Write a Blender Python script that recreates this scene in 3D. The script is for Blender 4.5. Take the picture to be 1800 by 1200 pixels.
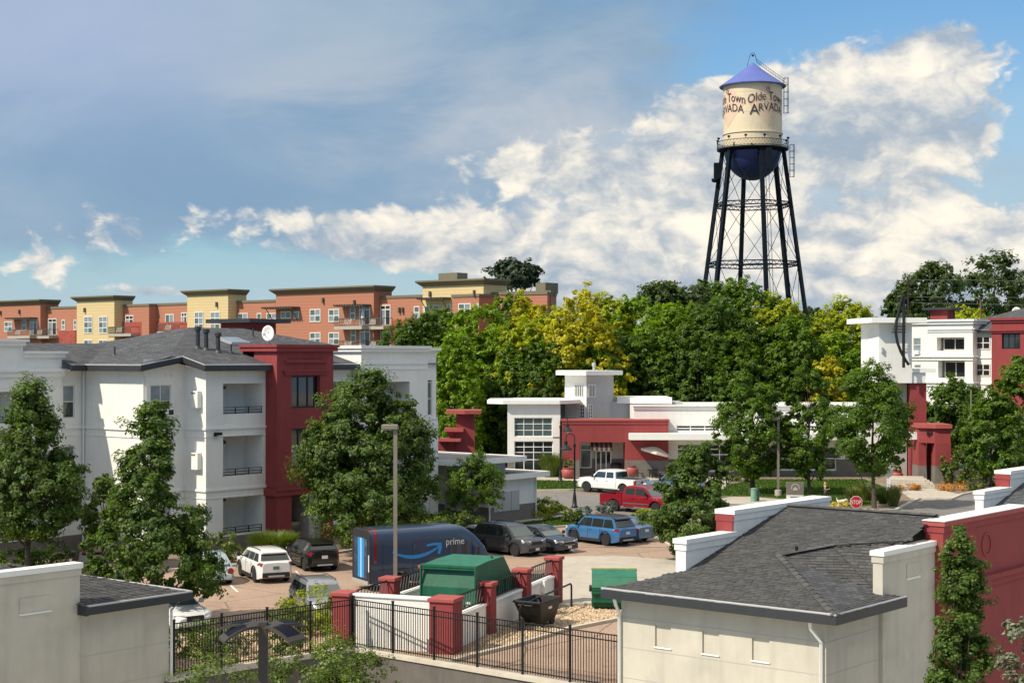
import bpy, math, random
import numpy as np
from mathutils import Vector
R = math.radians
scene = bpy.context.scene
for o in list(bpy.data.objects): bpy.data.objects.remove(o)

# ---------------------------------------------------------------- camera, sky, sun, exposure
F, H, YH, CX = 2800.0, 11.2, 625.0, 900.0          # focal length and horizon in pixels of the photograph, eye height in metres
cam = bpy.data.cameras.new('camera'); camo = bpy.data.objects.new('camera', cam)
scene.collection.objects.link(camo); scene.camera = camo
cam.lens = F/1800*36; cam.sensor_width = 36; cam.sensor_fit = 'HORIZONTAL'
cam.shift_y = (YH-600)/1800; cam.clip_start = .5; cam.clip_end = 6000
camo.location = (0, 0, H); camo.rotation_euler = (R(90), 0, 0)

SUN_DIR = Vector((-.85, -.53, 1.08)).normalized()     # towards the sun
sun = bpy.data.lights.new('sun', 'SUN'); suno = bpy.data.objects.new('sun', sun)
scene.collection.objects.link(suno)
sun.energy = 2.65; sun.angle = R(.6); sun.color = (1, .91, .76)
suno.rotation_euler = SUN_DIR.to_track_quat('Z', 'Y').to_euler(); suno.location = (-60, -40, 90)

scene.view_settings.view_transform = 'Standard'; scene.view_settings.look = 'None'
scene.view_settings.exposure = 1.0; scene.view_settings.gamma = 1
scene.view_settings.use_curve_mapping = False

world = bpy.data.worlds.new('World'); scene.world = world; world.use_nodes = True
def build_sky():
    nt = world.node_tree; N = nt.nodes; L = nt.links; N.clear()
    def new(t, **k):
        n = N.new(t)
        for a, b in k.items(): setattr(n, a, b)
        return n
    def val(s, x):
        if isinstance(x, (int, float)): s.default_value = x
        else: L.new(x, s)
    def M(op, a, b=0., c=0., clamp=False):
        n = new('ShaderNodeMath', operation=op); n.use_clamp = clamp
        val(n.inputs[0], a); val(n.inputs[1], b); val(n.inputs[2], c); return n.outputs[0]
    def sstep(x, lo, hi):
        n = new('ShaderNodeMapRange', interpolation_type='SMOOTHSTEP'); val(n.inputs[0], x)
        n.inputs[1].default_value = lo; n.inputs[2].default_value = hi; return n.outputs[0]
    def mix(f, a, b):
        n = new('ShaderNodeMix', data_type='RGBA'); val(n.inputs[0], f)
        for i, x in ((6, a), (7, b)):
            if isinstance(x, tuple): n.inputs[i].default_value = (*x, 1)
            else: L.new(x, n.inputs[i])
        return n.outputs[2]
    tc = new('ShaderNodeTexCoord'); sp = new('ShaderNodeSeparateXYZ'); L.new(tc.outputs['Generated'], sp.inputs[0])
    az = M('ARCTAN2', sp.outputs[0], sp.outputs[1]); el = M('ARCSINE', sp.outputs[2])
    def vec(sx, sy, ox=0., oy=0., oz=0.):
        c = new('ShaderNodeCombineXYZ')
        L.new(M('MULTIPLY_ADD', az, sx, ox), c.inputs[0]); L.new(M('MULTIPLY_ADD', el, sy, oy), c.inputs[1]); c.inputs[2].default_value = oz
        return c.outputs[0]
    def noise(v, scale, det=8, rough=.58, dist=0.):
        n = new('ShaderNodeTexNoise'); L.new(v, n.inputs['Vector']); n.inputs['Scale'].default_value = scale
        n.inputs['Detail'].default_value = det; n.inputs['Roughness'].default_value = rough; n.inputs['Distortion'].default_value = dist
        return n.outputs[0]
    def blob(px, py, rx, ry, amp):             # a bank of cloud in one direction of the sky, soft edge
        a = M('MULTIPLY', M('SUBTRACT', az, math.atan2(px-CX, F)), F/rx)
        b = M('MULTIPLY', M('SUBTRACT', el, math.atan2(YH-py, F)), F/ry)
        d = M('ADD', M('MULTIPLY', a, a), M('MULTIPLY', b, b))
        return M('MULTIPLY', M('EXPONENT', M('MULTIPLY', d, -1.)), amp)
    def total(lst):
        t = lst[0]
        for x in lst[1:]: t = M('ADD', t, x)
        return t
    sky = new('ShaderNodeTexSky'); sky.sky_type = 'NISHITA'; sky.sun_disc = False
    sky.sun_elevation = math.asin(SUN_DIR.z); sky.sun_rotation = math.atan2(SUN_DIR.x, SUN_DIR.y)
    sky.air_density = 1.1; sky.dust_density = .8; sky.ozone_density = 2.2
    bl = new('ShaderNodeMix', data_type='RGBA', blend_type='MULTIPLY'); bl.inputs[0].default_value = 1
    L.new(sky.outputs[0], bl.inputs[6]); bl.inputs[7].default_value = (.054, .078, .094, 1)
    base = mix(sstep(el, .085, .0), bl.outputs[2], (.34, .435, .53))
    # low cumulus banks
    w = M('MULTIPLY', M('SUBTRACT', noise(vec(16, 24, 1.7, 4.3), 1.0, 4, .6), .5), .030)      # warps the sky coordinates, so that edges curl
    def dens(ox, oy):
        def wv(sx, sy, a, b):
            c = new('ShaderNodeCombineXYZ'); L.new(M('MULTIPLY', M('ADD', M('ADD', az, w), ox+a), sx), c.inputs[0]); L.new(M('MULTIPLY', M('SUBTRACT', M('ADD', el, oy+b), w), sy), c.inputs[1]); return c.outputs[0]
        n1 = noise(wv(9, 15, .41, .09), 1.0, 10, .57)
        n2 = M('ABSOLUTE', M('MULTIPLY_ADD', noise(wv(24, 34, .1, .31), 1.0, 5, .55), 2., -1.))
        return total([M('MULTIPLY', n1, .78), M('MULTIPLY', n2, .36)])
    bias = total([blob(1540, 240, 330, 150, .29), blob(1100, 330, 310, 100, .24), blob(930, 440, 270, 46, .22), blob(1250, 490, 480, 70, .26),
                  blob(1660, 470, 240, 90, .27), blob(1530, 150, 200, 60, .16), blob(560, 388, 400, 30, .22), blob(1450, 535, 420, 40, .22), blob(70, 485, 80, 28, .22), blob(240, 512, 130, 14, .21),
                  blob(640, 432, 330, 26, .22), blob(1690, 75, 60, 55, .12), blob(980, 230, 190, 60, .08), blob(1260, 220, 150, 80, .15),
                  blob(430, 490, 380, 18, -.14), blob(1400, 10, 380, 55, -.26), blob(1800, 290, 50, 80, -.30), blob(1235, 105, 100, 40, -.14), blob(300, 140, 640, 180, -.28), blob(830, 90, 330, 110, -.20)])
    d0 = M('ADD', dens(0, 0), bias); d1 = M('ADD', dens(.010, -.011), bias)
    mask = sstep(d0, .52, .63)
    lit = M('ADD', M('MULTIPLY', M('SUBTRACT', d0, d1), 2.5), .42)
    nm = noise(vec(7, 19, 5.5, 8.1), 1.0, 8, .6)
    low = sstep(el, .085, .0)
    shade = M('SUBTRACT', M('MULTIPLY_ADD', M('SUBTRACT', nm, .5), 2.0, lit), M('MULTIPLY', low, .12), clamp=True)
    ccol = mix(sstep(shade, -.05, 1.0), (.27, .325, .39), (.78, .71, .595))
    # high grey layer that covers the left and middle of the view, with an unseen bright deck added overhead as fill light
    n3 = noise(vec(4.0, 9.5, .4, 2.2), 1.0, 8, .6, .5)
    hb = total([blob(250, 130, 700, 300, .52), blob(820, 160, 420, 230, .42), blob(150, 350, 500, 90, .28), blob(1080, 60, 200, 90, .18), blob(700, 330, 330, 70, .24),
                blob(1480, 40, 330, 80, -.25), blob(400, 520, 520, 70, -.25), M('MULTIPLY', sstep(el, .25, .6), .3)])
    hm = sstep(M('ADD', M('MULTIPLY_ADD', n3, 1.5, -.25), hb), .50, .92)
    n4 = noise(vec(4, 9, 7.7, .6), 1.0, 8, .58, .5)
    hcol = mix(sstep(n4, .3, .74), (.155, .25, .365), (.275, .35, .42))
    hcol = mix(blob(110, 60, 330, 190, .55), hcol, (.31, .36, .52))
    warm = total([blob(900, 245, 330, 110, 1.0), blob(560, 220, 160, 90, .45)])
    hcol = mix(M('MULTIPLY', warm, sstep(n4, .40, .60), clamp=True), hcol, (.43, .43, .45))
    hcol = mix(sstep(el, .28, .8), hcol, (.80, .745, .66))  # out of view overhead the layer turns pale, to lift shaded walls
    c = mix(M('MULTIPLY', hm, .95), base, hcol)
    veil = total([blob(1350, 420, 560, 170, .75), blob(1650, 200, 260, 120, .30)])
    c = mix(M('MULTIPLY', veil, sstep(n4, .2, .6), clamp=True), c, (.37, .42, .46))
    c = mix(M('MULTIPLY', mask, .94), c, ccol)
    bg = new('ShaderNodeBackground'); L.new(c, bg.inputs[0]); bg.inputs[1].default_value = .72
    out = new('ShaderNodeOutputWorld'); L.new(bg.outputs[0], out.inputs[0])
build_sky()

# ---------------------------------------------------------------- helpers
COL = scene.collection
THETA = R(39.5)
d2 = (math.sin(THETA), math.cos(THETA)); d1 = (-math.cos(THETA), math.sin(THETA))   # the site's two street directions
ROT = R(90)-THETA                                                                     # local x = d2, local y = d1
def G(x, y, z=0.):
    Y = F*(H-z)/(y-YH); return ((x-CX)/F*Y, Y, z)
def P(x, y, Y): return ((x-CX)/F*Y, Y, H-(y-YH)/F*Y)
rng = random.Random(7)

class MB:
    def __init__(s): s.v = []; s.f = []; s.mi = []; s.cm = 0
    def add(s, v, f):
        b = len(s.v); s.v += [tuple(p) for p in v]; s.f += [tuple(i+b for i in q) for q in f]; s.mi += [s.cm]*len(f); return s
    def box(s, x0, x1, y0, y1, z0, z1):
        x0, x1 = min(x0, x1), max(x0, x1); y0, y1 = min(y0, y1), max(y0, y1); z0, z1 = min(z0, z1), max(z0, z1)
        return s.add([(x0,y0,z0),(x1,y0,z0),(x1,y1,z0),(x0,y1,z0),(x0,y0,z1),(x1,y0,z1),(x1,y1,z1),(x0,y1,z1)],
                     [(0,3,2,1),(4,5,6,7),(0,1,5,4),(1,2,6,5),(2,3,7,6),(3,0,4,7)])
    def poly(s, pts): return s.add(pts, [tuple(range(len(pts)))])
    def prism(s, pts, z0, z1):
        n = len(pts); a = sum(pts[i][0]*pts[(i+1)%n][1]-pts[(i+1)%n][0]*pts[i][1] for i in range(n))
        if a < 0: pts = pts[::-1]
        return s.add([(p[0],p[1],z0) for p in pts]+[(p[0],p[1],z1) for p in pts],
                     [tuple(range(n))[::-1], tuple(range(n, 2*n))]+[(i,(i+1)%n,n+(i+1)%n,n+i) for i in range(n)])
    def extr(s, pts, v):
        n = len(pts); v = Vector(v); q = [tuple(Vector(p)+v) for p in pts]
        return s.add(list(pts)+q, [tuple(range(n))[::-1], tuple(range(n, 2*n))]+[(i,(i+1)%n,n+(i+1)%n,n+i) for i in range(n)])
    def tube(s, pts, r, n=8, sq=None):
        pts = [Vector(p) for p in pts]; rs = r if isinstance(r, (list, tuple)) else [r]*len(pts); vs = []; fs = []
        for i, p in enumerate(pts):
            t = (pts[min(i+1, len(pts)-1)]-pts[max(i-1, 0)]).normalized()
            up = Vector((0,0,1)) if abs(t.z) < .95 else Vector((1,0,0))
            a = t.cross(up).normalized(); b = a.cross(t)
            for k in range(n):
                g = 2*math.pi*(k+.5)/n; vs.append(tuple(p+(a*math.cos(g)+b*math.sin(g))*rs[i]))
        for i in range(len(pts)-1):
            for k in range(n):
                fs.append((i*n+k, i*n+(k+1)%n, (i+1)*n+(k+1)%n, (i+1)*n+k))
        fs.append(tuple(range(n))[::-1]); m = (len(pts)-1)*n; fs.append(tuple(range(m, m+n)))
        return s.add(vs, fs)
    def bar(s, a, b, w): return s.tube([a, b], w*.7071, 4)
    def lathe(s, prof, n=16, c=(0,0,0), ax='z', ring=False):
        vs = []; fs = []
        for (r, h) in prof:
            for k in range(n):
                g = 2*math.pi*k/n
                p = (r*math.cos(g), r*math.sin(g), h) if ax == 'z' else ((h, r*math.cos(g), r*math.sin(g)) if ax == 'x' else (r*math.sin(g), h, r*math.cos(g)))
                vs.append((p[0]+c[0], p[1]+c[1], p[2]+c[2]))
        for i in range(len(prof)-1):
            for k in range(n): fs.append((i*n+k, i*n+(k+1)%n, (i+1)*n+(k+1)%n, (i+1)*n+k))
        m = (len(prof)-1)*n
        if ring: fs += [(m+k, m+(k+1)%n, (k+1)%n, k) for k in range(n)]
        else: fs.append(tuple(range(n))[::-1]); fs.append(tuple(range(m, m+n)))
        return s.add(vs, fs)
    def loft(s, rings, cap=True):
        n = len(rings[0]); vs = [p for r in rings for p in r]; fs = []
        for i in range(len(rings)-1):
            for k in range(n): fs.append((i*n+k, i*n+(k+1)%n, (i+1)*n+(k+1)%n, (i+1)*n+k))
        if cap: fs.append(tuple(range(n))[::-1]); m = (len(rings)-1)*n; fs.append(tuple(range(m, m+n)))
        return s.add(vs, fs)
    def mesh(s, name, mat, smooth=None):
        me = bpy.data.meshes.new(name); me.from_pydata(s.v, [], s.f)
        for m in (mat if isinstance(mat, (list, tuple)) else [mat]): me.materials.append(m)
        if isinstance(mat, (list, tuple)): me.polygons.foreach_set('material_index', s.mi)
        if smooth:
            me.polygons.foreach_set('use_smooth', [True]*len(me.polygons)); me.set_sharp_from_angle(angle=R(smooth))
        me.update(); return me
    def build(s, name, mat, parent=None, smooth=None, label=None, kind=None, bevel=None, loc=None):
        return link(name, s.mesh(name, mat, smooth), parent, label, kind, bevel, loc)
def link(name, me, parent=None, label=None, kind=None, bevel=None, loc=None):
    o = bpy.data.objects.new(name, me); COL.objects.link(o)
    if parent: o.parent = parent
    if loc: o.location = loc
    if label: o['label'] = label
    if kind: o['kind'] = kind
    if bevel:
        b = o.modifiers.new('bevel', 'BEVEL'); b.width = bevel; b.segments = 2; b.limit_method = 'ANGLE'
    return o
def thing(name, label, cat, loc=(0,0,0), rz=0, group=None):
    o = bpy.data.objects.new(name, None); COL.objects.link(o); o.location = loc; o.rotation_euler = (0,0,rz)
    o.empty_display_size = .2
    o['label'] = label; o['category'] = cat
    if group: o['group'] = group
    return o
def tag(o, label, cat, group=None):
    o['label'] = label; o['category'] = cat
    if group: o['group'] = group
    return o
def copy_tree(o, parent=None):
    c = o.copy(); COL.objects.link(c); c.parent = parent
    for ch in o.children: copy_tree(ch, c)
    return c

# ---------------------------------------------------------------- materials
def mat(name, col, rough=.8, var=.0, vscale=3., bump=0., bscale=40., metal=0., spec=.5, col2=None, coat=0., detail=6, stretch=None):
    m = bpy.data.materials.new(name); m.use_nodes = True; nt = m.node_tree; b = nt.nodes['Principled BSDF']
    b.inputs['Base Color'].default_value = (*col, 1); b.inputs['Roughness'].default_value = rough
    b.inputs['Metallic'].default_value = metal; b.inputs['Specular IOR Level'].default_value = spec; b.inputs['Coat Weight'].default_value = coat
    b.inputs['Coat Roughness'].default_value = .05
    tc = nt.nodes.new('ShaderNodeTexCoord'); v = tc.outputs['Object']
    if stretch:
        mp = nt.nodes.new('ShaderNodeMapping'); mp.inputs['Scale'].default_value = stretch; nt.links.new(v, mp.inputs[0]); v = mp.outputs[0]
    if var or col2:
        n = nt.nodes.new('ShaderNodeTexNoise'); n.inputs['Scale'].default_value = vscale; n.inputs['Detail'].default_value = detail; n.inputs['Roughness'].default_value = .65
        nt.links.new(v, n.inputs['Vector'])
        r = nt.nodes.new('ShaderNodeValToRGB'); r.color_ramp.elements[0].position = .3; r.color_ramp.elements[1].position = .7
        c2 = col2 or tuple(min(1, c*(1+var)) for c in col)
        r.color_ramp.elements[0].color = (*[c*(1-var) for c in col], 1); r.color_ramp.elements[1].color = (*c2, 1)
        nt.links.new(n.outputs[0], r.inputs[0]); nt.links.new(r.outputs[0], b.inputs['Base Color'])
    if bump:
        n2 = nt.nodes.new('ShaderNodeTexNoise'); n2.inputs['Scale'].default_value = bscale; n2.inputs['Detail'].default_value = 4
        nt.links.new(v, n2.inputs['Vector'])
        bp = nt.nodes.new('ShaderNodeBump'); bp.inputs['Strength'].default_value = bump; bp.inputs['Distance'].default_value = .02
        nt.links.new(n2.outputs[0], bp.inputs['Height']); nt.links.new(bp.outputs[0], b.inputs['Normal'])
    return m
def stain(m, amt=.12, scale=(1.2, 1.2, .16)):
    """weather streaks running down a painted wall"""
    nt = m.node_tree; b = nt.nodes['Principled BSDF']; s = b.inputs['Base Color']
    tc = nt.nodes.new('ShaderNodeTexCoord'); mp = nt.nodes.new('ShaderNodeMapping'); mp.inputs['Scale'].default_value = scale
    nt.links.new(tc.outputs['Object'], mp.inputs[0]); n = nt.nodes.new('ShaderNodeTexNoise'); n.inputs['Scale'].default_value = 2.2; n.inputs['Detail'].default_value = 8
    nt.links.new(mp.outputs[0], n.inputs['Vector'])
    r = nt.nodes.new('ShaderNodeMapRange'); r.inputs[1].default_value = .48; r.inputs[2].default_value = .75; r.inputs[3].default_value = 1; r.inputs[4].default_value = 1-amt
    nt.links.new(n.outputs[0], r.inputs[0])
    x = nt.nodes.new('ShaderNodeMix'); x.data_type = 'RGBA'; x.blend_type = 'MULTIPLY'; x.inputs[0].default_value = 1
    if s.is_linked: nt.links.new(s.links[0].from_socket, x.inputs[6])
    else: x.inputs[6].default_value = s.default_value
    nt.links.new(r.outputs[0], x.inputs[7]); nt.links.new(x.outputs[2], s); return m
def island(m, lo=.7, hi=1.25):
    """each loose piece of the mesh gets its own slight shade of the colour"""
    nt = m.node_tree; b = nt.nodes['Principled BSDF']; s = b.inputs['Base Color']
    g = nt.nodes.new('ShaderNodeNewGeometry'); r = nt.nodes.new('ShaderNodeMapRange'); r.inputs[3].default_value = lo; r.inputs[4].default_value = hi
    nt.links.new(g.outputs['Random Per Island'], r.inputs[0])
    x = nt.nodes.new('ShaderNodeMix'); x.data_type = 'RGBA'; x.blend_type = 'MULTIPLY'; x.inputs[0].default_value = 1
    if s.is_linked: nt.links.new(s.links[0].from_socket, x.inputs[6])
    else: x.inputs[6].default_value = s.default_value
    nt.links.new(r.outputs[0], x.inputs[7]); nt.links.new(x.outputs[2], s); return m
def rows(m, axis, step, dark=.6, width=.12, bump=.4):
    """narrow horizontal joints (lap siding, brick courses) for walls too far away to build the boards"""
    nt = m.node_tree; b = nt.nodes['Principled BSDF']; s = b.inputs['Base Color']
    tc = nt.nodes.new('ShaderNodeTexCoord'); sp = nt.nodes.new('ShaderNodeSeparateXYZ'); nt.links.new(tc.outputs['Object'], sp.inputs[0])
    a = nt.nodes.new('ShaderNodeMath'); a.operation = 'MULTIPLY'; nt.links.new(sp.outputs[axis], a.inputs[0]); a.inputs[1].default_value = 1/step
    fr = nt.nodes.new('ShaderNodeMath'); fr.operation = 'FRACT'; nt.links.new(a.outputs[0], fr.inputs[0])
    lt = nt.nodes.new('ShaderNodeMapRange'); lt.inputs[1].default_value = 0; lt.inputs[2].default_value = width; lt.inputs[3].default_value = dark; lt.inputs[4].default_value = 1
    nt.links.new(fr.outputs[0], lt.inputs[0])
    x = nt.nodes.new('ShaderNodeMix'); x.data_type = 'RGBA'; x.blend_type = 'MULTIPLY'; x.inputs[0].default_value = 1
    if s.is_linked: nt.links.new(s.links[0].from_socket, x.inputs[6])
    else: x.inputs[6].default_value = s.default_value
    nt.links.new(lt.outputs[0], x.inputs[7]); nt.links.new(x.outputs[2], s)
    return m
def shingle_mat(name, c=(.075, .078, .085)):
    m = mat(name, c, .9, .25, 1.2); nt = m.node_tree; b = nt.nodes['Principled BSDF']; s = b.inputs['Base Color']
    uv = nt.nodes.new('ShaderNodeUVMap'); br = nt.nodes.new('ShaderNodeTexBrick'); nt.links.new(uv.outputs[0], br.inputs[0])
    br.inputs['Scale'].default_value = 1; br.inputs['Brick Width'].default_value = .34; br.inputs['Row Height'].default_value = .15; br.inputs['Mortar Size'].default_value = .012
    br.inputs['Color1'].default_value = (.55, .55, .55, 1); br.inputs['Color2'].default_value = (1.3, 1.3, 1.32, 1); br.inputs['Mortar'].default_value = (.35, .35, .35, 1); br.inputs['Bias'].default_value = 0
    x = nt.nodes.new('ShaderNodeMix'); x.data_type = 'RGBA'; x.blend_type = 'MULTIPLY'; x.inputs[0].default_value = 1
    nt.links.new(s.links[0].from_socket, x.inputs[6]); nt.links.new(br.outputs[0], x.inputs[7]); nt.links.new(x.outputs[2], s)
    bp = nt.nodes.new('ShaderNodeBump'); bp.inputs['Strength'].default_value = .6; bp.inputs['Distance'].default_value = .02
    nt.links.new(br.outputs[0], bp.inputs['Height']); nt.links.new(bp.outputs[0], b.inputs['Normal'])
    return m
LEAFVAR = {}
def leaf_mat(name, c, c2, trans=.32, rough=.5, var=True):
    m = bpy.data.materials.new(name); m.use_nodes = True; nt = m.node_tree; N = nt.nodes; L = nt.links; b = N['Principled BSDF']
    g = N.new('ShaderNodeNewGeometry'); r = N.new('ShaderNodeValToRGB'); L.new(g.outputs['Random Per Island'], r.inputs[0])
    r.color_ramp.elements[0].color = (*[x*.72 for x in c], 1); r.color_ramp.elements[1].color = (*c2, 1)
    e = r.color_ramp.elements.new(.55); e.color = (*c, 1)
    b.inputs['Roughness'].default_value = rough; b.inputs['Specular IOR Level'].default_value = .35
    L.new(r.outputs[0], b.inputs['Base Color'])
    t = N.new('ShaderNodeBsdfTranslucent'); mx = N.new('ShaderNodeMixShader'); mx.inputs[0].default_value = trans
    tw = N.new('ShaderNodeMix'); tw.data_type = 'RGBA'; tw.blend_type = 'MULTIPLY'; tw.inputs[0].default_value = 1; tw.inputs[7].default_value = (1.7, 1.75, .6, 1)
    L.new(r.outputs[0], tw.inputs[6]); L.new(tw.outputs[2], t.inputs[0])
    L.new(b.outputs[0], mx.inputs[1]); L.new(t.outputs[0], mx.inputs[2]); L.new(mx.outputs[0], N['Material Output'].inputs[0])
    if var:                                                         # some boughs are a little lighter or darker than others
        LEAFVAR[m.name] = [m, leaf_mat(name+'_pale', tuple(x*1.3 for x in c), tuple(x*1.25 for x in c2), trans, rough, False), leaf_mat(name+'_deep', tuple(x*.72 for x in c), tuple(x*.72 for x in c2), trans, rough, False)]
    return m
M = {}
M['white'] = stain(stain(mat('white_stucco', (.79, .775, .725), .9, .03, 1.2, .3, 50), .07), .06, (.3, .3, .5))
M['cream'] = stain(stain(mat('cream_stucco', (.53, .495, .41), .9, .07, .7, .35, 50), .12), .10, (.35, .35, .5))
M['trim'] = mat('white_trim', (.78, .77, .73), .7, .03, 2)
M['red'] = stain(mat('red_stucco', (.255, .040, .040), .85, .08, 1.1, .25, 60), .14)
M['redcap'] = mat('red_cap', (.33, .07, .06), .8, .08, 3)
M['plinth'] = mat('grey_brown_stucco', (.17, .15, .13), .9, .1, 2, .2, 60)
M['soffit'] = mat('soffit_grey', (.42, .40, .37), .9)  # one even grey for soffits, joints, balcony floors and inner walls
M['fascia'] = mat('charcoal_fascia', (.028, .030, .034), .5, .1, 3)
M['gutter'] = mat('gutter_edge', (.45, .45, .45), .4, metal=.3)
M['shingle'] = shingle_mat('charcoal_shingle')
M['tab'] = island(mat('shingle_tab', (.066, .065, .064), .95, .14, 1.5, .3, 90), .74, 1.26)
M['glass'] = mat('window_glass', (.018, .024, .028), .04, spec=.9)
M['glass2'] = mat('window_glass_green', (.07, .105, .10), .08, spec=.8)
M['curtain'] = mat('window_blind', (.21, .25, .28), .25, .2, 2, spec=.6)
M['dark'] = mat('dark_opening', (.012, .012, .014), .6)
M['door'] = mat('door_navy', (.03, .035, .045), .45)
M['iron'] = mat('black_iron', (.012, .012, .013), .45, metal=.2)
M['frame'] = mat('window_frame', (.66, .64, .58), .5)
M['brick'] = rows(mat('orange_brick', (.40, .165, .10), .9, .16, 9, stretch=(1, 1, 6)), 2, .42, .72, .2)
M['brick2'] = mat('rough_red_brick', (.31, .065, .045), .9, .35, 3.2)
M['yellow'] = rows(mat('yellow_siding', (.60, .46, .235), .8, .04, 2), 2, .42, .7, .2)
M['eave'] = mat('olive_cornice', (.155, .135, .085), .7, .06, 2)
M['bronze'] = mat('bronze_rail', (.09, .08, .065), .6)
M['slab'] = mat('balcony_slab', (.38, .35, .30), .8)
M['steel'] = mat('tower_steel', (.006, .010, .015), .7, .3, 4, spec=.12)
M['tank'] = stain(mat('tank_cream', (.66, .545, .375), .6, .05, .5), .10)
M['diamond'] = mat('tank_peach_diamond', (.63, .46, .33), .6, .04, .6)
M['tankblue'] = mat('tank_blue', (.085, .12, .37), .5, .12, .8)
M['tanknavy'] = mat('tank_navy', (.013, .026, .11), .5, .2, .8)
M['ink'] = mat('dark_lettering', (.035, .02, .025), .6)
M['bark'] = mat('bark', (.085, .065, .05), .95, .3, 8, .6, 20)
M['conc'] = stain(mat('concrete', (.43, .385, .32), .9, .12, .8, .2, 40), .15, (1, 1, 1))
M['kerb'] = mat('kerb_concrete', (.50, .45, .365), .9, .12, 1.5)
M['wallgrey'] = stain(mat('retaining_wall_grey', (.125, .11, .098), .95, .12, 1.2, .3, 40), .2)
M['pole'] = mat('bronze_pole', (.21, .18, .145), .5, .08, 3)
M['lampblack'] = mat('lamp_black', (.011, .012, .013), .4)
M['pv'] = mat('solar_panel', (.006, .008, .014), .6, spec=.1)
M['solarbody'] = mat('solar_lamp_bronze', (.055, .048, .042), .6, spec=.2)
M['green'] = stain(mat('bin_green', (.006, .098, .046), .5, .18, 1.2, .2, 12), .35, (1.5, 1.5, .4))
M['green2'] = stain(mat('bin_green_top', (.018, .15, .082), .55, .18, 1.2, .2, 12), .35, (1, 1, 1))
M['blackp'] = mat('black_plastic', (.016, .015, .016), .55, .2, 3)
M['yel'] = mat('faded_yellow_edge', (.52, .44, .20), .8, .2, 6)
M['label'] = mat('white_sticker', (.72, .70, .66), .6)
M['terra'] = mat('terracotta', (.32, .07, .055), .6, .1, 3)
M['canvas'] = mat('canvas_cream', (.70, .62, .54), .9)
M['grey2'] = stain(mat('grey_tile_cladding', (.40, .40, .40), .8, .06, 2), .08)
M['tabg'] = mat('pebble_roof', (.26, .25, .235), .95, .25, 14)
# ground
M['lot'] = None
def asphalt(name, c, crack=.5, blot=.25):
    m = mat(name, c, .92, blot, .22, .25, 60, detail=10); nt = m.node_tree; b = nt.nodes['Principled BSDF']; s = b.inputs['Base Color']
    tc = nt.nodes.new('ShaderNodeTexCoord')
    nz = nt.nodes.new('ShaderNodeTexNoise'); nz.inputs['Scale'].default_value = .6; nz.inputs['Detail'].default_value = 4; nt.links.new(tc.outputs['Object'], nz.inputs['Vector'])
    ad = nt.nodes.new('ShaderNodeMix'); ad.data_type = 'VECTOR'; ad.inputs[0].default_value = .22
    nt.links.new(tc.outputs['Object'], ad.inputs[4]); nt.links.new(nz.outputs['Color'], ad.inputs[5])
    vo = nt.nodes.new('ShaderNodeTexVoronoi'); vo.feature = 'DISTANCE_TO_EDGE'; vo.inputs['Scale'].default_value = .24; nt.links.new(ad.outputs[1], vo.inputs['Vector'])
    r = nt.nodes.new('ShaderNodeMapRange'); r.inputs[1].default_value = 0; r.inputs[2].default_value = .010; r.inputs[3].default_value = 1-crack; r.inputs[4].default_value = 1
    nt.links.new(vo.outputs['Distance'], r.inputs[0])
    gr = nt.nodes.new('ShaderNodeTexNoise'); gr.inputs['Scale'].default_value = 9; gr.inputs['Detail'].default_value = 5; nt.links.new(tc.outputs['Object'], gr.inputs['Vector'])
    r2 = nt.nodes.new('ShaderNodeMapRange'); r2.inputs[1].default_value = .3; r2.inputs[2].default_value = .7; r2.inputs[3].default_value = .8; r2.inputs[4].default_value = 1.2
    nt.links.new(gr.outputs[0], r2.inputs[0])
    sp = nt.nodes.new('ShaderNodeTexNoise'); sp.inputs['Scale'].default_value = .55; sp.inputs['Detail'].default_value = 3; sp.inputs['Roughness'].default_value = .75; nt.links.new(tc.outputs['Object'], sp.inputs['Vector'])
    r3 = nt.nodes.new('ShaderNodeMapRange'); r3.inputs[1].default_value = .60; r3.inputs[2].default_value = .70; r3.inputs[3].default_value = 1; r3.inputs[4].default_value = .62; nt.links.new(sp.outputs[0], r3.inputs[0])
    m0 = nt.nodes.new('ShaderNodeMath'); m0.operation = 'MULTIPLY'; nt.links.new(r.outputs[0], m0.inputs[0]); nt.links.new(r3.outputs[0], m0.inputs[1])
    mu = nt.nodes.new('ShaderNodeMath'); mu.operation = 'MULTIPLY'; nt.links.new(m0.outputs[0], mu.inputs[0]); nt.links.new(r2.outputs[0], mu.inputs[1])
    x = nt.nodes.new('ShaderNodeMix'); x.data_type = 'RGBA'; x.blend_type = 'MULTIPLY'; x.inputs[0].default_value = 1
    nt.links.new(s.links[0].from_socket, x.inputs[6]); nt.links.new(mu.outputs[0], x.inputs[7]); nt.links.new(x.outputs[2], s); return m
M['lot'] = asphalt('parking_asphalt', (.33, .232, .168), .65, .18)
M['road'] = asphalt('road_asphalt', (.175, .163, .15), .3, .14)
M['dirt'] = mat('soil', (.20, .155, .11), .95, .25, .6, .3, 20)
M['grass'] = mat('lawn', (.045, .095, .012), .95, .3, 1.2, .5, 60)
M['gravel'] = mat('gravel', (.40, .29, .18), .95, .3, 6, .8, 25)
M['far'] = mat('far_ground', (.075, .085, .04), .95, .3, .05)
M['stone'] = island(mat('pebble', (.50, .38, .25), .9, .1, 5), .5, 1.35)
L_OAK = leaf_mat('oak_leaf', (0.07, 0.13, 0.02), (0.17, 0.225, 0.055), .42)
L_MAPLE = leaf_mat('maple_leaf', (0.14, 0.25, 0.01), (0.27, 0.36, 0.018), .42)
L_DARK = leaf_mat('dark_leaf', (0.07, 0.135, 0.014), (0.13, 0.2, 0.026), .42)
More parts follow.
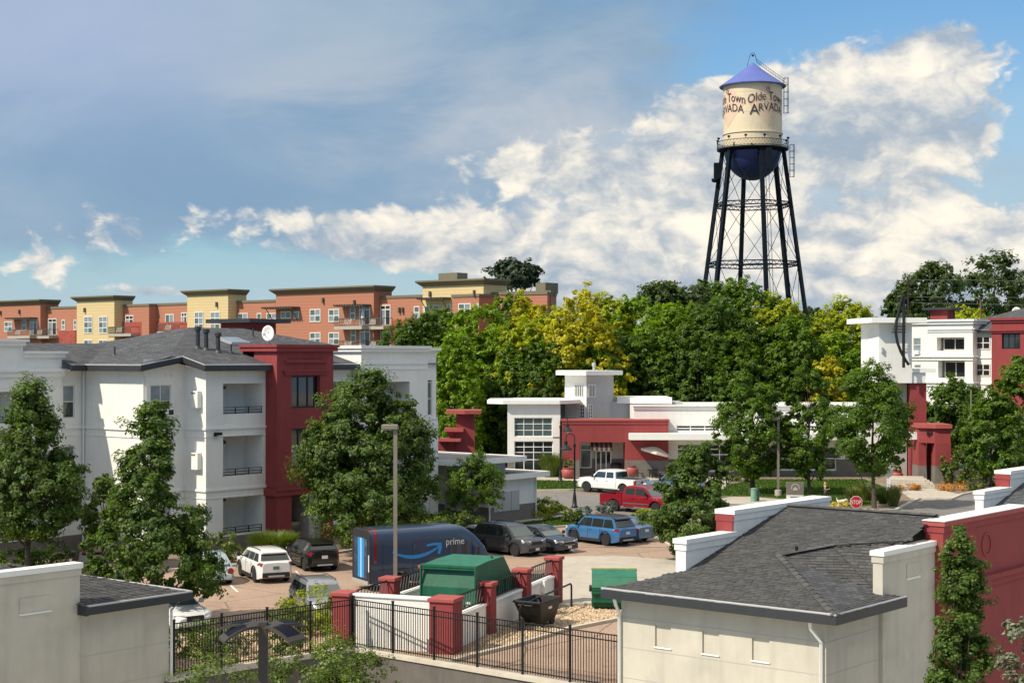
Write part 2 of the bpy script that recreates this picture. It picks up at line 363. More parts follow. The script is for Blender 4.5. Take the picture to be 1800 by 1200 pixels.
L_YEL = leaf_mat('yellow_leaf', (0.36, 0.34, 0.014), (0.54, 0.48, 0.03), .42)
L_YG = leaf_mat('yellow_green_leaf', (0.27, 0.33, 0.012), (0.42, 0.42, 0.02), .42)
L_FAR = leaf_mat('far_leaf', (0.055, 0.095, 0.02), (0.095, 0.14, 0.03), .42)
L_PINE = leaf_mat('pine_leaf', (.026, .05, .022), (.05, .08, .035), .12)
L_ASH = leaf_mat('ash_leaf', (0.082, 0.155, 0.012), (0.15, 0.23, 0.024), .42)
L_SHRUB = leaf_mat('shrub_leaf', (0.085, 0.14, 0.018), (0.2, 0.235, 0.04), .28)
L_SAGE = leaf_mat('sage_leaf', (.13, .145, .09), (.24, .24, .16), .22)
L_JUN = leaf_mat('juniper_leaf', (.10, .135, .115), (.17, .2, .18), .15)
L_GRASS = leaf_mat('grass_blade', (.05, .105, .008), (.10, .16, .015), .3)
L_TALL = leaf_mat('tall_grass', (.12, .16, .03), (.30, .28, .09), .3)
# ---------------------------------------------------------------- foliage generator
def quads_mesh(name, V, mat):
    """V: (n,4,3) array -> one mesh of loose quads"""
    n = len(V); me = bpy.data.meshes.new(name); me.vertices.add(n*4); me.vertices.foreach_set('co', V.astype(np.float32).ravel())
    me.loops.add(n*4); me.loops.foreach_set('vertex_index', np.arange(n*4, dtype=np.int32))
    me.polygons.add(n); me.polygons.foreach_set('loop_start', np.arange(0, n*4, 4, dtype=np.int32)); me.polygons.foreach_set('loop_total', np.full(n, 4, dtype=np.int32))
    me.materials.append(mat); me.update(calc_edges=True); return me
def nrm(a): return a/np.maximum(np.linalg.norm(a, axis=-1, keepdims=True), 1e-6)
def leaves(C, N, size, rs, wid=.6):
    n = len(C); t = nrm(np.cross(N, rs.normal(size=(n, 3)))); b = np.cross(N, t)
    s = size*rs.uniform(.65, 1.35, (n, 1)); a = t*s*.5; w = b*s*wid*.5; fold = N*s*.12
    return np.stack([C-a, C+w+fold, C+a, C-w+fold], 1)
def envelope(prof, t): return np.interp(t, [p[0] for p in prof], [p[1] for p in prof])
def clump_points(prof, z0, z1, R0, nc, rs, lump=.22, inner=.45, sq=(1, 1)):
    out = []; ph = rs.uniform(0, 6.28, 6)
    mx = max(p[1] for p in prof)
    while len(out) < nc:
        t = rs.uniform(0, 1); r = envelope(prof, t)
        if rs.uniform() > (r/mx)**1.0+.08: continue
        a = rs.uniform(0, 6.2832)
        k = 1+lump*(math.sin(2*a+ph[0]+4*t)+.7*math.sin(3*a+ph[1]-7*t)+.5*math.sin(5*a+ph[2]+11*t))/1.6
        q = inner+(1-inner)*rs.uniform()**.6
        out.append((R0*r*k*q*math.cos(a)*sq[0], R0*r*k*q*math.sin(a)*sq[1], z0+(z1-z0)*t+rs.normal()*.02*(z1-z0)))
    return np.array(out)
def crown(name, prof, z0, z1, R0, nc, per, leaf, seed, mat, cr=.2, tall=1.0, lump=.22, inner=.45, wid=.6, sq=(1, 1), up=.35, ns=7, rnd=.34):
    """leaves gather in sprays, sprays in boughs, boughs in the crown's outline"""
    rs = np.random.RandomState(seed); C = clump_points(prof, z0, z1, R0*.86, nc, rs, lump, inner, sq)
    rad = R0*cr*rs.uniform(.6, 1.35, nc); q = max(4, per//ns)
    ds = nrm(rs.normal(size=(nc, ns, 3))+np.array([0, 0, .25])); sub = ds*rs.uniform(.35, 1., (nc, ns, 1)); sub[..., 2] *= tall
    d = nrm(rs.normal(size=(nc, ns, q, 3))); off = d*rs.uniform(0, 1, (nc, ns, q, 1))**.5*.46*rs.uniform(.7, 1.3, (nc, ns, 1, 1)); off[..., 2] *= .8
    pos = C[:, None, None, :]+(sub[:, :, None, :]+off)*rad[:, None, None, None]
    ax = np.zeros_like(C); ax[:, 2] = (z0+z1)/2-(z1-z0)*.1
    outw = nrm(C-ax)
    nn = nrm(d*.5+ds[:, :, None, :]*.6+outw[:, None, None, :]*.45+np.array([0, 0, up])+rs.normal(size=pos.shape)*rnd)
    V = leaves(pos.reshape(-1, 3), nn.reshape(-1, 3), leaf, rs, wid)
    me = quads_mesh(name, V, mat)
    if mat.name in LEAFVAR:
        for m in LEAFVAR[mat.name][1:]: me.materials.append(m)
        me.polygons.foreach_set('material_index', np.repeat(rs.choice([0, 0, 0, 1, 2], nc*ns), q).astype(np.int32))
    return me, C
def trunk_mesh(name, z0, z1, r, C, seed, nl=9, split=.35, stems=1, mat=None):
    rs = np.random.RandomState(seed+99); mb = MB()
    for s in range(stems):
        a = 6.28*s/max(stems, 1)+rs.uniform(); sp = .0 if stems == 1 else (z1-z0)*.22
        ph = rs.uniform(0, 6, 2)
        pts = [(sp*k*math.cos(a)+.25*r*math.sin(ph[0]+6*k)*2, sp*k*math.sin(a)+.25*r*math.cos(ph[1]+5*k)*2, z0+(z1-z0)*k*.92) for k in np.linspace(0, 1, 7)]
        mb.tube(pts, [r*(1.25 if k == 0 else 1)*(1-.82*k/6)/(1 if stems == 1 else 1.6) for k in range(7)], 7)
    idx = rs.choice(len(C), min(nl, len(C)), replace=False)
    for i in idx:
        c = C[i]; zb = z0+(max(c[2], z0+.3)-z0)*rs.uniform(split, .7)
        m = (c[0]*.45, c[1]*.45, (zb+c[2])/2-.05*(z1-z0)); mb.tube([(0, 0, zb), m, tuple(c)], [r*.42, r*.28, r*.08], 5)
    return mb.mesh(name, mat or M['bark'], 60)
OVAL = [(0,.35),(.12,.75),(.3,1),(.5,.98),(.7,.78),(.85,.5),(1,.12)]
CONE = [(0,.5),(.12,.9),(.28,1),(.5,.78),(.7,.5),(.85,.3),(1,.06)]
ROUND = [(0,.5),(.15,.85),(.4,1),(.65,.92),(.85,.62),(1,.2)]
COLUMN = [(0,.6),(.15,.9),(.35,1),(.55,.85),(.75,.62),(.9,.4),(1,.1)]
FLAME = [(0,.45),(.15,.85),(.35,1),(.6,.95),(.8,.72),(.93,.4),(1,.12)]
def tree(name, label, loc, z0, z1, R0, mat, prof=OVAL, nc=120, per=160, leaf=.2, seed=1, tr=.16, cat='tree', group=None, stems=1, **k):
    t = thing(name, label, cat, loc, 0, group)
    me, C = crown('crown', prof, z0, z1, R0, nc, per, leaf, seed, mat, **k); link('crown', me, t)
    link('trunk', trunk_mesh('trunk', 0, z1*.85, tr, C, seed, stems=stems), t); return t
def shrub(name, label, loc, h, R0, mat, nc=30, per=70, leaf=.12, seed=1, group=None, sq=(1, 1), prof=ROUND, **k):
    t = thing(name, label, 'shrub', loc, 0, group)
    me, C = crown('foliage', prof, .08, h, R0, nc, per, leaf, seed, mat, sq=sq, **k); link('foliage', me, t)
    rs = np.random.RandomState(seed); mb = MB()
    for i in range(5):
        c = C[rs.randint(len(C))]; mb.tube([(c[0]*.15, c[1]*.15, 0), (c[0]*.6, c[1]*.6, c[2]*.6), tuple(c)], [.03, .02, .008], 4)
    mb.build('stem', M['bark'], t); return t
def blades(n, h, r, mat, seed, name='blade_clump', arch=.5):
    rs = np.random.RandomState(seed); a = rs.uniform(0, 6.283, n); q = rs.uniform(0, 1, n)**.7; hh = h*rs.uniform(.6, 1.05, n)
    b = np.stack([np.cos(a)*r*.3*q, np.sin(a)*r*.3*q, np.zeros(n)], 1); tip = np.stack([np.cos(a)*r*(.3+arch*q), np.sin(a)*r*(.3+arch*q), hh], 1)
    side = nrm(np.stack([-np.sin(a), np.cos(a), np.zeros(n)], 1))*.018; mid = (b+tip)/2+np.array([0, 0, 1])*hh[:, None]*.16
    return quads_mesh(name, np.concatenate([np.stack([b-side, b+side, mid+side, mid-side], 1), np.stack([mid-side, mid+side, tip+side*.2, tip-side*.2], 1)]), mat)

# ---------------------------------------------------------------- ground
K = G(297, 1193)[:2]; CN = G(620, 1140)[:2]; A = (3.63, 52.9); B = (9.48, 48.08)
def add2(p, a, u, b=0, v=(0, 0)): return (p[0]+a*u[0]+b*v[0], p[1]+a*u[1]+b*v[1])
def struct(name, mb, m, kind='structure', **k): return mb.build(name, m, kind=kind, **k)
def smooth(t): t = min(1, max(0, t)); return t*t*(3-2*t)
def hz(X, Y):
    a = smooth((Y-163)/75.)*(1-smooth((X-22)/35.))*7.0
    b = smooth((Y-175)/70.)*1.6
    c = smooth((Y-225)/60.)*2.2*(1-smooth((X-40)/40.))
    return a+b*smooth((X-22)/35.)+c
lower = MB(); lower.poly([(-500, -80, -3.5), (500, -80, -3.5), (500, 140, -3.5), (-500, 140, -3.5)])
struct('lower_ground', lower, M['conc'])
near = MB(); near.poly([(x, y, 0) for x, y in [(-260, 30), add2(K, -27, d2), K, CN, A, B, add2(B, 75, d2), (260, 105), (260, 163), (-260, 163)]])
struct('ground', near, M['dirt'])
ter = MB(); xs = np.concatenate([np.linspace(-1500, -270, 12), np.linspace(-260, 260, 53), np.linspace(270, 1500, 12)]); ys = np.concatenate([np.linspace(163, 340, 36), np.linspace(380, 3000, 16)])
vs = [(x, y, hz(x, y)) for y in ys for x in xs]; nx = len(xs)
ter.add(vs, [(j*nx+i, j*nx+i+1, (j+1)*nx+i+1, (j+1)*nx+i) for j in range(len(ys)-1) for i in range(nx-1)])
struct('hillside', ter, M['far'], smooth=60)
def sheet(name, px, z, m, kind='structure'):
    mb = MB(); pts = [G(x, y)[:2] for x, y in px]
    a = sum(pts[i][0]*pts[(i+1)%len(pts)][1]-pts[(i+1)%len(pts)][0]*pts[i][1] for i in range(len(pts)))
    if a < 0: pts = pts[::-1]
    mb.poly([(p[0], p[1], z) for p in pts]); return struct(name, mb, m, kind)
def kerb(name, px, w=.18, h=.13, z0=0.0, close=False, m=None):
    pts = [Vector((*G(x, y)[:2], 0)) for x, y in px]; mb = MB()
    ring = []
    for i, p in enumerate(pts):
        t = (pts[min(i+1, len(pts)-1)]-pts[max(i-1, 0)]).normalized(); n = Vector((-t.y, t.x, 0))*w/2
        ring.append([tuple(p-n+Vector((0,0,z0))), tuple(p+n+Vector((0,0,z0))), tuple(p+n+Vector((0,0,z0+h))), tuple(p-n+Vector((0,0,z0+h)))])
    mb.loft(ring); return struct(name, mb, m or M['kerb'])
sheet('parking_lot', [(300, 1128), (470, 1100), (590, 1078), (640, 1060), (810, 1025), (985, 995), (985, 1060), (880, 1110), (660, 1143), (880, 1180), (1095, 1215), (1150, 1060), (1230, 1000), (1215, 955), (1130, 938), (1010, 925), (820, 945), (700, 955), (520, 985), (380, 998), (200, 1010), (-500, 1060), (-500, 1200), (200, 1165)], .004, M['lot'])
sheet('road', [(700, 872), (900, 866), (1000, 864), (1100, 873), (1250, 880), (1480, 893), (1620, 878), (1800, 852), (2100, 838), (2300, 880), (1950, 960), (1700, 990), (1500, 960), (1380, 925), (1250, 912), (1150, 906), (1000, 902), (850, 908), (700, 915)], .006, M['road'])
sheet('concrete_pad', [(985, 978), (1080, 976), (1200, 985), (1240, 1000), (1190, 1030), (1060, 1068), (980, 1075), (955, 1050)], .010, M['conc'])
sheet('gravel_bed', [(640, 1142), (760, 1150), (812, 1150), (880, 1095), (985, 1066), (1062, 1062), (1200, 1040), (1200, 1066), (1000, 1106), (900, 1136), (815, 1158), (785, 1165), (700, 1152)], .014, M['gravel'])
sheet('shrub_bed', [(297, 1190), (300, 1130), (470, 1102), (590, 1080), (600, 1120), (618, 1138)], .014, M['gravel'])
kerb('bed_kerb', [(300, 1129), (470, 1101), (590, 1079)])
kerb('gravel_kerb', [(787, 1166), (830, 1154), (900, 1137), (1000, 1107), (1200, 1067)], .22)
kerb('pad_kerb', [(985, 1066), (1062, 1063), (1200, 1042), (1235, 1006), (1262, 995)], .2)
sheet('apartment_bed', [(-200, 1048), (200, 1009), (380, 997), (520, 984), (700, 954), (820, 944), (860, 930), (700, 925), (480, 940), (330, 955), (-200, 990)], .012, M['dirt'])
kerb('apartment_kerb', [(-200, 1049), (200, 1010), (380, 998), (520, 985), (700, 955), (820, 945)], .2)
sheet('courtyard_lawn', [(880, 933), (1010, 924), (1130, 937), (1150, 907), (1000, 903), (850, 909), (780, 925)], .012, M['grass'])
kerb('courtyard_kerb', [(880, 934), (1010, 925), (1130, 938), (1215, 956)], .2)
sheet('walkway', [(770, 934), (870, 916), (1000, 903.6), (1010, 906), (905, 920), (830, 935)], .018, M['conc'])
sheet('clubhouse_lawn', [(860, 862), (1000, 860), (1050, 858), (1060, 846), (930, 843)], .012, M['grass'])
kerb('road_kerb', [(860, 864), (1000, 862), (1060, 860), (1120, 868), (1260, 876)], .22)
sheet('plaza', [(880, 843), (1060, 846), (1060, 858), (1120, 866), (1270, 862), (1290, 838), (1150, 833), (880, 834)], .016, M['conc'])
sheet('park_lawn', [(1262, 872), (1275, 852), (1330, 842), (1520, 842), (1570, 862), (1530, 890), (1480, 892), (1400, 878), (1320, 872)], .012, M['grass'])
sheet('sidewalk', [(1240, 872), (1262, 873), (1320, 873), (1400, 880), (1400, 888), (1330, 888), (1240, 882)], .018, M['conc'])
sheet('corner_bed', [(1480, 893), (1530, 889), (1570, 864), (1598, 866), (1600, 882), (1560, 897), (1500, 899)], .020, M['dirt'])
kerb('corner_kerb', [(1400, 889), (1480, 894.5), (1530, 900), (1575, 897), (1602, 883), (1618, 876)], .25)
sheet('entrance_apron', [(1580, 862), (1640, 858), (1688, 869), (1672, 877), (1600, 876)], .022, M['conc'])
kerb('right_kerb', [(1600, 877), (1672, 878), (1690, 870), (1730, 862), (1800, 848), (1900, 836)], .25)
sheet('right_bed', [(1600, 830), (1660, 850), (1690, 868), (1730, 860), (1800, 846), (1900, 834), (1900, 800), (1640, 805)], .012, M['dirt'])
sheet('far_lawn', [(1660, 822), (1760, 822), (1760, 808), (1640, 808)], .018, M['grass'])
# retaining wall under the fence, with its pale coping
mb = MB(); pts = [add2(K, -.2, d2), CN, add2(A, .1, d1)]
def offs(p, q, w):
    t = Vector((q[0]-p[0], q[1]-p[1], 0)).normalized(); return Vector((t.y, -t.x, 0))*w
n0 = offs(pts[0], pts[1], 1); n1 = offs(pts[1], pts[2], 1); nm = (n0+n1).normalized()
def wallring(w0, w1, z0, z1):
    rg = []
    for p, n in ((pts[0], n0), (pts[1], nm), (pts[2], n1)):
        p = Vector((*p, 0)); rg.append([tuple(p+n*w0+Vector((0,0,z0))), tuple(p+n*w1+Vector((0,0,z0))), tuple(p+n*w1+Vector((0,0,z1))), tuple(p+n*w0+Vector((0,0,z1)))])
    return rg
rw = thing('retaining_wall', 'grey retaining wall under the iron picket fence', 'wall', (0, 0, -3.5))
mb.loft(wallring(-.15, .28, 0, 3.46)); mb.build('wall_face', M['wallgrey'], rw)
mb = MB(); mb.loft(wallring(-.2, .36, 3.465, 3.60)); mb.build('coping', M['kerb'], rw)
# gravel stones and grass
def scatter(name, px, n, seed, lo, hi, m, z=.015):
    rs = np.random.RandomState(seed); pts = np.array([G(x, y)[:2] for x, y in px]); out = []
    x0, y0 = pts.min(0); x1, y1 = pts.max(0)
    def inside(p):
        c = False; j = len(pts)-1
        for i in range(len(pts)):
            if (pts[i][1] > p[1]) != (pts[j][1] > p[1]) and p[0] < (pts[j][0]-pts[i][0])*(p[1]-pts[i][1])/(pts[j][1]-pts[i][1])+pts[i][0]: c = not c
            j = i
        return c
    while len(out) < n:
        p = (rs.uniform(x0, x1), rs.uniform(y0, y1))
        if inside(p): out.append(p)
    return np.array(out), rs
def stones(name, px, n, seed, lo, hi):
    Pn, rs = scatter(name, px, n, seed, lo, hi, None); mb = MB()
    for p in Pn:
        s = rs.uniform(lo, hi); a = rs.uniform(0, 6.28); c, sn = math.cos(a), math.sin(a); zz = s*rs.uniform(.35, .6)
        q = [(c*s, sn*s), (-sn*s*.8, c*s*.8), (-c*s, -sn*s), (sn*s*.7, -c*s*.7)]
        mb.add([(p[0]+u, p[1]+v, .014) for u, v in q]+[(p[0]+u*.5, p[1]+v*.5, .014+zz) for u, v in q], [(0,1,5,4),(1,2,6,5),(2,3,7,6),(3,0,4,7),(4,5,6,7)])
    o = mb.build(name, M['stone'], kind='stuff'); tag(o, 'loose tan landscaping stones on the gravel ground', 'stones')
    return o
o = stones('gravel_stones', [(815, 1150), (880, 1096), (985, 1068), (1062, 1064), (1130, 1052), (1100, 1080), (1000, 1104), (900, 1132), (790, 1160)], 4200, 3, .04, .10); o['label'] = 'tan landscaping stones beside the black tilt cart and green dumpster'
o = stones('bed_stones', [(300, 1186), (302, 1132), (470, 1104), (588, 1082), (600, 1122), (612, 1136)], 3000, 4, .04, .10); o['label'] = 'tan stones under the shrubs behind the left picket fence'
def grass(name, px, n, seed, h, label):
    Pn, rs = scatter(name, px, n, seed, 0, 0, None); n = len(Pn); a = rs.uniform(0, 6.28, n); hh = h*rs.uniform(.6, 1.3, n)
    b = np.c_[Pn, np.full(n, .012)]; s = np.c_[np.cos(a), np.sin(a), np.zeros(n)]*.05; tip = b+np.c_[rs.normal(size=(n, 2))*.03, hh]
    o = link(name, quads_mesh(name, np.stack([b-s, b+s, tip+s*.3, tip-s*.3], 1), L_GRASS), kind='stuff'); tag(o, label, 'grass')
grass('courtyard_grass', [(880, 932), (1008, 924), (1128, 936), (1148, 908), (1010, 906), (905, 921)], 9000, 5, .09, 'mown green lawn behind the parked blue cars')
grass('roadside_grass', [(862, 861), (1000, 859), (1050, 857), (1060, 847), (932, 844)], 7000, 6, .09, 'mown green lawn strip in front of the clubhouse windows')
grass('park_grass', [(1262, 871), (1276, 853), (1330, 843), (1520, 843), (1568, 862), (1530, 888), (1480, 891), (1400, 877), (1320, 871)], 16000, 7, .1, 'shaded green lawn under the trees before the clubhouse')
# parking stall lines
for i, (a, b) in enumerate([((405, 1028), (418, 1040)), ((340, 1020), (352, 1034)), ((520, 1003), (528, 1012)), ((1140, 938), (1188, 962)), ((1000, 962), (1010, 970))]):
    mb = MB(); p = Vector((*G(*a)[:2], .009)); q = Vector((*G(*b)[:2], .009)); t = (q-p).normalized(); n = Vector((-t.y, t.x, 0))*.05
    mb.poly([tuple(p-n), tuple(p+n), tuple(q+n), tuple(q-n)]); struct('stall_line', mb, M['label'])
# ---------------------------------------------------------------- facade tools
class Face:
    """a wall plane in a thing's local frame: u to the right as seen from outside, d outwards, z up"""
    def __init__(s, ox, oy, ux): s.o = (ox, oy); s.u = ux; s.n = (ux[1], -ux[0])
    def pt(s, u, d, z): return (s.o[0]+s.u[0]*u+s.n[0]*d, s.o[1]+s.u[1]*u+s.n[1]*d, z)
    def box(s, mb, u0, u1, dd0, dd1, z0, z1):
        q = [s.pt(u, d, z) for z in (z0, z1) for u, d in ((u0, dd0), (u1, dd0), (u1, dd1), (u0, dd1))]
        f = [(0,1,2,3),(4,7,6,5),(0,4,5,1),(1,5,6,2),(2,6,7,3),(3,7,4,0)]
        mb.add(q, f); return mb
    def wall(s, mb, u0, u1, z0, z1, holes=(), depth=.2, d=0., back=None):
        us = sorted({u0, u1, *[v for h in holes for v in h[:2] if u0 < v < u1]}); zs = sorted({z0, z1, *[v for h in holes for v in h[2:4] if z0 < v < z1]})
        for i in range(len(us)-1):
            for j in range(len(zs)-1):
                um, zm = (us[i]+us[i+1])/2, (zs[j]+zs[j+1])/2
                if any(h[0] < um < h[1] and h[2] < zm < h[3] for h in holes): continue
                mb.poly([s.pt(us[i], d, zs[j]), s.pt(us[i+1], d, zs[j]), s.pt(us[i+1], d, zs[j+1]), s.pt(us[i], d, zs[j+1])])
        for h in holes:
            a, b, c, e = h[:4]; dp = h[4] if len(h) > 4 else depth
            p = [(a, c), (b, c), (b, e), (a, e)]
            for k in range(4):
                q, r = p[k], p[(k+1)%4]
                mb.poly([s.pt(q[0], d, q[1]), s.pt(q[0], d-dp, q[1]), s.pt(r[0], d-dp, r[1]), s.pt(r[0], d, r[1])])
        return mb
    def window(s, parent, u0, u1, z0, z1, nx=2, nz=2, d=-.1, fw=.06, fm=None, gm=None, panes=True, name='window', sill=False, zsplit=None, mixg=None):
        mb = MB(); s.box(mb, u0, u1, d-.05, d+.05, z0, z0+fw); s.box(mb, u0, u1, d-.05, d+.05, z1-fw, z1)
        s.box(mb, u0, u0+fw, d-.05, d+.047, z0+fw, z1-fw); s.box(mb, u1-fw, u1, d-.05, d+.047, z0+fw, z1-fw)
        us = [u0+(u1-u0)*i/nx for i in range(nx+1)]; zs = zsplit or [z0+(z1-z0)*i/nz for i in range(nz+1)]
        for u in us[1:-1]: s.box(mb, u-fw/2, u+fw/2, d-.05, d+.044, z0+fw, z1-fw)
        for z in zs[1:-1]: s.box(mb, u0+fw, u1-fw, d-.05, d+.041, z-fw/2, z+fw/2)
        if sill: s.box(mb, u0-.06, u1+.06, d-.05, .06, z0-.09, z0-.003)
        w = mb.build(name, fm or M['frame'], parent)
        if panes:
            for i in range(len(us)-1):
                for j in range(len(zs)-1):
                    g = (mixg(i, j) if mixg else None) or gm or M['glass']
                    pb = MB(); s.box(pb, us[i]+.01, us[i+1]-.01, d-.03, d, zs[j]+.01, zs[j+1]-.01); pb.build('pane', g, w)
        else:
            pb = MB(); s.box(pb, u0+.01, u1-.01, d-.03, d, z0+.01, z1-.01); pb.build('pane', gm or M['glass'], w)
        return w
    def band(s, parent, u0, u1, z, h, proud, m, name='moulding', ext=0.):
        mb = MB(); s.box(mb, u0-ext, u1+ext, -.05, proud, z-h/2, z+h/2); return mb.build(name, m, parent)
def uvroof(name, polys, m, parent, label=None, th=.0):
    """roof planes with a UV map in metres: u along the eave, v up the slope"""
    mb = MB(); uvs = []
    for p in polys:
        mb.poly(p); a, b = Vector(p[0]), Vector(p[1]); n = (b-a).cross(Vector(p[2])-a).normalized()
        up = Vector((0,0,1))-n*n.z; up = up.normalized() if up.length > 1e-4 else Vector((0,1,0)); hh = up.cross(n)
        for q in p: uvs += [Vector(q).dot(hh), Vector(q).dot(up)]
    me = mb.mesh(name, m); l = me.uv_layers.new(name='UVMap'); l.data.foreach_set('uv', uvs)
    return link(name, me, parent, label)
def fascia(parent, pts, h=.28, w=.05, m=None, name='fascia', gut=True):
    mb = MB(); rg = []
    for i, p in enumerate(pts):
        p = Vector(p); t = Vector(pts[min(i+1, len(pts)-1)])-Vector(pts[max(i-1, 0)]); t.z = 0; t.normalize(); n = Vector((t.y, -t.x, 0))*w
        rg.append([tuple(p-n-Vector((0,0,h))), tuple(p+n-Vector((0,0,h))), tuple(p+n), tuple(p-n)])
    mb.loft(rg); o = mb.build(name, m or M['fascia'], parent)
    if gut:
        g = MB(); g.tube([(p[0], p[1], p[2]+.02) for p in pts], .045, 6); g.build('gutter_lip', M['gutter'], parent)
    return o
def tabs(name, quad_uv, org, U, V, nml, mask, parent, row=.13, wid=.30, seed=1):
    """real shingle tabs laid in courses over a roof plane, as one part"""
    rs = np.random.RandomState(seed); vs = []; u0, u1, v0, v1 = quad_uv; U, V, nml, org = Vector(U), Vector(V), Vector(nml), Vector(org)
    j = 0; v = v0
    while v < v1:
        u = u0-wid*rs.uniform(0, 1)
        while u < u1:
            w = wid*rs.uniform(.55, 1.3)
            if mask(u+w/2, v+row/2):
                lift = rs.uniform(.012, .03)
                a = org+U*(u+.006)+V*v+nml*lift; b = org+U*(u+w-.006)+V*v+nml*lift; c = org+U*(u+w-.006)+V*(v+row*1.02)+nml*.006; d = org+U*(u+.006)+V*(v+row*1.02)+nml*.006
                vs.append([a, b, c, d]); lo = nml*(.004-lift)
                vs.append([a+lo, b+lo, b, a])
            u += w
        v += row; j += 1
    return link(name, quads_mesh(name, np.array([[tuple(p) for p in q] for q in vs]), M['tab']), parent, kind='stuff')
def tabs_poly(poly, parent, seed, row=.13):
    a = Vector(poly[0]); n = (Vector(poly[1])-a).cross(Vector(poly[2])-a).normalized()
    if n.z < 0: n = -n
    V = (Vector((0, 0, 1))-n*n.z).normalized(); U = V.cross(n); q = [((Vector(p)-a).dot(U), (Vector(p)-a).dot(V)) for p in poly]; m = len(q); cx_, cy_ = sum(p[0] for p in q)/m, sum(p[1] for p in q)/m
    q = [(p[0]+(p[0]-cx_)/max(.1, math.hypot(p[0]-cx_, p[1]-cy_))*.13, p[1]+(p[1]-cy_)/max(.1, math.hypot(p[0]-cx_, p[1]-cy_))*.07) for p in q]
    def ins(x, y):
        c = False; j = m-1
        for i in range(m):
            if (q[i][1] > y) != (q[j][1] > y) and x < (q[j][0]-q[i][0])*(y-q[i][1])/(q[j][1]-q[i][1])+q[i][0]: c = not c
            j = i
        return c
    us = [p[0] for p in q]; vs = [p[1] for p in q]
    return tabs('shingle_courses', (min(us), max(us), min(vs), max(vs)), a, U, V, n, ins, parent, row=row, seed=seed)
def downspout(parent, pts, r=.05, m=None): mb = MB(); mb.tube(pts, r, 6); return mb.build('downspout', m or M['trim'], parent, 50)

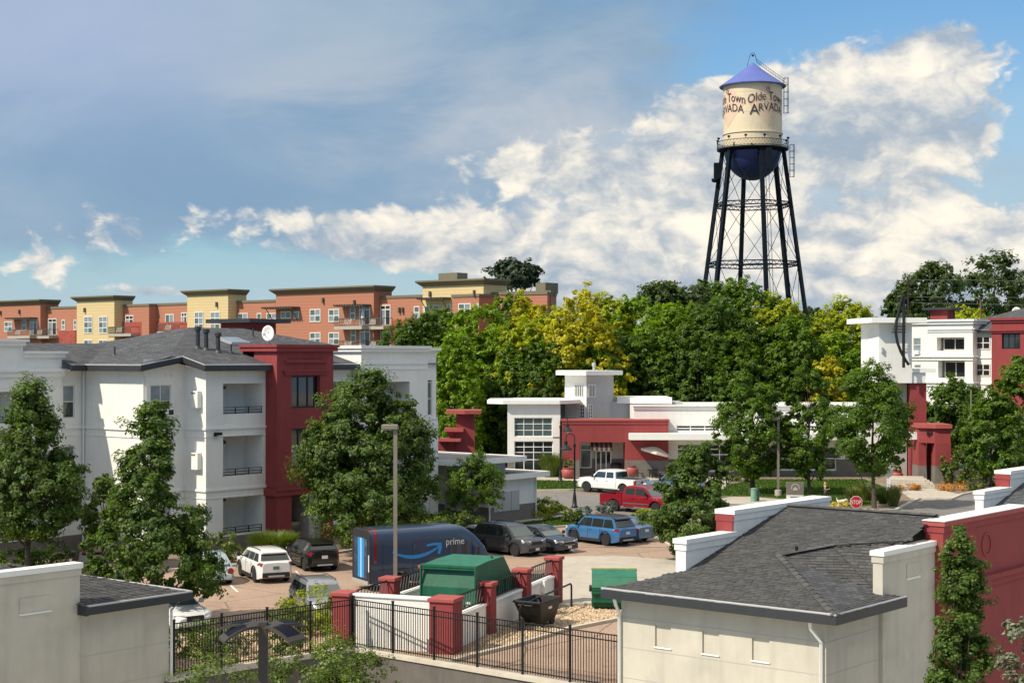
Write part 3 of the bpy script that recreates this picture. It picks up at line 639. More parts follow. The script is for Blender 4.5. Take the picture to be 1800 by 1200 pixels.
# ---------------------------------------------------------------- right garage (local x along d2, y along d1, origin at its near corner B)
EZ, PITCH = 3.51, .25
def make_garage(label, loc, detail=True):
    g = thing('garage', label, 'garage', (loc[0], loc[1], 0), ROT, 'stepped-parapet garages on the right')
    LEN, WID, ZB = 17.5, 7.58, -3.5
    fe = Face(0, WID, (0, -1)); ff = Face(0, 0, (1, 0))           # end wall (faces the camera), front wall (faces right)
    mb = MB(); holes = [(u, u+.62, 1.72, 2.42, .07) for u in (1.35, 3.17, 5.0)]
    fe.wall(mb, 0, WID, ZB, EZ-.1, holes); ff.wall(mb, 0, LEN, ZB, EZ-.1)
    mb.poly([(LEN, 0, ZB), (LEN, WID, ZB), (LEN, WID, EZ-.1), (LEN, 0, EZ-.1)]); mb.poly([(LEN, WID, ZB), (0, WID, ZB), (0, WID, EZ-.1), (LEN, WID, EZ-.1)])
    mb.build('wall', M['cream'], g)
    for h in holes:
        mb = MB(); fe.box(mb, h[0]+.004, h[1]-.004, -.10, -.065, h[2]+.004, h[3]-.004); mb.build('recessed_panel', M['cream'], g)
        mb = MB(); fe.box(mb, h[0]-.03, h[1]+.03, -.02, .035, h[2]-.05, h[2]-.004); mb.build('panel_sill', M['trim'], g)
    for z in (2.55, 1.55, .55, -.45, -1.45):                        # thin control joints
        mb = MB(); fe.box(mb, 0, WID, -.01, .006, z-.012, z+.012); ff.box(mb, .01, 3.4, -.01, .006, z-.012, z+.012); mb.build('stucco_joint', M['soffit'], g)
    o, ob, tl = .7, .3, 0
    Ac, Bc = (-o, WID+ob, EZ), (-o, -o, EZ)
    T1 = (3.5, 3.62, 4.56); T2 = (4.74, 2.33, 4.87); V = (3.87, .2, 3.60); Lr = (8.17, 5.98, 5.73); Rr = (8.17, .2, 5.73)
    A2 = (3.0, WID+ob, EZ); Lh = (1.44, 5.98, EZ+PITCH*2.14); L3 = (17.2, 5.98, 3.5); R3 = (17.2, .2, 3.5)
    W5 = (5.6, .2, EZ+PITCH*6.3)
    polys = [[Bc, T1, Lr, Lh, Ac], [T1, T2, W5, Rr, Lr], [T2, V, W5], [Bc, (3.9, -o, EZ), V, T1], [T1, V, T2], [Ac, Lh, A2], [Lh, (1.44, 5.98, EZ-.1), A2],
             [Lr, Rr, R3, L3]]
    polys[0] = [Ac, Bc, T1, Lr, Lh]
    uvroof('roof', polys, M['shingle'], g)
    mb = MB(); mb.poly([(-o, -o, EZ-.27), (-o, WID+ob, EZ-.27), (0, WID+ob, EZ-.2), (0, -o, EZ-.2)]); mb.poly([(-o, -o, EZ-.27), (0, 0, EZ-.2), (3.9, 0, EZ-.2), (3.9, -o, EZ-.27)]); mb.build('soffit', M['fascia'], g)
    if detail:
        for k_, pl in enumerate(polys[:5]): tabs_poly(pl, g, 20+k_)
        mb = MB(); up3 = Vector((0, 0, .035))
        for p0, p1, nst, w_ in ((Bc, T1, 16, .16), (T1, T2, 6, .17), (T2, W5, 14, .07), (T2, V, 8, .07)):
            b0 = Vector(p0)+Vector((0, 0, .045)); b1 = Vector(p1)+Vector((0, 0, .05))
            for i in range(nst):
                p = b0.lerp(b1, i/nst); q = b0.lerp(b1, (i+1.1)/nst); t = (q-p).normalized(); n = Vector((-t.y, t.x, 0)).normalized()*w_
                if nst in (8, 14): mb.poly([tuple(p-n-up3*.6), tuple(q-n-up3*.6), tuple(q+n-up3*.6), tuple(p+n-up3*.6)]); continue
                mb.poly([tuple(p-n-up3*.6), tuple(q-n-up3*.9), tuple(q+up3*.3), tuple(p+up3)]); mb.poly([tuple(p+up3), tuple(q+up3*.3), tuple(q+n-up3*.9), tuple(p+n-up3*.6)])
        r0, r1 = Vector(Lr)+Vector((0, 0, .05)), Vector(Rr)+Vector((0, 0, .05))
        for i in range(20):
            p = r0.lerp(r1, i/20); q = r0.lerp(r1, (i+1.1)/20); n = Vector((.2, 0, -.07))
            mb.poly([tuple(p-n-Vector((0, 0, .1))), tuple(q-n-Vector((0, 0, .1))), tuple(q+Vector((0, 0, .01))), tuple(p+Vector((0, 0, .03)))]); mb.poly([tuple(p+Vector((0, 0, .03))), tuple(q+Vector((0, 0, .01))), tuple(q+n), tuple(p+n)])
        mb.build('hip_cap', M['tab'], g, kind='stuff')
        mb = MB(); mb.tube([(3.9, 3.2, 4.55), (3.9, 3.2, 4.86)], .05, 8); mb.build('vent_pipe', M['iron'], g)
    fascia(g, [(3.95, -o, EZ), Bc, Ac])
    downspout(g, [(-.55, .25, EZ-.25), (-.5, .25, EZ-.5), (-.08, .12, EZ-.95), (-.08, .12, ZB)], .06)
    downspout(g, [(-.55, WID-.1, EZ-.25), (-.4, WID-.05, EZ-.5), (-.08, WID+.02, EZ-.85), (-.08, WID+.02, ZB)], .06)
    # front parapets
    def parapet(s0, s1, t0, t1, z0, z1, m, capm, red=False, cap=.16):
        mb = MB(); mb.box(s0, s1, t0, t1, z0, z1-cap); w = mb.build('parapet', m, g)
        c = MB(); c.box(s0-.07, s1+.07, t0-.08, t1+.08, z1-cap+.003, z1); c.build('coping', capm, w)
        c = MB(); c.box(s0-.03, s1+.03, t0-.04, t1+.04, z1-cap-.22, z1-cap+.001); c.build('moulding', m, w); return w
    parapet(3.5, 7.4, -.12, .22, ZB, 4.98, M['cream'], M['trim'])
    w = parapet(7.35, 14.65, -.42, .22, ZB, 5.63, M['red'], M['redcap'])
    c = MB(); c.box(7.25, 14.75, -.52, .3, 5.632, 5.66); c.build('flashing', M['trim'], w)
    c = MB(); c.box(7.3, 14.7, -.58, -.35, 3.3, 3.47); c.box(7.3, 14.7, -.50, -.35, 3.06, 3.30); c.build('moulding', M['red'], w)
    c = MB(); c.lathe([(.34, -.03), (.42, -.03), (.42, .05), (.34, .05)], 28, (10.9, -.425, 4.55), 'y', True); c.build('round_ornament', M['red'], w)
    w = parapet(14.6, 18.6, -.12, .22, ZB, 4.98, M['cream'], M['trim'])
    for s0 in (5.2,):
        c = MB(); c.box(s0, s0+.9, -.15, -.1, 3.95, 4.4); c.build('raised_panel', M['cream'], g)
        c = MB(); c.box(s0-.03, s0+.93, -.18, -.1, 3.88, 3.945); c.build('panel_sill', M['trim'], g)
    # back parapets, their inner faces show over the roof
    t0, t1 = 5.98, 6.38
    parapet(1.44, 4.5, t0, t1, 2.6, 5.1, M['white'], M['trim'])
    w = parapet(4.45, 11.3, t0+.002, t1+.25, 2.6, 5.85, M['white'], M['trim']); mb = MB(); mb.box(4.38, 4.449, t0+.0, t1+.27, 2.6, 5.68); mb.box(4.36, 4.379, t0-.05, t1+.3, 5.45, 5.68); mb.build('red_end_face', M['red'], w); mb = MB(); mb.box(4.45, 11.3, t1+.251, t1+.28, 0, 5.68); mb.build('red_outer_face', M['red'], w)
    parapet(11.25, 14.8, t0, t1, 2.6, 5.1, M['white'], M['trim'])
    return g
make_garage('near garage with charcoal shingle hip roof, three recessed panels and red parapet', B)
make_garage('far garage at the right edge beyond the red parapet, mostly hidden', add2(B, 24.3, d2), False)

# ---------------------------------------------------------------- left garage (its long wall faces right)
def left_garage():
    g = thing('garage', 'cream garage at the lower left with stepped parapet and dark eave', 'garage', (K[0], K[1], 0), ROT)
    ff = Face(-26, 0, (1, 0)); ZB, E2 = -3.5, 3.0
    mb = MB(); ff.wall(mb, 0, 26, ZB, E2-.12); mb.poly([(0, 0, ZB), (0, 7, ZB), (0, 7, E2-.12), (0, 0, E2-.12)]); mb.build('wall', M['cream'], g)
    for z in (1.3, .2, -.9):
        mb = MB(); mb.box(-3.7, 0, -.006, .01, z-.012, z+.012); mb.build('stucco_joint', M['soffit'], g)
    o = .55
    polys = [[(-3.72, -o, E2), (o, -o, E2), (-3.72, 3.7, E2+1.06)], [(o, -o, E2), (o, 7.5, E2), (-3.72, 3.7, E2+1.06)], [(-3.72, 3.7, E2+1.06), (o, 7.5, E2), (-3.72, 7.5, E2)], [(-26, .1, E2), (-4, .1, E2), (-4, 3.7, E2+1.06), (-26, 3.7, E2+1.06)]]
    uvroof('roof', polys, M['shingle'], g)
    nl = Vector((0, -PITCH, 1)).normalized(); Vv = Vector((0, 1, PITCH)).normalized()
    tabs('shingle_courses', (0, 4.25, 0, 4.4), (-3.72, -o, E2), (1, 0, 0), Vv, nl, lambda u, v: u+v*.97 < 4.2, g, seed=5)
    mb = MB(); mb.poly([(-3.72, -o, E2-.25), (o, -o, E2-.25), (o, 0, E2-.15), (-3.72, 0, E2-.15)]); mb.build('soffit', M['fascia'], g)
    fascia(g, [(-3.78, -o, E2), (o, -o, E2), (o, 7, E2)], .26)
    mb = MB(); mb.box(-3.84, -3.74, -o-.05, -.13, E2-.28, E2+.04); mb.build('fascia_end', M['fascia'], g)
    downspout(g, [(.35, -.3, E2-.2), (.06, -.06, E2-.6), (.06, -.06, ZB)], .05)
    mb = MB(); mb.box(-26, -3.74, -.12, .25, ZB, 4.24); w = mb.build('parapet', M['cream'], g)
    mb = MB(); mb.box(-26, -3.66, -.2, .33, 4.243, 4.42); mb.build('coping', M['trim'], w)
    mb = MB(); mb.box(-26, -3.70, -.16, .29, 4.02, 4.24); mb.build('moulding', M['cream'], w)
    mb = MB(); mb.box(-6.0, -4.9, -.15, -.1, 3.02, 3.5); mb.build('raised_panel', M['cream'], g)
    mb = MB(); mb.box(-6.03, -4.87, -.18, -.1, 2.96, 3.015); mb.build('panel_sill', M['trim'], g)
left_garage()

# ---------------------------------------------------------------- left apartment building (local frame: x along d2, y along d1, origin at the white corner)
C0 = G(362, 973)[:2]
def balcony(root, face, u0, u1, z0, z1, depth=1.7, door_side=0, zf=None, rail=True, soft=None):
    """recessed balcony behind an opening: back wall, door, lamp, railing"""
    zf = z0 if zf is None else zf
    mb = MB(); face.box(mb, u0-.3, u1+.3, -depth-.1, -depth, zf-.1, z1+.5); b = mb.build('balcony_back', M['white'], root)
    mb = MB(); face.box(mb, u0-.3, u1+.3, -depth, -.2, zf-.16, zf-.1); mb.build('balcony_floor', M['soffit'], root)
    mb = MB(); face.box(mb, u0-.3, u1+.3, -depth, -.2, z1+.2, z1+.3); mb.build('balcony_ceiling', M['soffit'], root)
    for q0, q1 in ((u1+.02, u1+.1), (u0-.1, u0-.02)): mb = MB(); face.box(mb, q0, q1, -depth, -.2, zf-.1, z1+.2); mb.build('balcony_side', M['white'], root)
    w = (u1-u0); dz = min(z1-.05, zf+2.1)
    mb = MB(); face.box(mb, u0+.05, u0+.05+min(.95, w*.35), -depth, -depth+.04, zf-.1, dz); dr = mb.build('balcony_door', M['door'], root)
    mb = MB(); face.box(mb, u0+.15, u0+.8*min(.95, w*.35), -depth+.042, -depth+.05, zf+.9, dz-.2); mb.build('door_glass', M['glass'], dr)
    mb = MB(); face.box(mb, u0+.58*w, u0+.86*w, -depth, -depth+.03, zf-.1, min(z1-.1, zf+2.0)); mb.build('storage_door', M['trim'], root)
    mb = MB(); face.box(mb, u0+.44*w, u0+.44*w+.16, -depth, -depth+.2, min(z1-.35, zf+1.75), min(z1-.2, zf+1.95)); mb.build('wall_lamp', M['bronze'], root)
    if rail:
        mb = MB()
        for z in (z0+.06, z0+.22, z0+.38): face.box(mb, u0, u1, -.12, -.08, z-.018, z+.018)
        for k in range(4): face.box(mb, u0+w*k/3-.02, u0+w*k/3+.02, -.125, -.075, z0, z0+.4)
        mb.build('railing', M['iron'], root)
def apartment():
    a = thing('apartment_building', 'white three-storey apartment building with red stair tower and grey shingle roof', 'building', (C0[0], C0[1], 0), ROT)
    fb = Face(0, 0, (1, 0)); fl = Face(0, 1.92, (0, -1)); fi = Face(-2.88, 1.92, (1, 0)); fa = Face(-2.88, 7.46, (0, -1)); fj = Face(-4.6, 7.46, (1, 0)); fu = Face(-16, 7.22, (1, 0))
    EV = 10.45; PL = .85
    openings = [(1.25, 4.25, 7.85, 9.6), (1.25, 4.25, 4.3, 6.6), (1.25, 4.25, .95, 3.05)]
    def plinthed(face, u0, u1, holes, nm='wall', top=EV, m='white'):
        mb = MB(); face.wall(mb, u0, u1, PL, top, [h for h in holes]); w = mb.build(nm, M[m], a)
        mb = MB(); face.box(mb, u0, u1, -.1, .03, 0, PL); mb.build('plinth', M['plinth'], a); return w
    plinthed(fb, 0, 4.46, openings); [balcony(a, fb, *o) for o in openings]
    plinthed(fl, 0, 1.92, [])
    plinthed(fi, 0, 2.88, [(.5, 1.95, 7.75, 9.55), (.5, 1.95, 4.2, 6.0), (.5, 1.95, .95, 2.6)], top=11.0)
    for z in (7.75, 4.2, .95): fi.window(a, .5, 1.95, z, z+1.8 if z > 1 else 2.6, 2, 2, sill=False, mixg=lambda i, j: M['curtain'] if (j == 1) else None)
    # window air conditioner and through-wall exhaust hoods
    mb = MB(); fi.box(mb, 1.3, 1.9, -.1, .32, 7.8, 8.2); ac = mb.build('air_conditioner', M['trim'], a); mb = MB(); fi.box(mb, 1.52, 1.86, .322, .33, 7.86, 8.14); mb.build('grille', M['dark'], ac)
    for z in (8.25, 4.75):
        mb = MB(); fl.box(mb, .95, 1.55, 0, .3, z, z+.95); hb = mb.build('exhaust_box', M['trim'], a); mb = MB(); fl.box(mb, 1.0, 1.35, .302, .31, z+.78, z+.88); mb.build('slot', M['plinth'], hb)
    for u in (1.5, 1.9):
        mb = MB(); fi.box(mb, u, u+.14, 0, .12, 10.0, 10.1); mb.build('vent_hood', M['trim'], a)
    plinthed(fa, 0, 5.54, [])
    plinthed(fj, 0, 1.72, [(.3, 1.1, 7.6, 9.5), (.3, 1.1, 4.1, 6.0)], top=10.9)
    for z in (7.6, 4.1): fj.window(a, .3, 1.1, z, z+1.9, 1, 2, mixg=lambda i, j: M['curtain'] if j == 1 else None)
    fj.band(a, .2, 1.2, 9.62, .14, .05, M['trim'])
    # storey mouldings round the building
    for z in (7.05, 3.55):
        for f, u0, u1 in ((fb, 0, 4.46), (fl, 0, 1.92), (fi, 0, 2.88), (fa, 0, 5.54), (fj, 0, 1.7)):
            f.band(a, u0, u1, z, .12, .08, M['trim'], ext=.06); f.band(a, u0, u1, z-.44, .06, .04, M['white'], ext=.03)
    # flood light at the corner
    mb = MB(); fb.box(mb, .5, .62, .08, .2, 6.62, 6.85); fb.box(mb, .62, .95, .1, .3, 6.68, 6.84); mb.build('flood_light', M['iron'], a)
    # red tower
    ft = Face(4.46, -.99, (1, 0)); rl = Face(4.46, 1.0, (0, -1)); TW = 4.55; TZ = 11.86
    holes = [(1.15, 3.45, 8.1, 10.0, .35), (1.15, 3.45, 4.6, 6.9, .35), (1.15, 3.7, 0, 3.25, 2.2)]
    mb = MB(); ft.wall(mb, 0, TW, 0, TZ-.4, holes); rl.wall(mb, 0, 1.99, 0, TZ-.4); Face(4.46+TW, -.99, (0, 1)).wall(mb, 0, 3, 0, TZ-.4)
    mb.poly([(4.46, 2, 10), (4.46+TW, 2, 10), (4.46+TW, 2, TZ-.4), (4.46, 2, TZ-.4)][::-1]); mb.poly([(4.46, -.99, TZ-.4), (9.01, -.99, TZ-.4), (9.01, 2, TZ-.4), (4.46, 2, TZ-.4)])
    tw = mb.build('stair_tower', M['red'], a)
    mb = MB(); mb.box(4.46-.28, 9.01+.28, -1.27, 2.1, TZ-.16, TZ); mb.box(4.46-.2, 9.01+.2, -1.19, 2.05, TZ-.4, TZ-.163); mb.build('cornice', M['red'], tw)
    for u0, u1, z, h, p in ((.9, 3.6, 11.1, .06, .05), (.6, 3.9, 10.86, .14, .14), (.45, 4.05, 10.3, .1, .16), (.55, 3.95, 10.16, .18, .1)):
        ft.band(tw, u0, u1, z, h, p, M['red'])
    mb = MB(); ft.box(mb, -.12, TW+.12, -.05, .15, 3.3, 3.42); ft.box(mb, -.08, TW+.08, -.05, .1, 3.0, 3.3); mb.box(4.30, 4.46, -1.1, .9, 3.0, 3.42); mb.build('moulding', M['red'], tw)
    for z0, z1 in ((8.1, 10.0), (4.6, 6.9)):
        ft.window(tw, 1.15, 3.45, z0, z1, 3, 1, d=-.3, fw=.09, fm=M['iron'], gm=M['glass'])
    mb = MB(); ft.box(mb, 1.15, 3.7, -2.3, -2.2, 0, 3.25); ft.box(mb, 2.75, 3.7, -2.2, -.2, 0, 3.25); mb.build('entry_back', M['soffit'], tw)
    mb = MB(); mb.tube([ft.pt(1.3, -1.2, 1.9), ft.pt(2.3, -1.5, 1.0), ft.pt(2.6, -1.5, .95)], .035, 6); mb.build('handrail', M['iron'], tw)
    mb = MB()
    for k in range(7): ft.box(mb, 1.2+k*.22, 2.7, -2.2, -.9, k*0+.005+.0, .18*(7-k) if k else 1.26)
    mb.build('stair', M['conc'], tw)
    # recess between tower and white unit
    fr = Face(9.01, 0, (1, 0)); plinthed(fr, 0, 2.72, [(.25, 2.6, 7.4, 9.6), (.25, 2.6, 4.0, 6.2)]); balcony(a, fr, .25, 2.6, 7.4, 9.6, rail=True); balcony(a, fr, .25, 2.6, 4.0, 6.2)
    # white unit with stepped cornice
    fw_ = Face(11.73, -.65, (1, 0)); wl = Face(11.73, .6, (0, -1)); WZ = 11.83
    op = [(1.5, 4.4, 7.4, 9.55), (1.5, 4.4, 3.9, 6.1)]
    mb = MB(); fw_.wall(mb, 0, 6.1, PL, WZ-.2, op); wl.wall(mb, 0, 1.25, PL, WZ-.2); Face(17.83, -.65, (0, 1)).wall(mb, 0, 4, PL, WZ-.2)
    f2 = Face(17.83, -.35, (1, 0)); f2.wall(mb, 0, 1.15, PL, WZ-.3, [(.12, .75, 7.3, 9.6), (.12, .75, 3.8, 6)]); Face(18.98, -.35, (0, 1)).wall(mb, 0, 9, PL, WZ-.3)
    mb.poly([(11.73, -.65, WZ-.2), (17.83, -.65, WZ-.2), (17.83, 3, WZ-.2), (11.73, 3, WZ-.2)]); mb.poly([(11.73, 3, 9), (11.73, 3, WZ-.2), (19, 3, WZ-.2), (19, 3, 9)]); mb.poly([(11.73, .6, 9), (11.73, 3, 9), (11.73, 3, WZ-.2), (11.73, .6, WZ-.2)][::-1])
    wu = mb.build('corner_unit', M['white'], a)
    for o in op: balcony(wu, fw_, *o)
    for z in (7.3, 3.8): f2.window(wu, .12, .75, z, z+2.2, 1, 2, mixg=lambda i, j: M['glass2'])
    mb = MB()
    for k in range(9): f2.box(mb, 0, 1.1, -.05, .03+.02*(k % 2), 5.35+k*.2, 5.53+k*.2)
    mb.build('lap_siding', M['white'], wu)
    mb = MB(); mb.box(11.45, 17.9, -.95, 3, WZ-.18, WZ); mb.box(11.55, 17.86, -.83, 3, WZ-.38, WZ-.183); mb.box(17.92, 19.22, -.6, 3, WZ-.30, WZ-.12); mb.build('cornice', M['trim'], wu)
    for z, h, p in ((10.72, .1, .08), (10.36, .06, .06)): fw_.band(wu, .15, 6.0, z, h, p, M['trim'])
    f2.band(wu, 0, 1.15, 7.1, .14, .12, M['trim']); mb = MB(); f2.box(mb, .45, 1.2, 0, .12, PL, 6.98); mb.build('pilaster', M['trim'], wu)
    downspout(a, [(11.55, -.35, 10.5), (11.6, -.1, 10.0), (11.62, -.08, .4)], .06)
    downspout(a, [(-2.98, 1.7, 10.45), (-2.75, 1.8, 10.1), (-2.72, 1.82, .4)], .06); downspout(a, [(-3.0, 7.3, 10.4), (-3.0, 7.36, .4)], .06)
    # left unit
    op = [(0, 11.15, 7.55, 9.15)] if 0 else [(6.5, 10.1, 7.45, 9.2), (6.5, 10.1, 4.0, 6.1), (6.5, 10.1, .9, 3.0)]
    mb = MB(); fu.wall(mb, 0, 11.45, PL, 11.3, op); fu.wall(mb, 0, 8.9, 11.3, 11.95); Face(-4.55, 7.22, (0, 1)).wall(mb, 0, 2, PL, 11.3); Face(-7.1, 7.22, (0, 1)).wall(mb, 0, .4, 11.3, 11.95)
    lu = mb.build('end_unit', M['white'], a); mb = MB(); fu.box(mb, 0, 11.45, -.1, .03, 0, PL); mb.build('plinth', M['plinth'], lu)
    for o in op: balcony(lu, fu, *o)
    mb = MB(); fu.box(mb, 0, 9.15, -.4, .3, 11.97, 12.12); fu.box(mb, 0, 9.0, -.35, .16, 11.75, 11.968); mb.build('cornice', M['trim'], lu)
    mb = MB(); fu.box(mb, 8.9, 11.7, -.4, .28, 11.32, 11.46); fu.box(mb, 8.9, 11.58, -.35, .16, 11.1, 11.318); mb.build('cornice', M['trim'], lu)
    mb = MB(); fu.box(mb, 0, 11.7, -.05, .26, 10.3, 10.46); fu.box(mb, 0, 11.58, -.05, .12, 10.0, 10.298); mb.build('moulding', M['trim'], lu)
    mb = MB(); mb.box(-16, -7.6, 12.6, 13.0, 11.4, 12.05); mb.build('rear_parapet', M['trim'], a)
    # roof
    o = .6; E0 = 10.65
    def rz(s, t): return E0+PITCH*min(t+o, s+3.48)
    Lp = (5.82, 8.7, E0+2.325); Rp = (10.2, 8.7, E0+2.325)
    c1 = (-o, -o, E0); c2 = (-o, 1.32, rz(-o, 1.32)); c3 = (-3.48, 1.32, E0); cb = (-3.48, 18, E0); ce = (19.5, -o, E0); cbe = (19.5, 18, E0)
    hipx = (-3.48+1.92, 1.32, E0+.48)
    uvroof('roof', [[c1, ce, Rp, Lp, (hipx[0], 1.32, hipx[2]), c2], [cb, c3, hipx, Lp], [Lp, Rp, cbe, cb], [ce, cbe, Rp],
                    [(-4.5, 6.3, E0), (2.0, 6.3, E0), (2.0, 11.5, E0+1.3), (-4.5, 11.5, E0+1.3)], [(-16.5, 7.4, E0+.27), (-4.5, 7.4, E0+.27), (-4.5, 11.5, E0+1.3), (-16.5, 11.5, E0+1.3)], [(-16.5, 11.5, E0+1.3), (2, 11.5, E0+1.3), (2, 17, E0), (-16.5, 17, E0)]], M['shingle'], a)
    fascia(a, [(4.4, -o, E0), c1, c2, c3, (-3.48, 6.86, E0)], .32); fascia(a, [(11.6, -o, E0), (9.05, -o, E0)], .32); fascia(a, [(-3.5, 6.3, E0), (-4.6, 6.3, E0)], .32, gut=False)
    mb = MB(); mb.poly([(-o, -o, E0-.3), (-o, 0, 10.46), (4.46, 0, 10.46), (4.46, -o, E0-.3)]); mb.poly([(-3.48, 1.32, E0-.3), (-2.88, 1.32, E0-.2), (-2.88, 8, E0-.2), (-3.48, 8, E0-.3)]); mb.poly([(-4.6, 6.3, E0-.28), (-2.9, 6.3, E0-.28), (-2.9, 7.5, 10.44), (-4.6, 7.5, 10.44)]); mb.poly([(9, -o, E0-.3), (9, 0, 10.46), (11.7, 0, 10.46), (11.7, -o, E0-.3)])
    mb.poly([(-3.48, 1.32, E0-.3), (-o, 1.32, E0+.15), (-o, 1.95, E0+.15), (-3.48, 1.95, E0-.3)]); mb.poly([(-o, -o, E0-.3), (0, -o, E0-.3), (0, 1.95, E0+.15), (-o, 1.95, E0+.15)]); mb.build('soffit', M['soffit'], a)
    mb = MB(); mb.poly([(0, 1.92, EV), (0, 0, EV), (0, 0, EV+.12), (0, 1.92, EV+.6)]); mb.build('gable_infill', M['white'], a)
    # things bolted to the roof
    def onroof(s, t): return E0+PITCH*min(t+o, s+3.48)
    for s, t, h in ((2.2, 3.4, 1.25), (2.5, 3.0, 1.2), (2.9, 2.4, 1.15)):
        mb = MB(); z = onroof(s, t); mb.lathe([(.13, z-.1), (.13, z+h-.22), (.2, z+h-.2), (.2, z+h), (.1, z+h+.04)], 10, (s, t, 0)); mb.lathe([(.28, z-.1), (.14, z+.12)], 10, (s, t, 0)); mb.build('flue_pipe', M['fascia'], a, 40)
    for s, t in ((3.9, 2.4), (-1.2, 6.8), (9.2, 6.5)):
        mb = MB(); z = onroof(s, t); mb.lathe([(.05, z-.1), (.05, z+.5)], 8, (s, t, 0)); mb.lathe([(.2, z-.05), (.1, z+.06)], 8, (s, t, 0)); mb.build('vent_pipe', M['fascia'], a)
    s, t = 6.3, 4.6; z = onroof(s, t)
    mb = MB(); mb.add([(s-.9, t-.5, z-.1), (s+.6, t-.5, z-.1), (s+.6, t+.8, z+.22), (s-.9, t+.8, z+.22), (s-.9, t-.5, z+.08), (s+.6, t-.5, z+.08), (s+.6, t+.8, z+.4), (s-.9, t+.8, z+.4)], [(0,3,2,1),(4,5,6,7),(0,1,5,4),(1,2,6,5),(2,3,7,6),(3,0,4,7)])
    sk = mb.build('skylight', M['gutter'], a); mb = MB(); mb.poly([(s-.8, t-.42, z+.11), (s+.5, t-.42, z+.11), (s+.5, t+.7, z+.39), (s-.8, t+.7, z+.39)]); mb.build('pane', M['curtain'], sk)
    # rooftop stair box with a flat dark canopy
    mb = MB(); mb.box(11.2, 13.4, 9.0, 12, 12.3, 13.35); pb = mb.build('rooftop_box', M['red'], a); mb = MB(); mb.box(10.4, 14.0, 8.2, 12.6, 13.36, 13.62); mb.build('canopy_roof', M['fascia'], pb)
    return a
apt = apartment()
def world_of(root, p):
    c, s = math.cos(ROT), math.sin(ROT); return (root.location.x+p[0]*c-p[1]*s, root.location.y+p[0]*s+p[1]*c, p[2])
def dish(label, loc, rz, r=.42, grp='rooftop satellite dishes'):
    t = thing('satellite_dish', label, 'satellite dish', loc, rz, grp)
    mb = MB(); n = 18; vs = []; fs = []
    for j in range(5):
        for k in range(n):
            q = r*j/4 if j else .001; g = 6.2832*k/n; vs.append((q*math.cos(g), -.25*(q*q)/r, q*math.sin(g)*1.1+.95))
    for j in range(4):
        for k in range(n): fs.append((j*n+k, j*n+(k+1)%n, (j+1)*n+(k+1)%n, (j+1)*n+k))
    mb.add(vs, fs); o = mb.build('reflector', M['trim'], t, 60); s = o.modifiers.new('t', 'SOLIDIFY'); s.thickness = .03
    mb = MB(); mb.tube([(0, .05, .95), (0, .12, .6), (0, .15, 0)], .035, 6); mb.build('mast', M['gutter'], t)
    mb = MB(); mb.tube([(0, .12, .5), (-.35, .3, -.05)], .022, 5); mb.tube([(0, .12, .5), (.35, .3, -.05)], .022, 5); mb.build('strut', M['gutter'], t)
    mb = MB(); mb.tube([(0, 0, .62), (0, -.5, .85)], .02, 5); mb.box(-.06, .06, -.58, -.48, .8, .95); mb.build('feed_arm', M['gutter'], t)
w = world_of(apt, (7.6, 3.2, 11.62)); dish('grey satellite dish on the shingle roof beside the skylight', w, R(-25), .45)
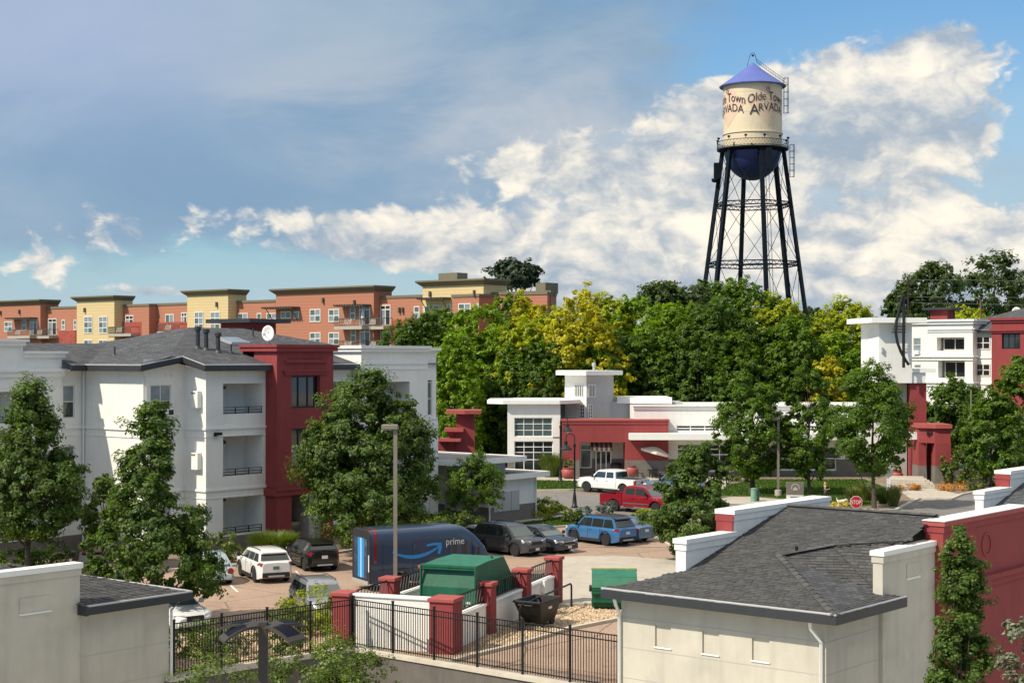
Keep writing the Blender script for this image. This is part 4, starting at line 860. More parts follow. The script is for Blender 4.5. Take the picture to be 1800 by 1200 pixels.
# ---------------------------------------------------------------- brick and yellow apartment block on the hill
def brick_block():
    P0 = (-14.6, 205.0); u = (-d1[0], -d1[1])                        # facade runs along -d1, faces the camera's left front
    a = thing('apartment_block', 'long orange brick and yellow apartment block on the hill behind', 'building', (P0[0], P0[1], 0), math.atan2(u[1], u[0]))
    f = Face(0, 0, (1, 0))
    def ux(px, d=0.):                                                # where the view line of a photo column meets the facade
        k = (px-CX)/F; x0, y0 = P0[0]-d2[0]*d, P0[1]-d2[1]*d         # plane shifted outwards by d
        return (k*y0-x0)/(u[0]-k*u[1])
    def zz(px, py, d=0.):
        t = ux(px, d); Y = P0[1]-d2[1]*d+t*u[1]; return H-(py-YH)/F*Y
    ROOF = 18.7; FL = 14.75; GZ = 3.5
    glass_mix = lambda i, j: M['curtain'] if (i+j) % 3 != 1 else M['glass2']
    def unit(p0, p1, d, top, m, name, cor=True, ret=2.2, lower=None, depth=3.4, over=.7, skew=0.):
        u0, u1 = ux(p0, d), ux(p1, d); g = Face(0, -d, (1, 0)); mb = MB()
        mb.cm = 0; zl = FL-.35
        k = skew*depth
        def foot(e): return [(u0-e, -d-e), (u1+e, -d-e), (u1+e-k, -d+depth), (u0-e, -d+depth)]
        mb.prism(foot(0), GZ, top); w = mb.build(name, M[m], a)
        mb = MB()
        if cor: mb.loft([[(*q, z) for q in foot(e)] for e, z in ((over, top+.62), (over, top+.42), (.06, top-.12))])
        else: mb.prism(foot(.1), top-.02, top+.32)
        mb.build('cornice', M['eave'], w); return g, w
    def win(g, px0, px1, py0, py1, d, nx=2, nz=2, w=None, gm=None):
        u0, u1 = ux(px0, d), ux(px1, d); pm = (px0+px1)/2
        g.window(w or a, u0, u1, zz(pm, py1, d), zz(pm, py0, d), nx, nz, d=.03, fw=.13, mixg=glass_mix if gm is None else None, gm=gm, panes=(px1-px0)/nx > 3)
    # main wall, then bays, left to right (photo columns)
    unit(-140, 968, -1.2, ROOF, 'brick', 'wall', False, depth=16, skew=.86)
    g1, w1 = unit(-60, 71, 0, ROOF+.9, 'brick', 'brick_bay'); gy1, wy1 = unit(135, 201, .4, ROOF+1.05, 'yellow', 'yellow_bay')
    g2, w2 = unit(249, 262, .3, ROOF-.1, 'brick', 'brick_bay', False); gy2, wy2 = unit(329, 401, .4, ROOF+1.3, 'yellow', 'yellow_bay')
    g3, w3 = unit(485, 657, 0, ROOF+1.05, 'brick', 'brick_bay'); gy3, wy3 = unit(743, 850, .3, ROOF+1.35, 'yellow', 'yellow_bay', depth=4.5); g4, w4 = unit(795, 842, 2.2, ROOF-.3, 'brick', 'brick_bay', False, depth=4)
    g5, w5 = unit(905, 962, .5, ROOF-.2, 'brick', 'brick_bay', False, depth=6, skew=.55)
    mb = MB(); mb.box(ux(752), ux(785), 2, 4, ROOF+1.8, ROOF+3.0); mb.build('roof_screen', M['eave'], a)
    mb = MB(); mb.box(ux(928), ux(945), 1.5, 4, ROOF, ROOF+1.3); mb.build('roof_screen', M['eave'], a)
    gm = Face(0, 1.2, (1, 0))
    # rough brick band under the top storey windows
    for p0, p1 in ((104, 134), (215, 250), (262, 330), (690, 745)):
        mb = MB(); gm.box(mb, ux(p0, -1.2), ux(p1, -1.2), -.05, .12, GZ, zz((p0+p1)/2, 581 if p0 < 200 else (566 if p0 < 600 else 562), -1.2)); mb.build('rough_brick_band', M['brick2'], a)
    # windows
    for px in ((8, 22),): win(g1, *px, 565, 583, 0)
    win(gm, 109, 115, 562, 580, -1.2, 1, 2); win(gm, 130, 135, 562, 580, -1.2, 1, 2)
    for q in ((148, 163), (174, 189)): win(gy1, *q, 556, 586, .4, 2, 3); win(gy1, *q, 597, 620, .4, 2, 2)
    win(gm, 291, 306, 552, 583, -1.2, 2, 2)
    for q in ((342, 358), (370, 387)): win(gy2, *q, 548, 580, .4, 2, 3)
    for q in ((419, 436), (452, 460), (469, 488)): win(gm if q[0] < 480 else g3, *q, 550, 571, -1.2, 2 if q[1]-q[0] > 9 else 1, 2)
    win(g3, 494, 512, 547, 560, 0, 2, 1); win(g3, 517, 526, 547, 560, 0, 1, 1)
    for q in ((545, 564), (578, 597)): win(g3, *q, 543, 566, 0); win(g3, *q, 584, 606, 0)
    win(gm, 728, 738, 538, 560, -1.2, 1, 2); win(gy3, 746, 756, 537, 560, .3, 1, 2); win(gy3, 762, 773, 536, 560, .3, 1, 2); win(gy3, 786, 793, 534, 550, .3, 1, 1)
    win(g4, 806, 828, 533, 553, 2.2); win(g4, 848-10, 842, 533, 548, 2.2, 1, 1)
    # balcony doors, slabs, railings, slatted canopies
    def balc(g, px0, px1, d, doors, py_floor, canopy=None, wins=()):
        u0, u1 = ux(px0, d), ux(px1, d); z = zz((px0+px1)/2, py_floor, d)
        for a0, a1 in doors:
            b0, b1 = ux(a0, d), ux(a1, d); g.window(a, b0, b1, z+.05, z+2.75, 2, 2, d=.03, fw=.13, zsplit=[z+.05, z+2.15, z+2.75], mixg=lambda i, j: M['curtain'] if i == 0 and j == 0 else None, name='balcony_door')
        for a0, a1 in wins: g.window(a, ux(a0, d), ux(a1, d), z+.8, z+2.65, 1, 2, d=.03, fw=.12, gm=M['glass2'])
        mb = MB(); g.box(mb, u0, u1, 0, 1.7, z-.45, z-.05); s = mb.build('balcony_slab', M['slab'], a)
        mb = MB(); g.box(mb, u0, u1, 1.62, 1.68, z+.95, z+1.03); g.box(mb, u0, u1, 1.62, 1.68, z+.05, z+.12); n = max(8, int((u1-u0)/.22))
        for i in range(n+1): v = u0+(u1-u0)*i/n; g.box(mb, v-.022, v+.022, 1.63, 1.67, z+.1, z+.97)
        for v in (u0+.03, u1-.03): g.box(mb, v-.03, v+.03, 0, 1.65, z+.95, z+1.03); g.box(mb, v-.03, v+.03, 0, 1.65, z+.05, z+.12)
        mb.build('railing', M['bronze'], s)
        mb = MB(); v0 = u0+.35*(u1-u0); v1 = v0+min(1.5, .3*(u1-u0))
        for k in range(5):
            q = v0+(v1-v0)*k/5; mb.poly([g.pt(q, 1.7, z+.18), g.pt(q+.14, 1.7, z+.18), g.pt(min(v1, q+.5), 1.7, z+.9), g.pt(min(v1-.12, q+.36), 1.7, z+.9)])
        mb.build('rail_screen', M['slab'], s)
        if canopy:
            c0, c1, cy = canopy; zc = zz((c0+c1)/2, cy, d); mb = MB(); g.box(mb, ux(c0, d), ux(c1, d), .0, 1.5, zc, zc+.1)
            for k in range(12): q = ux(c0, d)+(ux(c1, d)-ux(c0, d))*k/11; g.box(mb, q-.06, q+.06, -.02, 1.75, zc+.103, zc+.26)
            mb.build('slatted_canopy', M['bronze'], a)
    balc(g1, 29, 68, 0, [(53, 66)], 590, (24, 66, 561), [(39, 47)]); balc(gm, 69, 102, -1.2, [(85, 100)], 590)
    balc(gm, 206, 246, -1.2, [(221, 235)], 586); balc(gm, 292, 331, -1.2, [(319, 329)], 582)
    balc(g3, 603, 652, 0, [(632, 651)], 573, (602, 652, 539), [(616, 625)]); balc(gm, 652, 690, -1.2, [(669, 687)], 573)
    balc(g3, 603, 652, 0, [(633, 651)], 612, None, [(617, 626)]); balc(gm, 652, 690, -1.2, [(669, 687)], 612)
    for g, d, c0, c1, cy in ((gy3, .3, 748, 793, 527), (g3, 0, 476, 527, 543)):
        zc = zz((c0+c1)/2, cy, d); mb = MB(); g.box(mb, ux(c0, d), ux(c1, d), 0, 1.5, zc, zc+.1)
        for k in range(12): q = ux(c0, d)+(ux(c1, d)-ux(c0, d))*k/11; g.box(mb, q-.06, q+.06, -.02, 1.75, zc+.103, zc+.26)
        for q in (c0+4, c1-4): mb.tube([g.pt(ux(q, d), 1.3, zc), g.pt(ux(q, d), .05, zc-1.5)], .06, 5)
        mb.build('slatted_canopy', M['bronze'], a)
    for g, d, px, py in ((gy1, .4, 150, 545), (gy2, .4, 382, 535), (g3, 0, 569, 528), (gy3, .3, 757, 517), (g4, 2.2, 835, 515), (g1, 0, 35, 548), (g1, 0, 2, 550), (g3, 0, 624, 532), (gm, -1.2, 703, 545), (gm, -1.2, 709, 545)):
        mb = MB(); q = ux(px, d); z = zz(px, py, d); g.box(mb, q-.12, q+.12, 0, .3, z-.35, z+.35); mb.build('wall_lamp', M['bronze'], a)
    # folded parasol on the upper balcony
    q = ux(661, -2.4); z = zz(661, 573, -2.4); t = thing('folded_parasol', 'closed white parasol on the brick block balcony', 'parasol', (P0[0]+u[0]*q-d2[0]*0, P0[1]+u[1]*q-d2[1]*.2, z-.45+.4), 0)
    mb = MB(); mb.lathe([(.04, 0), (.04, .9), (.3, 1.0), (.24, 1.6), (.08, 2.5), (.02, 2.7)], 10); mb.build('closed_canopy', M['trim'], t, 40)
    return a
brick_block()

# ---------------------------------------------------------------- white and red apartment building at the right
def right_apartment():
    c = P(1710, 600, 227); u = (-d1[0], -d1[1]); P0 = (c[0], c[1])
    a = thing('apartment_building', 'white and red apartment building at the right behind the trees', 'building', (P0[0], P0[1], 0), math.atan2(u[1], u[0]))
    def ux(px, d=0.):
        k = (px-CX)/F; x0, y0 = P0[0]-d2[0]*d, P0[1]-d2[1]*d; return (k*y0-x0)/(u[0]-k*u[1])
    def zz(px, py, d=0.): return H-(py-YH)/F*(P0[1]-d2[1]*d+ux(px, d)*u[1])
    f = Face(0, 0, (1, 0)); u0 = ux(1588); TOP = zz(1690, 564); G0 = 1.0
    holes = [(ux(1647), ux(1695), zz(1670, 616), zz(1670, 593)), (ux(1649), ux(1696), zz(1670, 664), zz(1670, 634)), (ux(1605), ux(1619), zz(1612, 618), zz(1612, 594), .2), (ux(1607), ux(1619), zz(1612, 647), zz(1612, 641), .2)]
    mb = MB(); f.wall(mb, u0, 0, G0, TOP, holes, 1.5); Face(0, 0, (0, 1)).wall(mb, 0, 12, G0, TOP); mb.poly([(u0, 0, TOP), (0, 0, TOP), (0, 12, TOP), (u0, 12, TOP)])
    w = mb.build('corner_unit', M['white'], a)
    for h in holes[:2]:
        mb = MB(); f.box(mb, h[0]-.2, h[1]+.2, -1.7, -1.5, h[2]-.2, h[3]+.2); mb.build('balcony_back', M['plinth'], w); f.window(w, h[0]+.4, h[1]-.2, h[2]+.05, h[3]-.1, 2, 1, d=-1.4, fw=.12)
    for h in holes[2:]: f.window(w, h[0], h[1], h[2], h[3], 1, 2 if h[3]-h[2] > 1 else 1, d=-.1, fw=.1, mixg=lambda i, j: M['curtain'])
    mb = MB(); f.box(mb, holes[2][0]+.2, holes[2][1]-.2, -.1, .5, holes[2][2]-.4, holes[2][2]+.2); mb.build('air_conditioner', M['trim'], w)
    for z, h, p, e in ((TOP+.1, .3, .5, .4), (TOP-.25, .35, .3, .2), (zz(1690, 578), .18, .2, .0), (zz(1690, 582.5), .12, .12, .0), (zz(1690, 626), .25, .3, .25), (zz(1690, 632), .2, .15, .1), (zz(1690, 672), .25, .3, .25), (zz(1690, 678), .2, .15, .1)):
        mb = MB(); f.box(mb, (ux(1630) if h < .2 else u0)-e, 0+e, -.1, p, z-h/2, z+h/2); mb.box(0, p, .05, 8, z-h/2, z+h/2); mb.build('moulding', M['trim'], w)
    # recessed link with windows
    g = Face(0, 1.6, (1, 0)); u1 = ux(1800, -1.6); mb = MB(); g.wall(mb, 0, u1, G0, zz(1725, 582, -1.6)); mb.build('link_wall', M['white'], a)
    for r in ((591, 614), (639, 661)): g.window(a, ux(1716, -1.6), ux(1741, -1.6), zz(1728, r[1], -1.6), zz(1728, r[0], -1.6), 2, 2, d=.04, fw=.14, gm=M['glass'])
    g.band(a, 0, u1, zz(1728, 628, -1.6), .3, .12, M['trim']); g.band(a, 0, u1, zz(1728, 674, -1.6), .3, .12, M['trim'])
    e = zz(1725, 580, -1.6); uvroof('roof', [[(-6, .9, e), (40, .9, e), (40, 14, e+3.9), (4, 14, e+3.9)], [(4, 14, e+3.9), (40, 14, e+3.9), (40, 27, e), (-6, 27, e)], [(-6, 27, e), (-6, .9, e), (4, 14, e+3.9)]], M['shingle'], a)
    fascia(a, [(u1, .9, e), (0.3, .9, e)], .35)
    # red tower
    r0, r1 = ux(1743, 1.2), ux(1830, 1.2); ft = Face(0, -1.2, (1, 0)); RT = zz(1770, 561, 1.2)
    wn = [(ux(1761, 1.2), ux(1793, 1.2), zz(1775, 613, 1.2), zz(1775, 586, 1.2), .4), (ux(1783, 1.2), ux(1800, 1.2), zz(1790, 660, 1.2), zz(1790, 636, 1.2), .4)]
    mb = MB(); ft.wall(mb, r0, r1, G0, RT, wn); Face(r0, 3, (0, -1)).wall(mb, 0, 4.2, G0, RT); mb.poly([(r0, -1.2, RT), (r1, -1.2, RT), (r1, 4, RT), (r0, 4, RT)]); t = mb.build('stair_tower', M['red'], a)
    for q in wn: ft.window(t, q[0], q[1], q[2], q[3], 3, 1, d=-.35, fw=.14, fm=M['iron'])
    for z, h, p in ((RT+.05, .35, .4), (RT-.3, .3, .2), (zz(1775, 580, 1.2), .25, .35), (zz(1775, 583.5, 1.2), .2, .2)): ft.band(t, r0, r1, z, h, p, M['red'], ext=p*.7)
    # rooftop box with a dark canopy
    c = P(1657, 556, 245); k = ((c[0]-P0[0])*u[0]+(c[1]-P0[1])*u[1], (c[0]-P0[0])*d2[0]+(c[1]-P0[1])*d2[1])
    mb = MB(); mb.box(k[0]-1.4, k[0]+1.4, k[1]-1.4, k[1]+1.4, e, P(1657, 545, 245)[2]); q = mb.build('rooftop_box', M['red'], a); mb = MB(); z = P(1657, 545, 245)[2]; mb.box(k[0]-2.4, k[0]+2.4, k[1]-2.2, k[1]+2.2, z+.003, z+.35); mb.build('canopy_roof', M['fascia'], q)
    dish('white satellite dish on the far roof behind the red tower', P(1787, 560, 236), R(-20), .7)
right_apartment()

# ---------------------------------------------------------------- clubhouse
CY = 149.0
def clubhouse():
    k = CY/F
    def X(px, Y=CY): return (px-CX)/F*Y
    def Z(py, Y=CY): return H-(py-YH)/F*Y
    a = thing('clubhouse', 'low modern clubhouse with red entry wall, white wings and square tower', 'building', (0, CY, 0), 0)
    def wl(name, px0, px1, top, Y, holes=(), m='white', base=None, dep=10, hd=.35, parent=None):
        y = Y-CY; f = Face(0, y, (1, 0)); x0, x1 = X(px0, Y), X(px1, Y); mb = MB(); zt = Z(top, Y); bz = Z(base, Y) if base else 0
        f.wall(mb, x0, x1, bz, zt, holes, hd); mb.poly([(x0, y, zt), (x1, y, zt), (x1, y+dep, zt), (x0, y+dep, zt)]); mb.poly([(x0, y+dep, 0), (x0, y, 0), (x0, y, zt), (x0, y+dep, zt)]); mb.poly([(x1, y, 0), (x1, y+dep, 0), (x1, y+dep, zt), (x1, y, zt)])
        w = mb.build(name, M[m], parent or a)
        return f, w
    PLZ = Z(806)
    # left hall
    y1 = CY-1.0
    h1 = (X(904, y1), X(971, y1), Z(767, y1), Z(734, y1)); h2 = (X(904, y1), X(972, y1), Z(838, y1)+.1, Z(775, y1))
    f, w = wl('hall', 892, 985, 709, y1, [h1, h2], 'white', dep=9)
    f.window(w, *h1, 4, 3, d=-.2, fw=.06, fm=M['trim'], gm=M['glass2']); z = h2[3]; f.window(w, *h2, 4, 4, d=-.2, fw=.07, fm=M['trim'], gm=M['glass'], zsplit=[h2[2], h2[2]+1.5, z-1.05, z-.55, z])
    f.band(w, X(971.5, y1), X(985, y1), Z(768, y1), .06, .05, M['plinth'])
    mb = MB(); f.box(mb, X(892, y1), h2[0], -.05, .04, 0, PLZ); mb.build('plinth', M['plinth'], w); mb = MB(); f.box(mb, h2[1], X(985, y1), -.05, .04, 0, PLZ); mb.build('plinth', M['plinth'], w)
    mb = MB(); zz0, zz1 = Z(710, y1-.5), Z(703.5, y1-.5); e = y1-.5-CY
    mb.prism([(X(856, y1), e+1.3), (X(884, y1-1.2), e), (X(984, y1-1.2), e), (X(1021, y1+1), e+2.6), (X(1021, y1+1), 8), (X(860, y1), 8)], zz0, zz1); mb.build('roof_slab', M['trim'], a)
    # back wall link behind the parapet
    f, w = wl('link_wall', 985, 1200, 706, CY+4.5, (), 'grey2', dep=4)
    # square tower set diagonally
    tx, ty = X(1032, CY+1), 2.2; s = X(1083, CY+1)-X(1032, CY+1)
    ang = [(-X(1032, CY+1)+X(995, CY+1), 1.9), (0, 0), (s, 2.6), (s-1.9, 5)]
    pt = [(tx+q[0], ty+q[1]) for q in ang]; TZ = Z(659, CY+3); mb = MB()
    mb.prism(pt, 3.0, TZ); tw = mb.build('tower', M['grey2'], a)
    mb = MB(); mb.extr([(pt[0][0]-.01, pt[0][1]-.012, 3), (pt[1][0]-.004, pt[1][1]-.012, 3), (pt[1][0]-.004, pt[1][1]-.012, TZ-.01), (pt[0][0]-.01, pt[0][1]-.012, TZ-.01)], (0, .008, 0)); mb.build('painted_lit_face', M['white'], tw)  # lighter sheet puts the sunlit tone of the left face into its colour
    def fc(p, q): L_ = math.hypot(q[0]-p[0], q[1]-p[1]); return Face(p[0], p[1], ((q[0]-p[0])/L_, (q[1]-p[1])/L_)), L_
    fL, lL = fc(pt[0], pt[1]); fR, lR = fc(pt[1], pt[2])
    for (ff, a0, a1) in ((fL, .45*lL, .88*lL), (fR, .04*lR, .32*lR)):
        ff.window(tw, a0, a1, Z(698, CY+2), Z(676, CY+2), 5, 1, d=.03, fw=.06, fm=M['trim'], gm=M['glass2'], panes=False)
    fL.window(tw, .72*lL, .93*lL, Z(735, CY+2), Z(711, CY+2), 2, 4, d=.03, fw=.06, fm=M['trim'], panes=False); fR.window(tw, .06*lR, .2*lR, Z(735, CY+2), Z(711, CY+2), 2, 4, d=.03, fw=.05, fm=M['trim'], gm=M['glass2'], panes=False)
    mb = MB(); mb.prism([(pt[0][0]-.9, pt[0][1]-.7), (pt[1][0]-.1, pt[1][1]-1.2), (pt[2][0]+.85, pt[2][1]-.7), (pt[3][0]+.4, pt[3][1]+1), (pt[0][0]-.6, pt[0][1]+4)], TZ+.003, TZ+.42); mb.build('roof_slab', M['trim'], tw)
    mb = MB(); mb.lathe([(.12, TZ+.4), (.12, TZ+.8), (.2, TZ+.85), (.2, TZ+1.1), (.06, TZ+1.2)], 10, (tx+.8, ty+2, 0)); mb.build('roof_vent', M['gutter'], tw)
    # right slab behind
    mb = MB(); yb = CY+6; mb.prism([(X(1083, yb), 4.5), (X(1176, yb), 3.2), (X(1176, yb), 9), (X(1083, yb), 9)], Z(708, yb), Z(697, yb)); mb.build('roof_slab', M['trim'], a)
    # red entry wall with a recess
    yr = CY-2.2; hole = (X(1019, yr), X(1099, yr), 0, Z(777, yr))
    f, w = wl('entry_wall', 989, 1175, 740, yr, [hole], 'red', dep=2.5, hd=2.4)
    mb = MB(); f.box(mb, X(987, yr), X(1177, yr), -2.6, .1, Z(740, yr)+.003, Z(737, yr)); mb.build('coping', M['redcap'], w)
    mb = MB(); f.box(mb, X(989, yr), X(1175, yr), -.05, .05, Z(745.5, yr), Z(740.5, yr)); mb.build('moulding', M['red'], w)
    mb = MB(); f.box(mb, X(989, yr), hole[0], -.05, .035, 0, PLZ); mb.build('plinth', M['plinth'], w); mb = MB(); f.box(mb, hole[1], X(1175, yr), -.05, .035, 0, PLZ); mb.build('plinth', M['plinth'], w)
    mb = MB(); f.box(mb, hole[0], hole[1], -2.5, -2.4, PLZ, hole[3]); mb.build('recess_back', M['cream'], w); mb = MB(); f.box(mb, hole[0], hole[1], -2.48, -2.36, 0, PLZ-.003); mb.build('plinth', M['plinth'], w)
    f.window(w, X(1020, yr+2), X(1040, yr+2), .7, hole[3]-.15, 1, 3, d=-2.25, fw=.09, fm=M['trim'], gm=M['glass2'], zsplit=[.7, 2.4, 2.9, hole[3]-.15])
    f.window(w, X(1047, yr+2), X(1075, yr+2), .02, hole[3]-.5, 3, 2, d=-2.25, fw=.1, fm=M['trim'], gm=M['glass'], name='entry_door', zsplit=[.02, 2.3, hole[3]-.5])
    mb = MB(); x0, x1 = X(1040, yr), X(1078, yr); n = 9
    for i in range(n):
        if i % 1 == 0: mb.cm = i % 2; q0, q1 = x0+(x1-x0)*i/n, x0+(x1-x0)*(i+1)/n; f_ = [f.pt(q0, -2.3, hole[3]-.05), f.pt(q1, -2.3, hole[3]-.05), f.pt(q1, -1.2, hole[3]-.55), f.pt(q0, -1.2, hole[3]-.55)]; mb.poly(f_); mb.poly([f.pt(q0, -1.2, hole[3]-.55), f.pt(q1, -1.2, hole[3]-.55), f.pt(q1, -1.2, hole[3]-.85), f.pt(q0, -1.2, hole[3]-.85)])
    mb.build('striped_awning', [M['plinth'], M['canvas']], w)
    # white right wing
    yw = CY-.8; wn = [(X(1189, yw), X(1264, yw), Z(758, yw), Z(747, yw), .3), (X(1190, yw), X(1290, yw), Z(828, yw), Z(780, yw), .3), (X(1370, yw), X(1445, yw), Z(758, yw), Z(747, yw), .3), (X(1345, yw), X(1470, yw), Z(826, yw), Z(785, yw), .3)]
    f, w = wl('wing', 1114, 1552, 714, yw, wn, 'white', dep=9)
    f.window(w, *wn[0][:4], 3, 2, d=-.15, fw=.09, fm=M['trim'], gm=M['glass']); f.window(w, *wn[2][:4], 3, 2, d=-.15, fw=.09, fm=M['trim'], gm=M['glass'])
    f.window(w, *wn[1][:4], 4, 3, d=-.15, fw=.1, fm=M['trim'], gm=M['glass'], zsplit=[wn[1][2], wn[1][2]+1.55, wn[1][2]+2.05, wn[1][3]]); f.window(w, *wn[3][:4], 5, 2, d=-.15, fw=.1, fm=M['trim'], gm=M['glass'])
    mb = MB(); f.box(mb, X(1112, yw), X(1554, yw), -.3, .22, Z(714, yw)+.003, Z(711, yw)); f.box(mb, X(1113, yw), X(1553, yw), -.3, .12, Z(718.5, yw), Z(714, yw)); mb.build('cornice', M['trim'], w)
    mb = MB(); f.box(mb, X(1114, yw), X(1552, yw), -9, -8.7, Z(714, yw), Z(707.5, yw+7)); mb.build('rear_parapet', M['trim'], w)
    mb = MB(); f.box(mb, X(1175.5, yw), wn[1][0], -.05, .04, 0, PLZ); f.box(mb, wn[1][1], wn[3][0], -.05, .04, 0, PLZ); f.box(mb, wn[3][1], X(1552, yw), -.05, .04, 0, PLZ); f.box(mb, wn[1][0], wn[1][1], -.05, .038, 0, wn[1][2]-.05); f.box(mb, wn[3][0], wn[3][1], -.05, .038, 0, wn[3][2]-.05); mb.build('plinth', M['plinth'], w)
    # long canopy
    yc = yw-2.9; mb = MB(); mb.box(X(1107, yc), X(1500, yc), yc-CY, yw-CY-.002, Z(773, yc), Z(762, yc)); mb.build('canopy', M['trim'], a)
    return a
clubhouse()

# ---------------------------------------------------------------- sign tower of the clubhouse: white box, red pylon, curved steel sculpture
def sign_tower():
    Y = 143.0; X = lambda px, y=Y: (px-CX)/F*y; Z = lambda py, y=Y: H-(py-YH)/F*y
    a = thing('sign_tower', 'white overhanging tower on a red pylon with a curved black steel sculpture', 'tower', (X(1600), Y, 0), 0); ox = X(1600)
    def x(px, y=Y): return X(px, y)-ox
    mb = MB(); mb.prism([(x(1535), 1.9), (x(1545), 0), (x(1603), 0), (x(1603), 5), (x(1535), 5)], Z(673), Z(568)); w = mb.build('tower_box', M['white'], a)
    mb = MB(); mb.prism([(x(1513), 1.2), (x(1528), -.9), (x(1625), -.9), (x(1625), 6), (x(1513), 6)], Z(567.5), Z(558.5)); mb.build('roof_slab', M['trim'], w)
    mb = MB(); mb.box(x(1603)+.002, x(1628), .15, 3, Z(673), Z(655)); mb.box(x(1603)+.002, x(1645), 0, 3.2, Z(654.8), Z(648)); mb.build('side_box', M['trim'], w)
    mb = MB(); mb.box(x(1602), x(1630), .3, 2.4, 0, Z(673)-.003); mb.build('pylon', M['red'], a)
    mb = MB(); mb.box(x(1575), x(1600), 1.2, 4, 0, Z(673)-.003); mb.build('core_wall', M['soffit'], a)
    # sculpture: a straight mast and a bow, tied by short rungs
    q = -.9; mb = MB(); mb.tube([(x(1584), q, Z(519)), (x(1584), q, Z(646))], .13, 8); s = mb.build('steel_mast', M['iron'], a, 50)
    bow = [(1582, 521), (1576, 545), (1571, 566), (1570, 585), (1573, 602), (1579, 618), (1586, 631), (1593, 641)]
    mb = MB(); mb.tube([(x(p), q-.05, Z(r)) for p, r in bow], .13, 8); mb.build('steel_bow', M['iron'], a, 50)
    for r, p0 in ((574, 1567), (579, 1565), (584, 1563)):
        mb = MB(); mb.tube([(x(p0), q+.02, Z(r)), (x(1588), q+.02, Z(r))], .05, 5); mb.tube([(x(1584), q, Z(r)), (x(1584), .1, Z(r))], .05, 5); mb.build('rung', M['iron'], a)
    mb = MB(); mb.box(x(1549), x(1552), -.2, .02, Z(620), Z(610)); mb.build('wall_lamp', M['gutter'], w)
sign_tower()
def portal():
    Y = 139.0; ox, _, _ = G(1640, 850); c = G(1640, 848); Yc = c[1]; s = Yc/F; X = lambda px: (px-CX)*s-c[0]; Z = lambda py: H-(py-YH)*s
    a = thing('entrance_portal', 'red and grey battered entrance portal beside the clubhouse steps', 'portal', (c[0], Yc, 0), 0)
    zt, zg = Z(752), Z(818)
    def taper(x0, x1, y0, y1, z0, z1, b0, b1):
        mb = MB(); mb.loft([[(x0-b0, y0-b0, z0), (x1+b0, y0-b0, z0), (x1+b0, y1, z0), (x0-b0, y1, z0)], [(x0-b1, y0-b1, z1), (x1+b1, y0-b1, z1), (x1+b1, y1, z1), (x0-b1, y1, z1)]]); return mb
    for nm, x0, x1, y0 in (('left_pier', 1616, 1628, .2), ('right_pier', 1641, 1667, -.7)):
        b = taper(X(x0), X(x1), y0, 2.2, 0, zg, .12, .06); b.build('pier_base', M['plinth'], a); b = taper(X(x0), X(x1), y0, 2.2, zg+.002, Z(778), .06, .03); b.build('pier', M['red'], a)
    mb = MB(); mb.add([], []); mb.prism([(X(1616), .2), (X(1641), -.5), (X(1667), -.7), (X(1667), 2.2), (X(1616), 2.2)], Z(778)+.002, zt); l = mb.build('lintel', M['red'], a)
    mb = MB(); mb.prism([(X(1613), .0), (X(1641), -.8), (X(1668.5), -1.0), (X(1668.5), 2.4), (X(1613), 2.4)], zt+.002, Z(745)); mb.build('cornice', M['redcap'], a)
    for px in (1628, 1634):
        mb = MB(); mb.box(X(px), X(px+3), -.42, -.1, Z(764), Z(757)); mb.build('slot', M['dark'], l)
    mb = MB(); mb.tube([(X(1642), -1.1, 1.5), (X(1651), -1.6, .9)], .03, 5); mb.tube([(X(1651), -1.6, .9), (X(1651), -1.6, 0)], .03, 5); mb.build('handrail', M['iron'], a)
    mb = MB(); mb.box(X(1600), X(1617), .8, 1.4, Z(773), Z(760)); mb.build('white_beam', M['trim'], a)
portal()
def steps():
    c = G(1612, 858); a = thing('entrance_steps', 'pale concrete entrance steps before the red portal', 'steps', c, R(-12))
    for k in range(4):
        mb = MB(); mb.box(-2.0-.1*k, 1.5-.25*k, k*.42, 6, k*.15+.001, k*.15+.15); mb.build('step', M['conc'], a)
steps()

